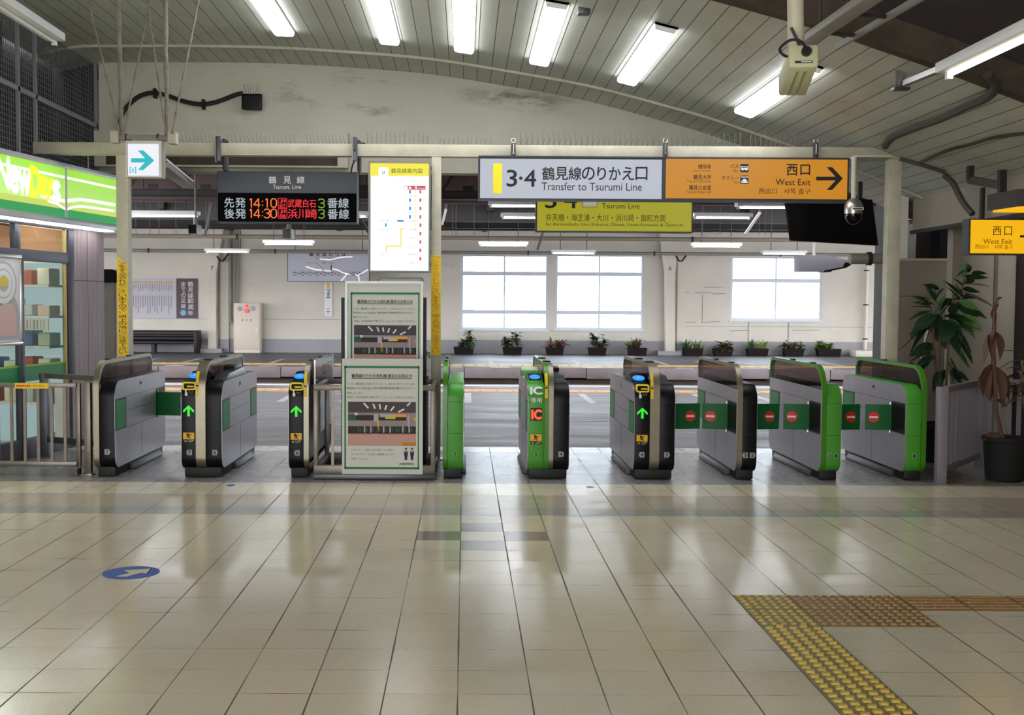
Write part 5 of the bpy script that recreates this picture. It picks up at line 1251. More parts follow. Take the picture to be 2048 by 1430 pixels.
for k in range(7):
    p = B+(E2-B)*((k+1)/8); w = MB(); w.box(p.x-0.02, p.x+0.02, p.y-0.008, p.y+0.008, 0.12, zt-0.05, 'rail_paint'); w.build('slat', t)

# ------------------------------------------------------------------ the shop
Fd = Vector((0.17, 1, 0)).normalized(); Fn = Vector((Fd.y, -Fd.x, 0))         # along the front (away), outward (towards the concourse)
F0 = Vector((-4.41, 11.3, 0))
FT = Matrix((Fd, Fn, Vector((0, 0, 1)))).transposed().to_4x4(); FT.translation = F0
def fu(px, py, off=0.0):
    """along-front distance and height of a photo spot on the shop front (off = distance in front of it)"""
    d = ray(px, py); o = Vector((0, 0, CAMH)); P = F0+Fn*off
    t = (P-o).dot(Fn)/d.dot(Fn); p = o+d*t
    return (p-F0).dot(Fd), p.z
mat('shop_frame', '#3b3b48', 0.45); mat('cup_blue', '#8fa9c9', 0.5); mat('shop_inside', '#d9dcd8', 0.7); mat('shop_orange', '#c58c6a', 0.7); glow('shop_lamp', '#fff6e6', 26.0); glow('shelf_back_glow', '#e8f2f6', 0.75)
mat('shop_green', '#1a8a4c', 0.4); mat('lime_edge', '#8fbf2a', 0.4); mat('gold_edge', '#b8a06a', 0.35, 0.6)
s = thing('shop_facade', 'shop front with dark frames, glass doors and a grey wood pillar under the green fascia', 'shopfront', F0)
uA = -1.6; u_d, _ = fu(150, 650); u_p, _ = fu(209, 650); u_m, _ = fu(42, 650); u_m2, _ = fu(20, 470)
z_t = fu(75, 452)[1]; zr1 = fu(75, 500)[1]; zr0 = fu(75, 523)[1]; zk = 0.2; zg = fu(100, 735)[1]
w = MB()
w.box(uA, u_d, -0.06, 0.0, zr0, zr1, 'shop_frame', FT); w.box(uA, u_d, -0.06, 0.0, z_t, z_t+0.08, 'shop_frame', FT); w.box(uA, u_d, -0.06, 0, 0, zk, 'shop_frame', FT)
u_v = fu(42, 600)[0]
for u0, u1, za, zb_ in ((u_d-0.12, u_d, 0, z_t), (u_v-0.02, u_v+0.06, 0, zr0), (fu(30, 470)[0], fu(41, 470)[0], zr1, z_t)): w.box(u0, u1, -0.06, 0.002, za, zb_, 'shop_frame', FT)
w.build('door_frame', s, bevel=0.004)
w = MB(); w.box(u_d-0.17, u_d-0.15, -0.05, -0.01, zk, zr0, 'gold_edge', FT); w.box(u_d-0.16, u_d-0.14, -0.05, -0.01, zr1, z_t, 'gold_edge', FT); w.build('brass_edge', s)
w = MB(); w.box(uA, u_d-0.12, -0.035, -0.028, zk, zr0, 'shop_glass', FT); w.build('glass_pane', s)
w = MB(); w.box(uA, u_d-0.12, -0.035, -0.028, zr1, z_t, 'shop_glass', FT); w.build('glass_pane', s)
w = MB(); w.box(uA, u_d-0.125, -0.026, -0.024, zg-0.12, zg+0.03, 'shop_green', FT); w.box(uA, u_d-0.125, -0.026, -0.0235, zg+0.03, zg+0.05, 'lime_edge', FT); o = w.build('door_stripe', s); o['label'] = 'green band across the door glass'
w = MB(); w.box(u_d, u_p, -0.5, 0.0, 0, z_t+0.15, 'grey_wood', FT)
for k in range(1, 2): w.box(u_d+(u_p-u_d)*0.44-0.003, u_d+(u_p-u_d)*0.44+0.003, -0.002, 0.001, 0, z_t, 'ink_soft', FT)
zz = fu(180, 562)[1]; w.box(u_d, u_p, -0.002, 0.001, zz-0.004, zz+0.004, 'ink_soft', FT); w.build('wood_pillar', s)
# interior seen through the glass
w = MB(); w.box(uA-0.5, u_d, -2.6, -2.5, 0, 2.9, 'shop_inside', FT); w.box(uA-0.5, u_d, -2.6, -0.07, 2.6, 2.7, 'shop_orange', FT); w.box(u_d-0.02, u_d, -2.6, -0.07, 0, 2.02, 'shop_inside', FT); w.box(u_d-0.02, u_d, -2.6, -0.07, 2.02, 2.9, 'shop_orange', FT); w.box(uA-0.5, u_d, -2.6, -0.07, -0.01, 0.01, 'pale_tiles', FT); w.box(uA-0.5, uA-0.4, -2.6, -0.07, 0, 2.7, 'shop_inside', FT); w.build('shop_interior', s, smooth=0)
for k, a in enumerate((-0.45, -1.5)):
    w = MB(); w.box(uA-0.3, u_d-0.2, a-0.06, a+0.06, 2.52, 2.58, 'shop_lamp', FT); w.build('shop_ceiling_lamp', s)
w = MB(); w.box(-0.4, u_d-0.05, -2.1, -2.05, 1.9, 2.6, 'shop_orange', FT); w.build('interior_soffit', s)
# goods shelf behind the glass, against the end wall
sh = thing('shop_shelf', 'pale display shelf with packs of goods behind the shop glass', 'shelf', FT @ Vector((u_d-0.2, -0.6, 0)))
ua, ub = u_d-0.36, u_d-0.025
w = MB()
for z in (0.5, 0.8, 1.1, 1.42, 1.75): w.box(ua, ub, -1.15, -0.1, z-0.012, z+0.012, 'white', FT)
w.box(ub-0.012, ub, -1.16, -0.09, 0.05, 2.0, 'shelf_back_glow', FT); w.box(ua-0.01, ua, -1.15, -0.1, 1.28, 1.4, 'paper', FT); w.box(ua, ub, -1.17, -1.15, 0.02, 2.0, 'white', FT); w.build('shelf_rack', sh)  # shelf back panel is given a glow of its own
w = MB(); R = random.Random(3)
for k in range(26): y = -1.13+k*0.039; w.box(ua-0.0115, ua-0.01, y, y+R.uniform(0.006, 0.02), 1.29, 1.39, 'pipe_grey' if k % 3 else 'cup_blue', FT)
w.build('price_stripes', sh, smooth=0)
for c in ('#e3c7b6', '#c9d4dc', '#e7e2d0', '#b65a4a', '#cfd8c0', '#5a7fb0'): mat('pack'+c, c, 0.5)
cols = ['pack#e3c7b6', 'pack#c9d4dc', 'pack#e7e2d0', 'pack#b65a4a', 'pack#cfd8c0', 'pack#5a7fb0']; nth = ['nearest the glass', 'second from the glass', 'third from the glass', 'fourth from the glass', 'fifth from the glass']
for lev, (z, nm) in enumerate(((0.512, 'lowest'), (0.812, 'second'), (1.112, 'middle'), (1.432, 'upper'), (1.762, 'top'))):
    for k in range(4):
        y0 = -0.19-k*0.2; h = R.uniform(0.1, 0.19) if lev < 4 else R.uniform(0.14, 0.2); w = MB()
        w.box(ua+0.05, ub-0.06, y0-0.07, y0+0.07, z+0.002, z+h, cols[(k+lev*2) % 6], FT)
        tag(w.build('goods_pack', bevel=0.012, loc=FT @ Vector(((ua+ub)/2, y0, z))), 'pack of goods %s on the %s board of the shop shelf' % (nth[k], nm), 'package', 'packs of goods on the shop shelf')
# poster in a silver frame on the shop glass
u0, u1 = fu(-60, 600, 0.03)[0], fu(41, 600, 0.03)[0]; za, zb_ = fu(20, 684, 0.03)[1], fu(20, 516, 0.03)[1]
pf = thing('shop_poster_frame', 'silver framed white poster of a cup on the shop door', 'poster', FT @ Vector(((u0+u1)/2, 0.03, za)))

mat('shop_poster_paper', '#e3e1e4', 0.35)
w = MB(); w.box(u0, u1, 0.008, 0.02, za, zb_, 'shop_poster_paper', FT); w.build('poster_sheet', pf)
r = 0.035; w = MB()
for q in ((u0-r, u1+r, zb_, zb_+r), (u0-r, u1+r, za-r, za), (u0-r, u0, za, zb_), (u1, u1+r*0.8, za, zb_)): w.box(q[0], q[1], 0.006, 0.035, q[2], q[3], 'chrome', FT)
w.build('poster_frame', pf, bevel=0.008)
mat('cup_shade', '#b9b6bd', 0.5); mat('cup_yellow', '#d8c94a', 0.5); mat('cup_pink', '#dcb9ae', 0.5)
w = MB()
def onfront(off): return lambda u, z: FT @ Vector((u, off, z))
def fpoly(mb, pts, m, off): 
    P = [FT @ Vector((u, off, z)) for u, z in pts]; mb.add(P+[FT @ Vector((u, off-0.001, z)) for u, z in pts], [tuple(range(len(P))), tuple(range(2*len(P)-1, len(P)-1, -1))], m)
c = (u1-0.28, zb_-0.25)
for rr, m, o_ in ((0.27, 'cup_shade', 0.0215), (0.245, 'white', 0.0222), (0.18, 'cup_shade', 0.0229), (0.165, 'white', 0.0236), (0.10, 'cup_shade', 0.0243)):
    fpoly(w, [(min(u1, c[0]+rr*0.85*math.cos(t)), min(zb_, c[1]+rr*0.8*math.sin(t))) for t in [2*math.pi*k/30 for k in range(30)]], m, o_)
fpoly(w, [(c[0]+0.09*math.cos(t), c[1]+0.02+0.05*math.sin(t)) for t in [2*math.pi*k/20 for k in range(20)]], 'cup_yellow', 0.025)
c2 = (u1-0.22, za+0.28)
fpoly(w, [(min(u1, c2[0]+0.2*math.cos(t)), c2[1]+0.2*math.sin(t)) for t in [math.pi*k/16 for k in range(17)]]+[(c2[0]-0.2, za+0.02), (min(u1, c2[0]+0.2), za+0.02)], 'cup_shade', 0.0215)
fpoly(w, [(c2[0]+0.16*math.cos(t), c2[1]-0.03+0.13*math.sin(t)) for t in [math.pi*k/16 for k in range(17)]]+[(c2[0]-0.16, za+0.06), (c2[0]+0.16, za+0.06)], 'cup_pink', 0.0222)
w.build('printed_cup', pf, smooth=0)
# lit green fascia
OFF = 0.27
u0 = -1.35; uj = fu(131, 400, OFF)[0]; uE = fu(245, 400, OFF)[0]; zb0_ = fu(131, 447, OFF)[1]; zt_ = fu(131, 327, OFF)[1]
fs_ = thing('shop_fascia', 'glowing green fascia box sign with white and yellow lettering above the shop', 'sign', FT @ Vector((0.2, OFF, zb0_)))
def fs_z(py, px=131): return fu(px, py, OFF)[1]
def grad(name, top, bot, z0, z1, es):
    m, nt, b = nodes(name)
    g = N(nt, 'ShaderNodeNewGeometry'); sp = N(nt, 'ShaderNodeSeparateXYZ'); nt.links.new(g.outputs['Position'], sp.inputs[0])
    c = MIX(nt, ramp(nt, sp.outputs[2], z0, z1), bot, top); nt.links.new(c, b.inputs['Emission Color']); nt.links.new(c, b.inputs['Base Color']); b.inputs['Emission Strength'].default_value = es
grad('fascia_green', '#8fd02a', '#b6e07c', zb0_+0.15, zt_, 0.8); glow('fascia_dark', '#2fae5c', 0.75); glow('fascia_lime', '#d7ea6a', 0.85); glow('fascia_white', '#ffffff', 1.1); glow('fascia_yellow', '#fff02a', 1.1); glow('soffit_glow', '#ffffff', 7.0); mat('fascia_case', '#c9ccd2', 0.35, 0.3)
w = MB(); w.box(u0, uE, OFF-0.262, OFF-0.004, zb0_, zt_, 'fascia_case', FT); w.box(u0, uE, OFF-0.02, OFF+0.012, zt_-0.05, zt_, 'fascia_case', FT); w.box(u0, uE, OFF-0.02, OFF+0.012, zb0_, zb0_+0.06, 'fascia_case', FT); w.box(uE-0.02, uE, OFF-0.02, OFF+0.012, zb0_, zt_, 'fascia_case', FT); w.build('sign_case', fs_, bevel=0.004)
w = MB(); w.box(u0, uE-0.02, OFF-0.004, OFF, zb0_+0.06, zt_-0.05, 'fascia_green', FT); w.build('lit_panel', fs_, smooth=0)
w = MB(); za1, za2 = zb0_+0.06, zb0_+0.145; w.box(u0, uE-0.02, OFF, OFF+0.001, za1, za2, 'fascia_dark', FT); w.box(u0, uE-0.02, OFF, OFF+0.001, za2, za2+0.06, 'fascia_lime', FT)
w.box(u0, uE-0.02, OFF, OFF+0.002, zt_-0.155, zt_-0.13, 'fascia_white', FT)
w.build('colour_stripes', fs_, smooth=0)
w = MB(); w.box(uj-0.018, uj+0.018, OFF-0.002, OFF+0.010, zb0_+0.05, zt_-0.04, 'white', FT); w.build('panel_divider', fs_, smooth=0)
def wave(pts, wd, m):
    for a, b in zip(pts, pts[1:]):
        w.add([onfront(OFF+0.003)(a[0], a[1]-wd/2), onfront(OFF+0.003)(b[0], b[1]-wd/2), onfront(OFF+0.003)(b[0], b[1]+wd/2), onfront(OFF+0.003)(a[0], a[1]+wd/2)], [(0, 1, 2, 3)], m)
w = MB()
def fpt(px, py): return fu(px, py, OFF)
wave([fpt(80, 391), fpt(105, 396), fpt(128, 402), fpt(140, 401), fpt(160, 399), fpt(190, 403), fpt(230, 410)], 0.032, 'fascia_white')
wave([fpt(95, 402), fpt(115, 408), fpt(128, 417), fpt(133, 419), fpt(145, 414), fpt(165, 413), fpt(195, 417), fpt(228, 422)], 0.026, 'fascia_white')
w.build('wave_lines', fs_, smooth=0)
w = MB(); put = onfront(OFF+0.004)
def ftxt(s_, xa, xb, ytl, ybl, m):
    ua, ub = fu(xa, 360, OFF)[0], fu(xb, 360, OFF)[0]; z1, z0 = fu(xa, ytl, OFF)[1], fu(xa, ybl, OFF)[1]
    txt(w, s_, (ua, ub, z0, z1), put, m, 0.045)
ftxt('N', -6, 18, 312, 373, 'fascia_white'); ftxt('e', 20, 36, 334, 381, 'fascia_white'); ftxt('w', 37, 60, 341, 386, 'fascia_white')
ftxt('D', 60, 80, 334, 390, 'fascia_yellow'); ftxt('a', 80.5, 92, 353, 388, 'fascia_yellow'); ftxt('y', 92.5, 105, 357, 397, 'fascia_yellow'); ftxt('s', 105, 118.5, 363, 403, 'fascia_white')
w.build('shop_lettering', fs_, smooth=0)
for k in range(6):
    a = u0+0.05+k*(uE-u0-0.1)/6; w = MB(); w.box(a+0.03, a+(uE-u0-0.1)/6-0.04, 0.06, OFF-0.06, zb0_-0.012, zb0_-0.001, 'soffit_glow', FT); w.build('soffit_lamp', fs_)
for px, py in ((84, 300), (176, 335)):
    u, z = fu(px, py, OFF-0.2); w = MB(); p = FT @ Vector((u, OFF-0.2, zt_)); w.tube([p, p+Vector((0, 0, 0.22))], 0.008, 'steel', 6); w.build('stay_rod', fs_)

# drinks machine beyond the shop
Yv = 14.0; q = pbox(196, 545, 229, 720, Yv)
s = thing('vending_machine', 'grey vending machine with black rounded top beyond the shop pillar', 'vending machine', ((q[0]+q[1])/2-0.2, Yv+0.3, 0))
zt = q[3]; xr_ = q[1]
w = MB(); w.box(xr_-0.85, xr_, Yv, Yv+0.62, 0.06, zt-0.12, 'pipe_grey'); w.box(xr_-0.8, xr_-0.05, Yv+0.05, Yv+0.57, 0, 0.06, 'black'); w.build('cabinet_body', s, bevel=0.01)
w = MB(); w.prism(rrect(xr_-0.85, xr_+0.03, zt-0.12, zt+0.04, 0.06, 6, (0.005, 0.005, 0.07, 0.07)), Yv-0.005, Yv+0.62, 'black', 'Y'); w.build('cabinet_cap', s)
mat('vend_front', '#e6d3da', 0.3); w = MB(); w.box(xr_, xr_+0.05, Yv+0.02, Yv+0.60, 0.3, zt-0.13, 'vend_front'); w.build('display_front', s, bevel=0.01)
# ------------------------------------------------------------------ plants
def leaf(mb, base, d, L, wd, droop, m, n=6, roll=0.0, fold=0.25):
    d = Vector(d).normalized(); side = d.cross(Vector((0, 0, 1)))
    side = side.normalized() if side.length > 0.05 else Vector((1, 0, 0))
    if roll: side = Matrix.Rotation(roll, 3, d) @ side
    up = side.cross(d); vs = []; p = Vector(base)
    for k in range(n+1):
        t = k/n; q = p+d*(L*t)-Vector((0, 0, 1))*(droop*L*t*t)
        hw = wd*math.sin(math.pi*min(0.999, 0.06+0.94*t)**0.8)*0.5
        vs += [q-side*hw+up*hw*fold, q-up*0.001, q+side*hw+up*hw*fold]
    b = len(vs); vs += [v-up*0.0018 for v in vs]
    fs = []
    for k in range(n):
        for j in (0, 1):
            a = 3*k+j; fs.append((a, a+1, a+4, a+3)); fs.append((b+a+3, b+a+4, b+a+1, b+a))
    mb.add(vs, fs, m)
def planter(px0, px1, kind, label, ytop=None):
    Y = 34.95; a, b = at(px0, 708, Y), at(px1, 708, Y); wd = b.x-a.x; cx = (a.x+b.x)/2
    t = thing('planter', label, 'planter', (cx, Y, 0), 'planters along the far wall')
    h = 0.23; w = MB()
    vs = []
    for z, q in ((0.0, 0.88), (h, 1.0), (h, 0.93), (h-0.05, 0.92)):
        vs += [(cx-wd/2*q, Y-0.16*q, z), (cx+wd/2*q, Y-0.16*q, z), (cx+wd/2*q, Y+0.16*q, z), (cx-wd/2*q, Y+0.16*q, z)]
    fs = [(3, 2, 1, 0)]
    for r in range(3):
        for i in range(4): j = (i+1) % 4; fs.append((4*r+i, 4*r+j, 4*r+4+j, 4*r+4+i))
    w.add(vs, fs, 'planter_brown'); w.build('trough', t)
    w = MB(); w.box(cx-wd*0.45, cx+wd*0.45, Y-0.14, Y+0.14, h-0.07, h-0.045, 'soil'); w.build('soil_bed', t)
    w = MB(); R = random.Random(hash(label) % 9999 if False else sum(map(ord, label)))
    def spot(): return Vector((cx+R.uniform(-0.42, 0.42)*wd, Y+R.uniform(-0.08, 0.08), h-0.05))
    sets = {'broad': ('leaf_dark', 'leaf_mid'), 'bush': ('leaf_mid', 'leaf_dark'), 'stripe': ('leaf_pale', 'leaf_red'), 'red': ('leaf_red', 'leaf_mid'), 'spider': ('leaf_pale', 'leaf_mid'), 'flower': ('leaf_mid', 'leaf_dry'), 'lime': ('leaf_lime', 'leaf_mid')}[kind]
    for c in range(8):
        b0 = spot(); m = sets[0] if c < 3 else sets[1]
        hgt = {'broad': 0.5, 'bush': 0.48, 'stripe': 0.4, 'red': 0.42, 'spider': 0.25, 'flower': 0.2, 'lime': 0.28}[kind]*R.uniform(0.25, 1.1)
        if kind in ('spider', 'red', 'stripe'):
            for k in range(11):
                an = R.uniform(0, 6.28); el = R.uniform(0.5, 1.4); leaf(w, b0+Vector((0, 0, R.uniform(0, .08))), (math.cos(an)*math.cos(el), math.sin(an)*math.cos(el)*0.6, math.sin(el)), R.uniform(0.3, 0.52)*(0.8+hgt*0.6), 0.045 if kind == 'spider' else 0.075, R.uniform(0.2, 0.7), m, 5)
        else:
            w.tube([b0, b0+Vector((R.uniform(-.06, .06), 0, hgt))], 0.008, 'bark', 5); top = b0+Vector((0, 0, hgt))
            for k in range(16):
                p = b0+(top-b0)*R.uniform(0.25, 1.05); an = R.uniform(0, 6.28); leaf(w, p, (math.cos(an), math.sin(an)*0.6, R.uniform(-0.1, 0.9)), R.uniform(0.14, 0.26), 0.10, R.uniform(0.1, 0.6), m, 4)
    if kind in ('flower', 'red'):
        for k in range(12): p = spot()+Vector((0, 0, R.uniform(0.08, 0.28))); leaf(w, p, (R.uniform(-1, 1), -0.4, 0.6), 0.07, 0.07, 0.2, 'petal_pale' if k % 2 else 'petal_red', 3)
    w.build('foliage', t)
    return t
mat('planter_brown', '#1d1613', 0.8, spec=0.2); mat('petal_pale', '#e2c3bf', 0.6); mat('petal_red', '#a8434a', 0.6); mat('leaf_lime', '#b7c94a', 0.5, var=0.2)
for q in ((907, 948, 'broad', 'planter with tall dark broad leaves, first beside the middle post'), (1005, 1044, 'bush', 'planter with a small upright shrub and low bush under the first window'), (1091, 1127, 'stripe', 'planter with striped dracaena between the first two windows'),
          (1176, 1212, 'bush', 'planter with thin leafy stems below the middle window'), (1255, 1293, 'red', 'planter with spiky dark red leaves beside the white pilaster'), (1366, 1405, 'spider', 'planter with arching leaves and pale pebbles just past the second riveted column'),
          (1426, 1464, 'flower', 'low sparse planter below the edge of the last window'), (1493, 1535, 'spider', 'planter with a pale spider plant spilling over under the last window'), (1566, 1606, 'flower', 'planter with small pale pink flowers under the last window'), (1633, 1680, 'lime', 'planter with bright lime foliage, last before the drain pipe')):
    planter(*q)

# tall rubber plant behind the railing
Yp = 11.55
P0 = Vector((at(1883, 900, Yp).x, Yp, 0))
t = thing('rubber_plant', 'tall dark glossy rubber plant behind the grey slatted railing', 'potted plant', P0)
w = MB(); w.lathe([(0.16, 0.0), (0.19, 0.02), (0.22, 0.34), (0.235, 0.35), (0.235, 0.39), (0.21, 0.39), (0.205, 0.35)], P0, 'rubber', 28); w.build('plant_pot', t)
w = MB(); w.lathe([(0.2, 0.32), (0.2, 0.35)], P0, 'soil', 20); w.build('soil_bed', t)
w = MB(); stems = []
for (pts, r) in (([(1880, 850), (1873, 760), (1868, 700), (1866, 640)], 0.016), ([(1884, 850), (1878, 740), (1880, 660), (1874, 610)], 0.016), ([(1888, 850), (1894, 740), (1900, 640), (1908, 590)], 0.018), ([(1900, 660), (1915, 610), (1928, 560), (1934, 540)], 0.010), ([(1868, 660), (1862, 620), (1856, 590)], 0.009)):
    q = [at(x, y, Yp+random.uniform(-0.05, 0.05)) for x, y in pts]
    if pts[0][1] == 850: q = [P0+Vector((random.uniform(-.05, .05), 0, 0.33))]+q
    w.tube(q, [r*(1-0.4*i/len(q)) for i in range(len(q))], 'bark', 8); stems.append(q)
w.build('stem', t)
w = MB()
LV = [(1936, 545, 1934, 519, .10), (1930, 548, 1917, 526, .09), (1934, 556, 1975, 556, .07), (1930, 562, 1950, 563, .09), (1925, 572, 1906, 556, .05), (1927, 580, 1958, 584, .09), (1922, 585, 1912, 570, .09), (1925, 592, 1962, 599, .05), (1920, 600, 1892, 572, .05), (1921, 602, 1955, 620, .08), (1915, 610, 1952, 632, .12),
      (1868, 600, 1848, 566, .11), (1872, 600, 1888, 575, .10), (1862, 610, 1826, 605, .06), (1862, 615, 1824, 614, .06), (1860, 622, 1820, 640, .09), (1866, 628, 1826, 672, .12), (1870, 635, 1826, 700, .17), (1876, 625, 1902, 598, .10), (1880, 640, 1850, 640, .14), (1885, 640, 1890, 690, .20), (1895, 640, 1915, 700, .18), (1900, 630, 1930, 660, .16),
      (1908, 625, 1945, 672, .13), (1915, 640, 1962, 662, .10), (1905, 660, 1938, 700, .12), (1915, 670, 1942, 722, .09), (1905, 690, 1934, 732, .08), (1868, 690, 1822, 712, .12), (1866, 700, 1820, 725, .09), (1862, 705, 1846, 740, .10), (1895, 720, 1904, 770, .13), (1890, 740, 1880, 770, .10), (1900, 735, 1920, 765, .07), (1890, 600, 1870, 640, .14), (1905, 610, 1880, 600, .12), (1878, 655, 1905, 650, .16), (1860, 640, 1838, 650, .10), (1850, 600, 1832, 590, .05), (1872, 590, 1862, 568, .08)]
R = random.Random(5); LV = LV+[(a+R.uniform(-12, 12), b+R.uniform(-12, 18), c+R.uniform(-26, 26), d+R.uniform(-22, 30), e*R.uniform(0.7, 1.0)) for a, b, c, d, e in LV]
for (x0, y0, x1, y1, wd) in LV:
    yo = random.uniform(-0.22, 0.12); a = at(x0, y0, Yp+yo*0.3); b = at(x1, y1, Yp+yo); d = b-a
    leaf(w, a, d+Vector((0, 0, 0.12*d.length)), d.length*1.05, wd*1.15, 0.12, 'leaf_dark' if random.random() < 0.8 else 'leaf_mid', 7, random.uniform(-0.9, 0.9), 0.2)
w.build('foliage', t)

# withered plant in a black pot
Yd = 10.32; C0 = fl(1999, 957); C0 = Vector((C0.x, Yd, 0))
t = thing('withered_plant', 'withered brown plant in a big black pot at the end of the railing', 'potted plant', C0)
w = MB(); w.lathe([(0.145, 0.0), (0.16, 0.01), (0.186, 0.36), (0.2, 0.37), (0.2, 0.40), (0.18, 0.40), (0.175, 0.36)], C0, 'rubber', 32); w.build('plant_pot', t)
w = MB(); w.lathe([(0.172, 0.34), (0.172, 0.365)], C0, 'leaf_dry', 24); w.build('soil_bed', t)
w = MB(); q = [C0+Vector((-0.02, 0, 0.36)), at(1992, 820, Yd), at(1988, 700, Yd), at(1989, 650, Yd), at(1988, 620, Yd), at(1997, 596, Yd)]
w.tube(q, [0.02, 0.018, 0.014, 0.012, 0.010, 0.006], 'leaf_dry', 8); w.build('stem', t)
w = MB()
for (x0, y0, x1, y1, wd) in ((1990, 660, 1967, 725, .12), (1990, 665, 2000, 718, .15), (1985, 730, 1965, 790, .22), (1990, 735, 2005, 815, .26), (1985, 740, 1980, 800, .22), (1998, 740, 2018, 800, .18), (1978, 670, 1985, 720, .09), (1988, 625, 1998, 605, .06), (1988, 640, 1985, 615, .05), (1990, 650, 1993, 628, .05), (1995, 600, 2005, 594, .04), (2000, 870, 1965, 880, .10), (2000, 875, 2030, 880, .08), (1992, 800, 2012, 812, .10)):
    a, b = at(x0, y0, Yd), at(x1, y1, Yd+random.uniform(-0.1, 0.1)); d = b-a; leaf(w, a, d, d.length, wd, 0.05, 'leaf_dry', 7, random.uniform(-0.5, 0.5), 0.5)
w.build('foliage', t)
# fan of dry palm leaves at the edge of the picture
Yq = 10.52; C1 = Vector((at(2052, 950, Yq).x+0.06, Yq, 0))
t = thing('palm_plant', 'dry spindly palm behind the withered plant by the corrugated wall', 'potted plant', C1)
w = MB(); w.lathe([(0.13, 0.0), (0.16, 0.3), (0.17, 0.32), (0.15, 0.32)], C1, 'rubber', 24); w.build('plant_pot', t)
w = MB(); w.tube([C1+Vector((0, 0, 0.3)), at(2048, 800, Yq), at(2046, 720, Yq)], 0.02, 'bark', 8); w.build('stem', t)
w = MB()
for k in range(46):
    a = at(2046, random.uniform(705, 800), Yq); an = random.uniform(0, 6.28); leaf(w, a, (math.cos(an), 0.7*math.sin(an), random.uniform(-0.2, 0.8)), random.uniform(0.16, 0.36), 0.035, random.uniform(0.2, 0.9), 'leaf_dry' if k % 3 else 'leaf_dark', 6)
w.build('foliage', t)

# ------------------------------------------------------------------ things on the far platform
Yb = 34.9
s = thing('platform_bench', 'long dark brown platform bench against the far wall below the history poster', 'bench', (at(330, 700, Yb).x, Yb, 0))
mat('bench_brown', '#1f1518', 0.45, spec=0.3, var=0.3)
xa, xb = at(205, 690, Yb).x, at(392, 690, Yb).x; ztb = at(330, 661, Yb).z; zs = at(330, 685, Yb).z
w = MB(); w.prism(rrect(Yb+0.12, Yb+0.28, zs+0.05, ztb, 0.05), xa, xb, 'bench_brown', 'X'); w.prism(rrect(Yb+0.09, Yb+0.2, zs+0.16, zs+0.26, 0.04), xa, xb, 'bench_brown', 'X'); w.build('backrest', s)
w = MB(); w.prism(rrect(Yb-0.2, Yb+0.24, zs-0.04, zs+0.05, 0.03), xa, xb, 'bench_brown', 'X'); w.build('seat', s)
w = MB(); w.box(xb-0.02, xb+0.1, Yb-0.22, Yb+0.3, 0.0, ztb+0.01, 'bench_brown'); w.build('end_panel', s, bevel=0.02)
for f in (0.05, 0.55): 
    x = xa+(xb-xa)*f; w = MB(); w.box(x-0.05, x+0.05, Yb-0.12, Yb+0.18, 0, zs, 'bench_brown'); w.build('leg', s)

Yw = FW-0.02
s = thing('history_poster', 'anniversary poster of columns of small writing with purple end on the far wall', 'poster', at(328, 636, Yw))
mat('poster_lilac', '#c4bfc6', 0.6); mat('poster_plum', '#5a4650', 0.6); mat('poster_ink', '#8d8892', 0.7)
w = MB(); prect(w, 205, 557, 353, 636, Yw, 'poster_lilac', 0.0, 0.006); w.build('poster_sheet', s, smooth=0)
w = MB(); prect(w, 353, 557, 395, 636.5, Yw, 'poster_plum', 0.0, 0.006); w.build('title_strip', s, smooth=0)
w = MB()
for k, ch in enumerate('鶴見線80周年'):
    if ch == '8': ptxt(w, '80', 376, 597, 387, 606.5, Yw, 'paper', 0.008, 0.01)
    elif ch == '0': continue
    else: kk = k if k < 3 else k-1; ptxt(w, ch, 376, 563+kk*11.6, 386.5, 573+kk*11.6, Yw, 'paper', 0.008, 0.01)
for k, ch in enumerate('までの足跡'): ptxt(w, ch, 362, 564+k*11, 371.5, 573+k*11, Yw, 'paper', 0.006, 0.01)
w.build('title_lettering', s, smooth=0)
w = MB()
mat('emblem_blue', '#7fb4cf', 0.6)
ppoly(w, disc(366.5, 625.5, 5.8, 20), Yw, 'emblem_blue', 0.009); w.build('emblem_disc', s, smooth=0)
w = MB(); prect(w, 258, 563.5, 348, 565.5, Yw, 'line_yellow', 0.008)
R = random.Random(4)
for k in range(18):
    x = 262+k*4.7; y = 568
    for seg_, (ya, yb_) in enumerate(((568, R.uniform(576, 584)), (591, R.uniform(610, 630)))):
        prect(w, x, ya, x+1.3, yb_, Yw, 'poster_ink', 0.008)
w.build('fine_print', s, smooth=0)

s = thing('hydrant_cabinet', 'pale pink fire hydrant cabinet with two red lamps standing at the far wall', 'hydrant cabinet', (at(493, 700, 35.0).x, 35.1, 0))
mat('cabinet_pink', '#dccdbd', 0.5)
q = pbox(467.5, 606.5, 519.5, 700, 35.0); w = MB(); w.box(q[0], q[1], 35.0, 35.4, 0.1, q[3], 'cabinet_pink'); w.box(q[0]+0.005, q[1]-0.005, 35.01, 35.39, 0, 0.1, 'cabinet_pink'); w.build('cabinet_body', s, bevel=0.01)
w = MB(); d = pbox(469, 629, 518, 696, 35.0); w.box(d[0], d[1], 34.985, 35.0, d[2], d[3], 'cabinet_pink'); w.build('cabinet_door', s, bevel=0.006)
w = MB(); prect(w, 511, 656, 516, 667, 34.985, 'alu_frame', 0.002, 0.02); w.build('door_handle', s)
mat('lamp_red', '#d01824', 0.25, emit='#ff2020', es=0.3)
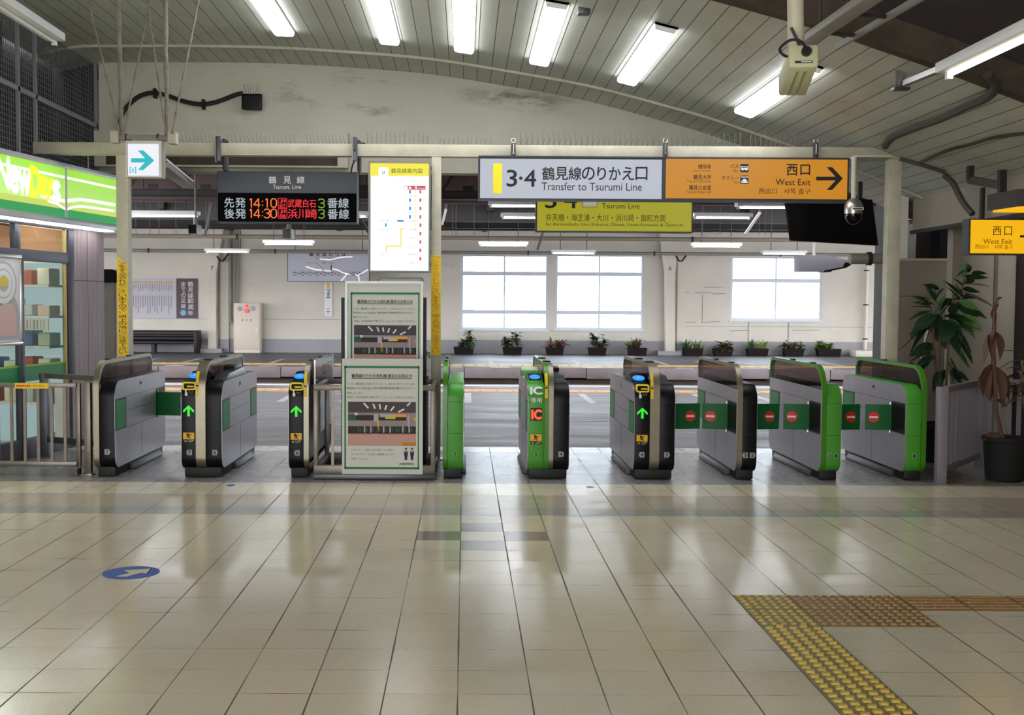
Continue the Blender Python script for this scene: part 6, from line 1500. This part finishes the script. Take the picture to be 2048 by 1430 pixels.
for cy, r in ((611.5, 3.0), (621, 4.7)):
    c = at(493, cy, 34.99); rr = r*35/FPX; w = MB(); w.prism(disc(c.x, c.z, rr), 34.95, 35.0, 'lamp_red', 'Y'); w.prism(disc(c.x, c.z, rr*0.7), 34.93, 34.95, 'lamp_red', 'Y'); o = w.build('alarm_lamp', s); o['label'] = 'red alarm lamp'
for cx in (479.5, 506.5):
    c = at(cx, 617, 34.99); w = MB(); w.prism(disc(c.x, c.z, 0.075), 34.985, 35.0, 'grey_plate', 'Y'); w.build('alarm_bell', s)
w = MB()
for ch, x in (('消', 483), ('火', 491.5), ('栓', 500)): ptxt(w, ch, x, 638, x+3.5, 642.5, 34.985, 'map_red_dark', 0.01)
w.build('lettering', s, smooth=0)

s = thing('station_name_plate', 'narrow white wall plate with vertical black kana and yellow tab', 'sign', at(655.5, 632, Yw))
w = MB(); prect(w, 648.5, 565, 664.5, 632, Yw, 'white', 0.0, 0.01); w.build('plate_panel', s, smooth=0)
w = MB(); prect(w, 653.5, 566, 659.5, 576, Yw, 'tape_yellow', 0.011); w.build('yellow_tab', s, smooth=0)
w = MB()
for k, ch in enumerate('つるみ'): ptxt(w, ch, 653, 578+k*6.6, 660.5, 584+k*6.6, Yw, 'ink', 0.02, 0.012)
ppoly(w, [(654, 620), (656.3, 615.5), (658.6, 620)], Yw, 'line_orange', 0.012); prect(w, 652.5, 622.5, 660.5, 624, Yw, 'ink_soft', 0.012); prect(w, 654.5, 626, 658, 627.3, Yw, 'ink_soft', 0.012); w.build('lettering', s, smooth=0)

Ym = 34.2
s = thing('line_map_sign', 'wide pale line map sign painted over with white strokes above the far wall', 'sign', at(656, 562, Ym))
mat('map_panel', '#b9b9c6', 0.5)
case(s, 575, 502, 739, 563, Ym, 0.12, 'sign_case', rim=1.0)
w = MB(); prect(w, 576, 503, 738, 562, Ym, 'map_panel', 0.0); w.build('map_panel', s, smooth=0)
w = MB()
for k, ch in enumerate('鶴見線のりば'): ptxt(w, ch, 619+k*13, 504.5, 626.5+k*13, 512.5, Ym, 'ink', 0.012)
ptxt(w, 'Tsurumi Line Tracks', 630, 514.5, 681, 518.5, Ym, 'ink')
for k, nm in enumerate(('扇町', '昭和', '浜川崎', '武蔵白石', '安善', '浅野', '弁天橋', '鶴見小野', '国道', '鶴見')):
    x = 586+k*14.6; ptxt(w, nm, x, 543.5, x+9, 546.5, Ym, 'ink', 0.01); prect(w, x+1, 549.5, x+8, 550.7, Ym, 'ink_soft', 0.004); 
    if k < 9: prect(w, x+10.2, 546, x+13.6, 548.3, Ym, 'map_red_dark', 0.004)
ptxt(w, '大川', 614.5, 524, 623.5, 527, Ym, 'ink'); ptxt(w, '海芝浦', 644, 524, 652.5, 527, Ym, 'ink'); ptxt(w, '新芝浦', 658, 524, 666.5, 527, Ym, 'ink')
pstroke(w, [(625, 525.5), (633, 525.5), (646, 538)], 1.3, Ym, 'line_orange'); prect(w, 661.5, 530, 663.5, 540.5, Ym, 'navy', 0.004); w.build('map_lettering', s, smooth=0)
w = MB()
for pts in ([(639, 517.5), (648, 518.5), (660, 519.5), (672, 517), (686, 514), (705, 513.5)], [(611.5, 533), (622, 536.5), (632, 539.5), (644, 540)], [(648, 541), (662, 542)], [(664.5, 537.5), (676, 540), (684, 545), (694, 547), (700, 549)], [(694, 547), (690, 553), (682, 562)], [(711, 549), (717, 552), (719, 562)], [(717, 550), (726, 545), (737, 538.5)]): pstroke(w, pts, 2.4, Ym, 'paint_white_line', 0.006)
o = w.build('overpaint_strokes', s, smooth=0); o['label'] = 'white strokes painted over the map'
for px in (590, 725):
    a = at(px, 502, Ym+0.06); w = MB(); w.tube([a, (a.x, a.y, 4.26)], 0.012, 'dark_steel', 6); w.build('hanger_rod', s)

# pipes along the far wall and over the tracks
def pipe(pts, r, m, name, label, cat='pipe', clamps=0):
    t = thing(name, label, cat, pts[0]); w = MB(); w.tube(pts, r, m, 12); w.build('pipe_run', t)
    for k in range(clamps):
        f = (k+0.5)/clamps*(len(pts)-1); i = int(f); p = Vector(pts[i])+(Vector(pts[i+1])-Vector(pts[i]))*(f-i)
        d = (Vector(pts[i+1])-Vector(pts[i])).normalized(); w = MB(); w.tube([p-d*0.02, p+d*0.02], r*1.35, 'dark_steel', 10); w.build('pipe_clamp', t)
    return t
p = at(470, 640, FW-0.15); pipe([(at(460, 600, FW-0.15).x, FW-0.15, 3.9), (at(460, 600, FW-0.15).x, FW-0.15, at(458, 642, FW-0.15).z+0.05), (at(462, 600, FW-0.15).x, FW-0.15, at(458, 644, FW-0.15).z), (at(468, 600, FW-0.15).x, FW-0.15, at(458, 645, FW-0.15).z)], 0.055, 'pipe_grey', 'drain_pipe', 'thick pale vertical pipe on the far wall beside the hydrant cabinet')
for k, px in enumerate((471, 477)):
    x = at(px, 600, FW-0.1).x; pipe([(x, FW-0.1, 3.9), (x, FW-0.1, at(px, 606, FW-0.1).z)], 0.022, 'pipe_grey', 'conduit', ('thin conduit rising from the hydrant cabinet, nearer the thick pipe', 'thin conduit rising from the hydrant cabinet, farther from the thick pipe')[k])
x = at(1732, 600, FW-0.15).x; pipe([(x, FW-0.15, 3.2), (x, FW-0.15, 0.0)], 0.06, 'far_wall_paint', 'drain_pipe', 'cream drain pipe on the far wall beyond the last window', clamps=3)
w = MB(); q = pbox(1707, 702, 1755, 710, 34.8); w.box(q[0], q[1]+0.6, 34.6, 35.2, 0, 0.2, 'far_wall_paint'); tag(w.build('wall_plinth', bevel=0.03, loc=(q[0], 34.9, 0)), 'low pale concrete block at the foot of the far wall under the drain pipe', 'concrete block')
z = at(941, 505, 33.0).z; pipe([(-22, 33.0, z), (22, 33.0, z)], 0.05, 'pipe_grey', 'conduit', 'long grey conduit crossing just above the windows, lower of two', clamps=12)
z = at(941, 476, 30.0).z; pipe([(-20, 30.0, z), (20, 30.0, z)], 0.055, 'side_panel_paint', 'conduit', 'long tan conduit over the far platform, upper of two', clamps=10)
a = at(1772, 517, 12.1); pipe([at(1700, 518, 12.1), (a.x+0.02, a.y, a.z)], 0.055, 'pipe_grey', 'capped_pipe', 'short thick capped pipe sticking out from the last post', clamps=1)

# cameras under the departure board and beside it
def hung_camera(px, py, Y, label, sz=0.11, L=0.3):
    c = at(px, py, Y); t = thing('platform_camera', label, 'camera', c)
    w = MB(); w.box(c.x-sz*0.5, c.x+sz*0.5, Y, Y+L, c.z-sz*0.6, c.z+sz*0.6, 'white'); w.build('camera_housing', t, bevel=0.01)
    w = MB(); w.box(c.x-sz*0.47, c.x+sz*0.47, Y-0.012, Y+0.004, c.z-sz*0.56, c.z+sz*0.56, 'black_gloss'); w.build('camera_window', t)
    w = MB(); w.tube([(c.x, Y+L*0.6, c.z+sz*0.5), (c.x, Y+L*0.6, c.z+sz*1.5)], 0.03, 'pipe_grey', 10); w.tube([(c.x, Y+L*0.6, c.z+sz*1.4), (c.x, Y+L*0.6, 4.26)], 0.014, 'pipe_grey', 8); w.build('ceiling_mount', t)
hung_camera(573.5, 467, 14.6, 'small white boxed camera hanging below the departure board')
hung_camera(385, 458, 15.2, 'small camera on a rod between the first post and the departure board')
# big monitor and a housing on the platform
Yt = 13.0
s = thing('platform_monitor', 'big dark hanging monitor tilted behind the dome camera', 'monitor', at(1660, 485, Yt))
c4 = [at(1566, 392, Yt), at(1745, 399, Yt), at(1757, 491, Yt+0.1), at(1579, 481, Yt+0.1)]
bk = [p+Vector((0.03, 0.10, 0.0)) for p in c4]
w = MB(); w.add(c4+bk, [(0, 1, 2, 3), (7, 6, 5, 4), (0, 4, 5, 1), (1, 5, 6, 2), (2, 6, 7, 3), (3, 7, 4, 0)], 'black'); w.build('monitor_case', s, bevel=0.008)
w = MB(); m_ = sum(c4, Vector())/4; c5 = [m_+(p-m_)*0.95+Vector((0, -0.004, 0)) for p in c4]; w.add(c5+[p+Vector((0, 0.003, 0)) for p in c5], [(0, 1, 2, 3), (4, 7, 6, 5)], 'black_gloss'); w.build('monitor_screen', s)
for px in (1600, 1720): a = at(px, 395, Yt+0.08); w = MB(); w.box(a.x-0.02, a.x+0.02, a.y-0.02, a.y+0.03, a.z-0.05, 4.25 if Yt > 13.8 else 3.25, 'dark_steel'); w.build('hanger', s)
Yh = 14.4
s = thing('sensor_housing', 'grey tapered housing with black tip hanging before the last window', 'housing', at(1645, 525, Yh))
mat('housing_grey', '#9d9aa6', 0.5)
pl = lambda pts: [(at(x, y, Yh).x, at(x, y, Yh).z) for x, y in pts]
w = MB(); w.prism(pl([(1599, 543), (1599, 511), (1650, 510), (1670, 513), (1690, 519), (1703, 520), (1700, 526), (1688, 528), (1686, 536), (1663, 540), (1662, 543)]), Yh, Yh+0.25, 'housing_grey', 'Y'); w.build('housing_shell', s, bevel=0.006)
w = MB(); w.prism(pl([(1703, 525), (1702, 530), (1692, 536), (1664, 541.5), (1662, 544), (1648, 544), (1648, 541), (1686, 534), (1690, 525)]), Yh-0.004, Yh+0.24, 'black', 'Y'); w.build('housing_tip', s)
a = at(1628, 512, Yh+0.12); w = MB(); w.tube([a, (a.x, a.y, 3.65)], 0.02, 'white', 8); w.box(a.x-0.05, a.x+0.05, a.y-0.05, a.y+0.05, a.z-0.02, a.z+0.01, 'white'); w.build('hanger_rod', s)
# speaker on the gable wall with its hose
Ys = YW-0.18
s = thing('wall_speaker', 'black loudspeaker on the stained gable wall', 'speaker', at(503, 203, Ys))
q = pbox(482.5, 187, 524, 219, Ys); w = MB(); vs = []
for y, i in ((Ys, 0.0), (YW-0.01, 0.03)): vs += [(q[0]+i+0.0, y, q[2]+i*0.5), (q[1]-i, y, q[2]+i*0.5), (q[1]-i, y, q[3]-i*0.3), (q[0]+i, y, q[3]-i*0.3)]
w.add(vs, [(3, 2, 1, 0), (4, 5, 6, 7), (0, 1, 5, 4), (1, 2, 6, 5), (2, 3, 7, 6), (3, 0, 4, 7)], 'black'); w.build('speaker_cabinet', s, bevel=0.015, seg=3)
w = MB(); w.box(q[0]+0.03, q[1]-0.03, Ys-0.006, Ys+0.002, q[2]+0.03, q[3]-0.03, 'rubber'); w.build('speaker_grille', s, bevel=0.004)
w = MB()
for k in range(7): x = q[0]+0.03+k*0.025; w.tube([(x, Ys+0.06, q[3]-0.01), (x+random.uniform(-.03, .03), Ys+0.04, q[3]+0.11)], 0.0022, 'gunmetal', 5)
w.build('spike_needles', s)
Yk = YW-0.05; pts = [(239, 254), (241, 238), (248, 222), (262, 205), (280, 192), (300, 186), (318, 187), (340, 193), (365, 202), (395, 208), (420, 207), (445, 200), (470, 190), (486, 186)]
t = thing('cable_hose', 'thick black hose looping across the gable wall to the loudspeaker', 'hose', at(310, 188, Yk)); w = MB()
def smoothpts(P, n):
    P = [Vector(p) for p in P]; out = []
    for i in range(len(P)-1):
        p0, p1, p2, p3 = P[max(i-1, 0)], P[i], P[i+1], P[min(i+2, len(P)-1)]
        for k in range(n): u = k/n; out.append(0.5*((2*p1)+(p2-p0)*u+(2*p0-5*p1+4*p2-p3)*u*u+(3*p1-p0-3*p2+p3)*u**3))
    return out+[P[-1]]
w.tube(smoothpts([at(x, y, Yk) for x, y in pts], 4), 0.026, 'cable_black', 10); w.build('hose_run', t)
for x, y in ((310, 186), (407, 208)): c = at(x, y, Yk); w = MB(); w.box(c.x-0.015, c.x+0.015, Yk-0.04, YW, c.z-0.06, c.z+0.05, 'rubber'); w.build('hose_clip', t)

glass('dome_plastic', '#8d9093', 0.02)
# dome camera on its pole, box camera on the ceiling pole
Yc = 11.2; c = at(1707, 420, Yc)
s = thing('dome_camera', 'silver dome camera on a pole beside the last post', 'camera', c)
zt_ = at(1707, 313, Yc).z; zcap = at(1707, 398, Yc).z
w = MB(); w.tube([(c.x-0.005, Yc, zt_), (c.x+0.0, Yc, zcap)], 0.026, 'cream_steel', 14); w.box(c.x+0.006, c.x+0.36, Yc-0.04, Yc+0.23, zt_-0.01, zt_+0.012, 'cream_steel'); w.build('drop_pole', s)
px = FPX/Yc; rr = 17.5/px; z = lambda y: at(1707, y, Yc).z
w = MB(); w.lathe([(0.022, z(396)), (0.04, z(398)), (rr*0.75, z(403)), (rr, z(410)), (rr, z(420)), (rr*0.98, z(424)), (rr*0.96, z(428))], (c.x, Yc, 0), 'steel', 32); w.build('camera_housing', s)
w = MB(); w.lathe([(rr*0.93, z(428))]+[(rr*0.93*math.cos(t), z(430)-rr*1.1*math.sin(t)) for t in [k*math.pi/2/8 for k in range(8)]]+[(0.004, z(430)-rr*1.1)], (c.x, Yc, 0), 'dome_plastic', 28); w.build('camera_dome', s)
w = MB(); w.lathe([(0.03, z(440)), (0.035, z(434)), (0.03, z(428))], (c.x, Yc-0.01, 0), 'black', 14); w.build('camera_lens', s)
w = MB(); w.box(c.x-0.04, c.x+0.07, Yc-rr-0.004, Yc-rr+0.02, z(421), z(416), 'white'); w.box(c.x-0.035, c.x+0.06, Yc-rr-0.006, Yc-rr+0.02, z(420), z(417.3), 'gunmetal'); w.build('name_label', s)
Yx = 5.6
pa, pb = at(1607, 112, Yx), at(1584, 172, Yx+0.36)
s = thing('box_camera', 'big cream boxed camera hanging from the ceiling pole', 'camera', pa)
mat('camera_groove', '#8a8866', 0.6); mat('camera_cream', '#b9b894', 0.5, var=0.1)
w = MB(); w.bar(pa, pb, 0.14, 0.115, 'camera_cream'); w.build('camera_housing', s, bevel=0.014)
d = (pb-pa).normalized(); r_ = d.cross(Vector((0, 0, 1))).normalized(); u_ = r_.cross(d)
w = MB(); w.bar(pa-d*0.004, pa+d*0.02, 0.142, 0.117, 'camera_cream'); w.build('end_cap', s, bevel=0.012)
w = MB(); e = pa-d*0.006
w.bar(e-u_*0.033, e-u_*0.033-d*0.001, 0.085, 0.012, 'ink'); w.bar(e-u_*0.033+r_*0.012-d*0.001, e-u_*0.033+r_*0.012-d*0.002, 0.05, 0.004, 'white'); w.build('maker_label', s, smooth=0)
w = MB()
for k in (-0.022, 0.016): w.bar(pa+d*0.05-u_*0.0585+r_*k, pb-d*0.04-u_*0.0585+r_*k, 0.012, 0.003, 'camera_groove')
w.build('drain_groove', s)
w = MB(); g0 = e+u_*0.018+r_*0.012; w.tube([g0+d*0.01, g0-d*0.018], 0.024, 'cable_black', 14)
w.tube(smoothpts([g0-d*0.018, g0-d*0.05-r_*0.03+u_*0.03, g0-d*0.04-r_*0.08+u_*0.045, g0-r_*0.125+u_*0.02, g0-r_*0.11-u_*0.012, g0-r_*0.08+d*0.05], 5), 0.007, 'cable_black', 8); w.build('cable', s)
w = MB(); a = at(1592, 95, Yx+0.12); b = at(1590, -60, Yx+0.12); w.tube([a, b], 0.04, 'cream_steel', 14); w.build('ceiling_pole', s)
w = MB(); w.bar(at(1588, 85, Yx+0.12), pa+d*0.1+u_*0.05, 0.05, 0.03, 'camera_cream'); w.bar(at(1582, 55, Yx+0.05), at(1600, 92, Yx+0.05), 0.012, 0.012, 'gunmetal'); w.build('mount_bracket', s)
# small box fitting on the vault
c = at(1168, 12, 9.6); s = thing('ceiling_sensor', 'small dark box fitting hanging from the vault next to the fourth ceiling light', 'sensor', c)
w = MB(); w.prism([(c.x-0.05, c.z-0.06), (c.x+0.055, c.z-0.06), (c.x+0.045, c.z+0.02), (c.x-0.045, c.z+0.02)], 9.6, 9.7, 'gunmetal', 'Y'); w.build('sensor_body', s, bevel=0.006)
w = MB(); w.box(c.x-0.035, c.x+0.035, 9.62, 9.68, c.z+0.02, prof_z(c.x), 'pipe_grey'); w.build('ceiling_mount', s)

# conduits under the dark roof and along the vault
q0, q1 = at(1606, 88, 7.6), at(1770, -25, 6.0); s = thing('cable_tray', 'pale cable trunking running up under the dark roof behind the box camera', 'cable trunking', q0)
w = MB(); w.bar(q0, q1, 0.11, 0.05, 'pipe_grey'); w.build('trunking_cover', s, bevel=0.006)
w = MB(); w.bar(q0+Vector((0.22, 0, -0.02)), q1+Vector((0.24, 0, -0.02)), 0.02, 0.04, 'pipe_grey'); w.build('side_rail', s)
for f in (0.25, 0.6): p = q0+(q1-q0)*f; w = MB(); w.bar(p, p+Vector((0.25, 0, -0.02)), 0.03, 0.02, 'dark_steel'); w.build('cross_bar', s); w = MB(); w.tube([p, (p.x, p.y, 4.92)], 0.008, 'dark_steel', 6); w.build('hanger_rod', s)
def vault_cable(pts, Y0, r, m, name, label):
    t = thing(name, label, 'cable', at(*pts[0], 10)); P = []
    for x, y in pts:
        lo, hi = 5.0, 14
        for _ in range(40):
            mid = (lo+hi)/2; p = at(x, y, mid)
            if p.z+r*1.5 > prof_z(p.x): hi = mid
            else: lo = mid
        P.append(at(x, y, lo))
    w = MB(); w.tube(smoothpts(P, 4), r, m, 8); w.build('cable_run', t); return t
mat('cable_grey', '#3f3935', 0.6, var=0.2)
vault_cable([(1770, 292), (1785, 275), (1830, 255), (1880, 238), (1930, 215), (1965, 200), (1985, 185), (1992, 168), (1975, 150)], 9, 0.035, 'cable_grey', 'bent_conduit', 'thick bent conduit swinging along the dark end of the vault')
vault_cable([(1800, 318), (1830, 326), (1870, 338), (1890, 345)], 9, 0.02, 'cable_grey', 'vault_cable', 'dark cable from the last post clipped across the vault')
vault_cable([(1840, 325), (1870, 312), (1900, 300), (1940, 290), (1990, 275), (2060, 266)], 9, 0.014, 'cable_grey', 'vault_cable', 'thin wavy cable running on along the vault boards')
p = [at(1890, 352, 11.3), at(1905, 365, 11.2), at(1918, 390, 11.1), at(1930, 410, 11.0), at(1945, 428, 10.9)]; t = thing('drop_conduit', 'grey conduit curving down from the vault to the amber exit sign', 'conduit', p[-1]); w = MB(); w.tube(smoothpts(p, 5), 0.03, 'cable_grey', 8); w.build('pipe_run', t)
c = at(1940, 360, 10.6); t = thing('duct_bracket', 'dark angled bracket on the cream frieze above the amber exit sign', 'bracket', c); w = MB(); w.bar(c, at(2004, 371, 10.2), 0.05, 0.07, 'dark_steel'); w.bar(c, c+Vector((0, 0, 0.13)), 0.05, 0.06, 'dark_steel'); w.bar(at(2004, 385, 10.2), at(2004, 340, 10.2), 0.06, 0.06, 'dark_steel'); w.build('bracket_arm', t)
c = at(1797, 178, 9.9); t = thing('hanging_bracket', 'dark bracket with a steel arm hanging from the mesh band by the strip light', 'bracket', c)
w = MB(); w.bar(at(1795, 176, 9.0), at(1795, 95, 8.9), 0.025, 0.04, 'gunmetal'); w.bar(at(1805, 176, 9.0), at(1805, 95, 8.9), 0.025, 0.04, 'gunmetal'); w.bar(at(1785, 178, 9.0), at(1817, 178, 9.0), 0.08, 0.02, 'gunmetal'); w.build('drop_bar', t)
w = MB(); w.bar(at(1806, 168, 9.0), at(1880, 138, 7.9), 0.05, 0.04, 'steel'); w.build('support_arm', t)
# tubes slung between the first post and the platform roof
a, b = at(322, 330, 11.9), at(378, 372, 14.4); t = thing('slung_lamp', 'bundle of grey tubes slung from the beam beside the turquoise arrow sign', 'lamp bracket', (a+b)/2)
w = MB(); w.bar(a, b, 0.16, 0.06, 'pipe_grey'); w.build('tray_body', t, bevel=0.005)
for k in (-0.05, 0.0, 0.05): w = MB(); w.tube([a+Vector((k, -0.02, 0.06)), b+Vector((k, -0.02, 0.06))], 0.018, 'steel', 8); w.build('slung_tube', t)
w = MB(); w.tube([a, (a.x, a.y, zb0+0.05)], 0.012, 'dark_steel', 6); w.tube([b, (b.x, b.y, 4.26)], 0.014, 'dark_steel', 6); w.box(a.x-0.03, a.x+0.03, YF, a.y+0.02, zb0-0.03, zb0-0.005, 'dark_steel'); w.build('hanger_rod', t)

# ------------------------------------------------------------------ pigeon spikes on the beam
def spikes(px0, px1, n, hpx, double, label, Y=YF, lean=0.0):
    a, b = at(px0, 290, Y), at(px1, 290, Y); z0 = zb1
    t = thing('bird_spike_strip', label, 'bird spikes', ((a.x+b.x)/2, Y, z0), 'bird spikes along the beam')
    w = MB(); w.box(a.x, b.x, Y-0.012, Y+0.012, z0, z0+0.006, 'gunmetal'); w.build('spike_base', t)
    w = MB(); h = hpx*Y/FPX
    for k in range(n):
        x = a.x+(b.x-a.x)*(k+0.5)/n; l = random.uniform(-0.006, 0.006)+lean; w.tube([(x, Y, z0+0.004), (x+l, Y, z0+h*random.uniform(0.9, 1.05))], 0.0022, 'spike_wire', 5)
        if double: w.tube([(x, Y, z0+0.004), (x+0.012, Y-0.05, z0+h*0.5)], 0.0022, 'spike_wire', 5)
    w.build('spike_needles', t)
mat('spike_wire', '#6a665e', 0.5, 0.4)
for q in ((348, 432, 11, 20, False, 'row of bird spikes on the beam beside the turquoise arrow sign', YF, -0.02), (453, 595, 17, 21, False, 'longer row of bird spikes on the beam over the departure board', YF, -0.02), (612, 694, 11, 21, False, 'short row of bird spikes above the departure board by its second hanger', YF, -0.02),
          (730, 860, 14, 24, False, 'row of bird spikes on the beam above the route map box', YF, 0.0), (875, 985, 12, 14, False, 'row of short bird spikes on the beam beyond the middle post', YF, 0.0), (1036, 1322, 26, 26, True, 'longest row of bird spikes on the beam above the white half of the sign', YF, 0.0), (1338, 1485, 14, 28, True, 'row of bird spikes above the orange half of the sign, next to the white half', YF, 0.0), (1496, 1605, 11, 28, True, 'row of bird spikes on the beam above the orange arrow', YF, 0.0)):
    spikes(*q)
# ------------------------------------------------------------------ on the floor of the hall
def tile_xy(i, j): return T0X+i*TS, T0Y-j*TS     # corner of tile column i, row j
mat('tactile_yellow', '#c9ae50', 0.4, var=0.12, vscale=10); mat('tactile_brass', '#bb9460', 0.36, 0.3, var=0.15, vscale=14); mat('tactile_yellow_plate', '#83743f', 0.5, var=0.2, vscale=10); mat('tactile_brass_plate', '#80663c', 0.42, 0.2, var=0.2, vscale=14)
def tactile(i, y1, kind, label, m):
    x0 = T0X+i*TS; y0 = y1-TS; g = 0.004
    t = thing('tactile_tile', label, 'tactile tile', (x0+TS/2, (y0+y1)/2, 0), 'tactile paving tiles')
    w = MB(); w.box(x0+g, x0+TS-g, y0+g, y1-g, 0.0005, 0.004, m+'_plate'); w.build('tile_plate', t, smooth=0)
    w = MB()
    if kind == 'dots':
        for a in range(6):
            for b in range(5):
                cx, cy = x0+0.028+a*0.049, y0+0.034+b*0.058; w.lathe([(0.0165, 0.0035), (0.014, 0.0085), (0.011, 0.0105)], (cx, cy, 0), m, 10)
        nm = 'tactile_stud'
    elif kind == 'dash':
        for a in range(5):
            for b in range(5):
                cx = x0+0.033+a*0.0585; cy = y0+0.026+b*0.06+(0.03 if a % 2 else 0)-0.008
                Q = [(cx-0.021, cy-0.02), (cx+0.013, cy-0.024), (cx+0.021, cy-0.012), (cx+0.021, cy+0.012), (cx-0.013, cy+0.016), (cx-0.021, cy+0.004)]; Q2 = [(cx+(p-cx)*0.78, cy-0.004+(r-cy+0.004)*0.74) for p, r in Q]
                w.add([(p, r, 0.0035) for p, r in Q]+[(p, r, 0.0125) for p, r in Q2], [(k, (k+1) % 6, 6+(k+1) % 6, 6+k) for k in range(6)]+[(6, 7, 8, 9, 10, 11)], m)
        nm = 'tactile_stud'
    else:
        for b in range(5):
            cy = y0+0.035+b*0.058; w.box(x0+0.012, x0+TS-0.012, cy-0.012, cy+0.012, 0.0035, 0.0085, m)
            for a in range(4): w.lathe([(0.005, 0.008), (0.004, 0.0105)], (x0+0.04+a*0.07+(b % 2)*0.02, cy, 0), 'alu_case', 8)
        nm = 'tactile_stud'
    w.build(nm, t)
yA = fl(1500, 1191).y
ordn = ['first', 'second', 'third', 'fourth', 'fifth', 'sixth', 'seventh', 'eighth', 'ninth', 'tenth']
for k in range(2): tactile(5, yA-k*TS, 'dots', 'yellow dotted tactile tile, %s one down the yellow strip from its far end' % ordn[k], 'tactile_yellow')
for k in range(2, 7): tactile(5, yA-k*TS, 'dash', 'yellow tactile tile with slanted dashes, %s one down the yellow strip from its far end' % ordn[k], 'tactile_yellow')
for k in range(2): tactile(6+k, yA, 'dots', 'brass dotted tactile tile in the far row, %s beside the yellow strip' % ordn[k], 'tactile_brass')
for k in range(2): tactile(6+k, yA-TS, 'dots', 'brass dotted tactile tile in the near row, %s beside the yellow strip' % ordn[k], 'tactile_brass')
for k in range(4): tactile(8+k, yA, 'bars', 'brass ribbed tactile tile, %s one beyond the dotted tiles' % ordn[k], 'tactile_brass')
# blue floor sticker with arrow
c = fl(262.5, 1145.5); rad = 0.163
s = thing('floor_sticker', 'round blue floor sticker with a white outlined arrow', 'sticker', (c.x, c.y, 0))
mat('sticker_blue', '#3a62b4', 0.5, spec=0.3, var=0.1); mat('sticker_cream', '#d8ceb6', 0.5)
w = MB(); w.prism(disc(c.x, c.y, rad, 40), 0.0004, 0.0012, 'sticker_blue', 'Z'); w.build('sticker_disc', s, smooth=0)
apx = [(228, 1153.5), (258, 1148.5), (249, 1144), (265, 1137.5), (250, 1138), (302, 1136.5), (292, 1147.5), (286, 1145), (245, 1153.5)]
A_ = [(-0.112, -0.09), (-0.01, 0.0), (-0.045, 0.045), (0.11, 0.095), (0.095, -0.05), (0.055, -0.02), (-0.055, -0.105)]
def flp(pts): return [(fl(x, y).x, fl(x, y).y) for x, y in pts]
P_ = flp([(228.5, 1154), (259, 1146.5), (246, 1141), (303, 1137), (294, 1148), (284, 1146), (251, 1154.5)])
w = MB(); cx_, cy_ = sum(p[0] for p in P_)/7, sum(p[1] for p in P_)/7
w.prism([(cx_+(x-cx_)*1.04, cy_+(y-cy_)*1.04) for x, y in P_], 0.0012, 0.0016, 'navy', 'Z'); w.prism([(cx_+(x-cx_)*0.95, cy_+(y-cy_)*0.95) for x, y in P_], 0.0016, 0.002, 'sticker_cream', 'Z'); w.build('sticker_arrow', s, smooth=0)
# tiny worn floor markers by the gates
for k, (px, py, m, lab) in enumerate(((462, 970.5, 'sticker_blue', 'small worn blue disc on the floor before gate 6'), (1180, 974, 'gunmetal', 'small dark worn disc on the floor before the half green gate'), (1240, 974.5, 'alu_case', 'small pale worn disc on the floor before the half green gate'))):
    c = fl(px, py); w = MB(); w.prism(disc(c.x, c.y, 0.035, 16, 0.05), 0.0004, 0.0012, m, 'Z'); tag(w.build('floor_marker', smooth=0, loc=(c.x, c.y, 0)), lab, 'floor marker')
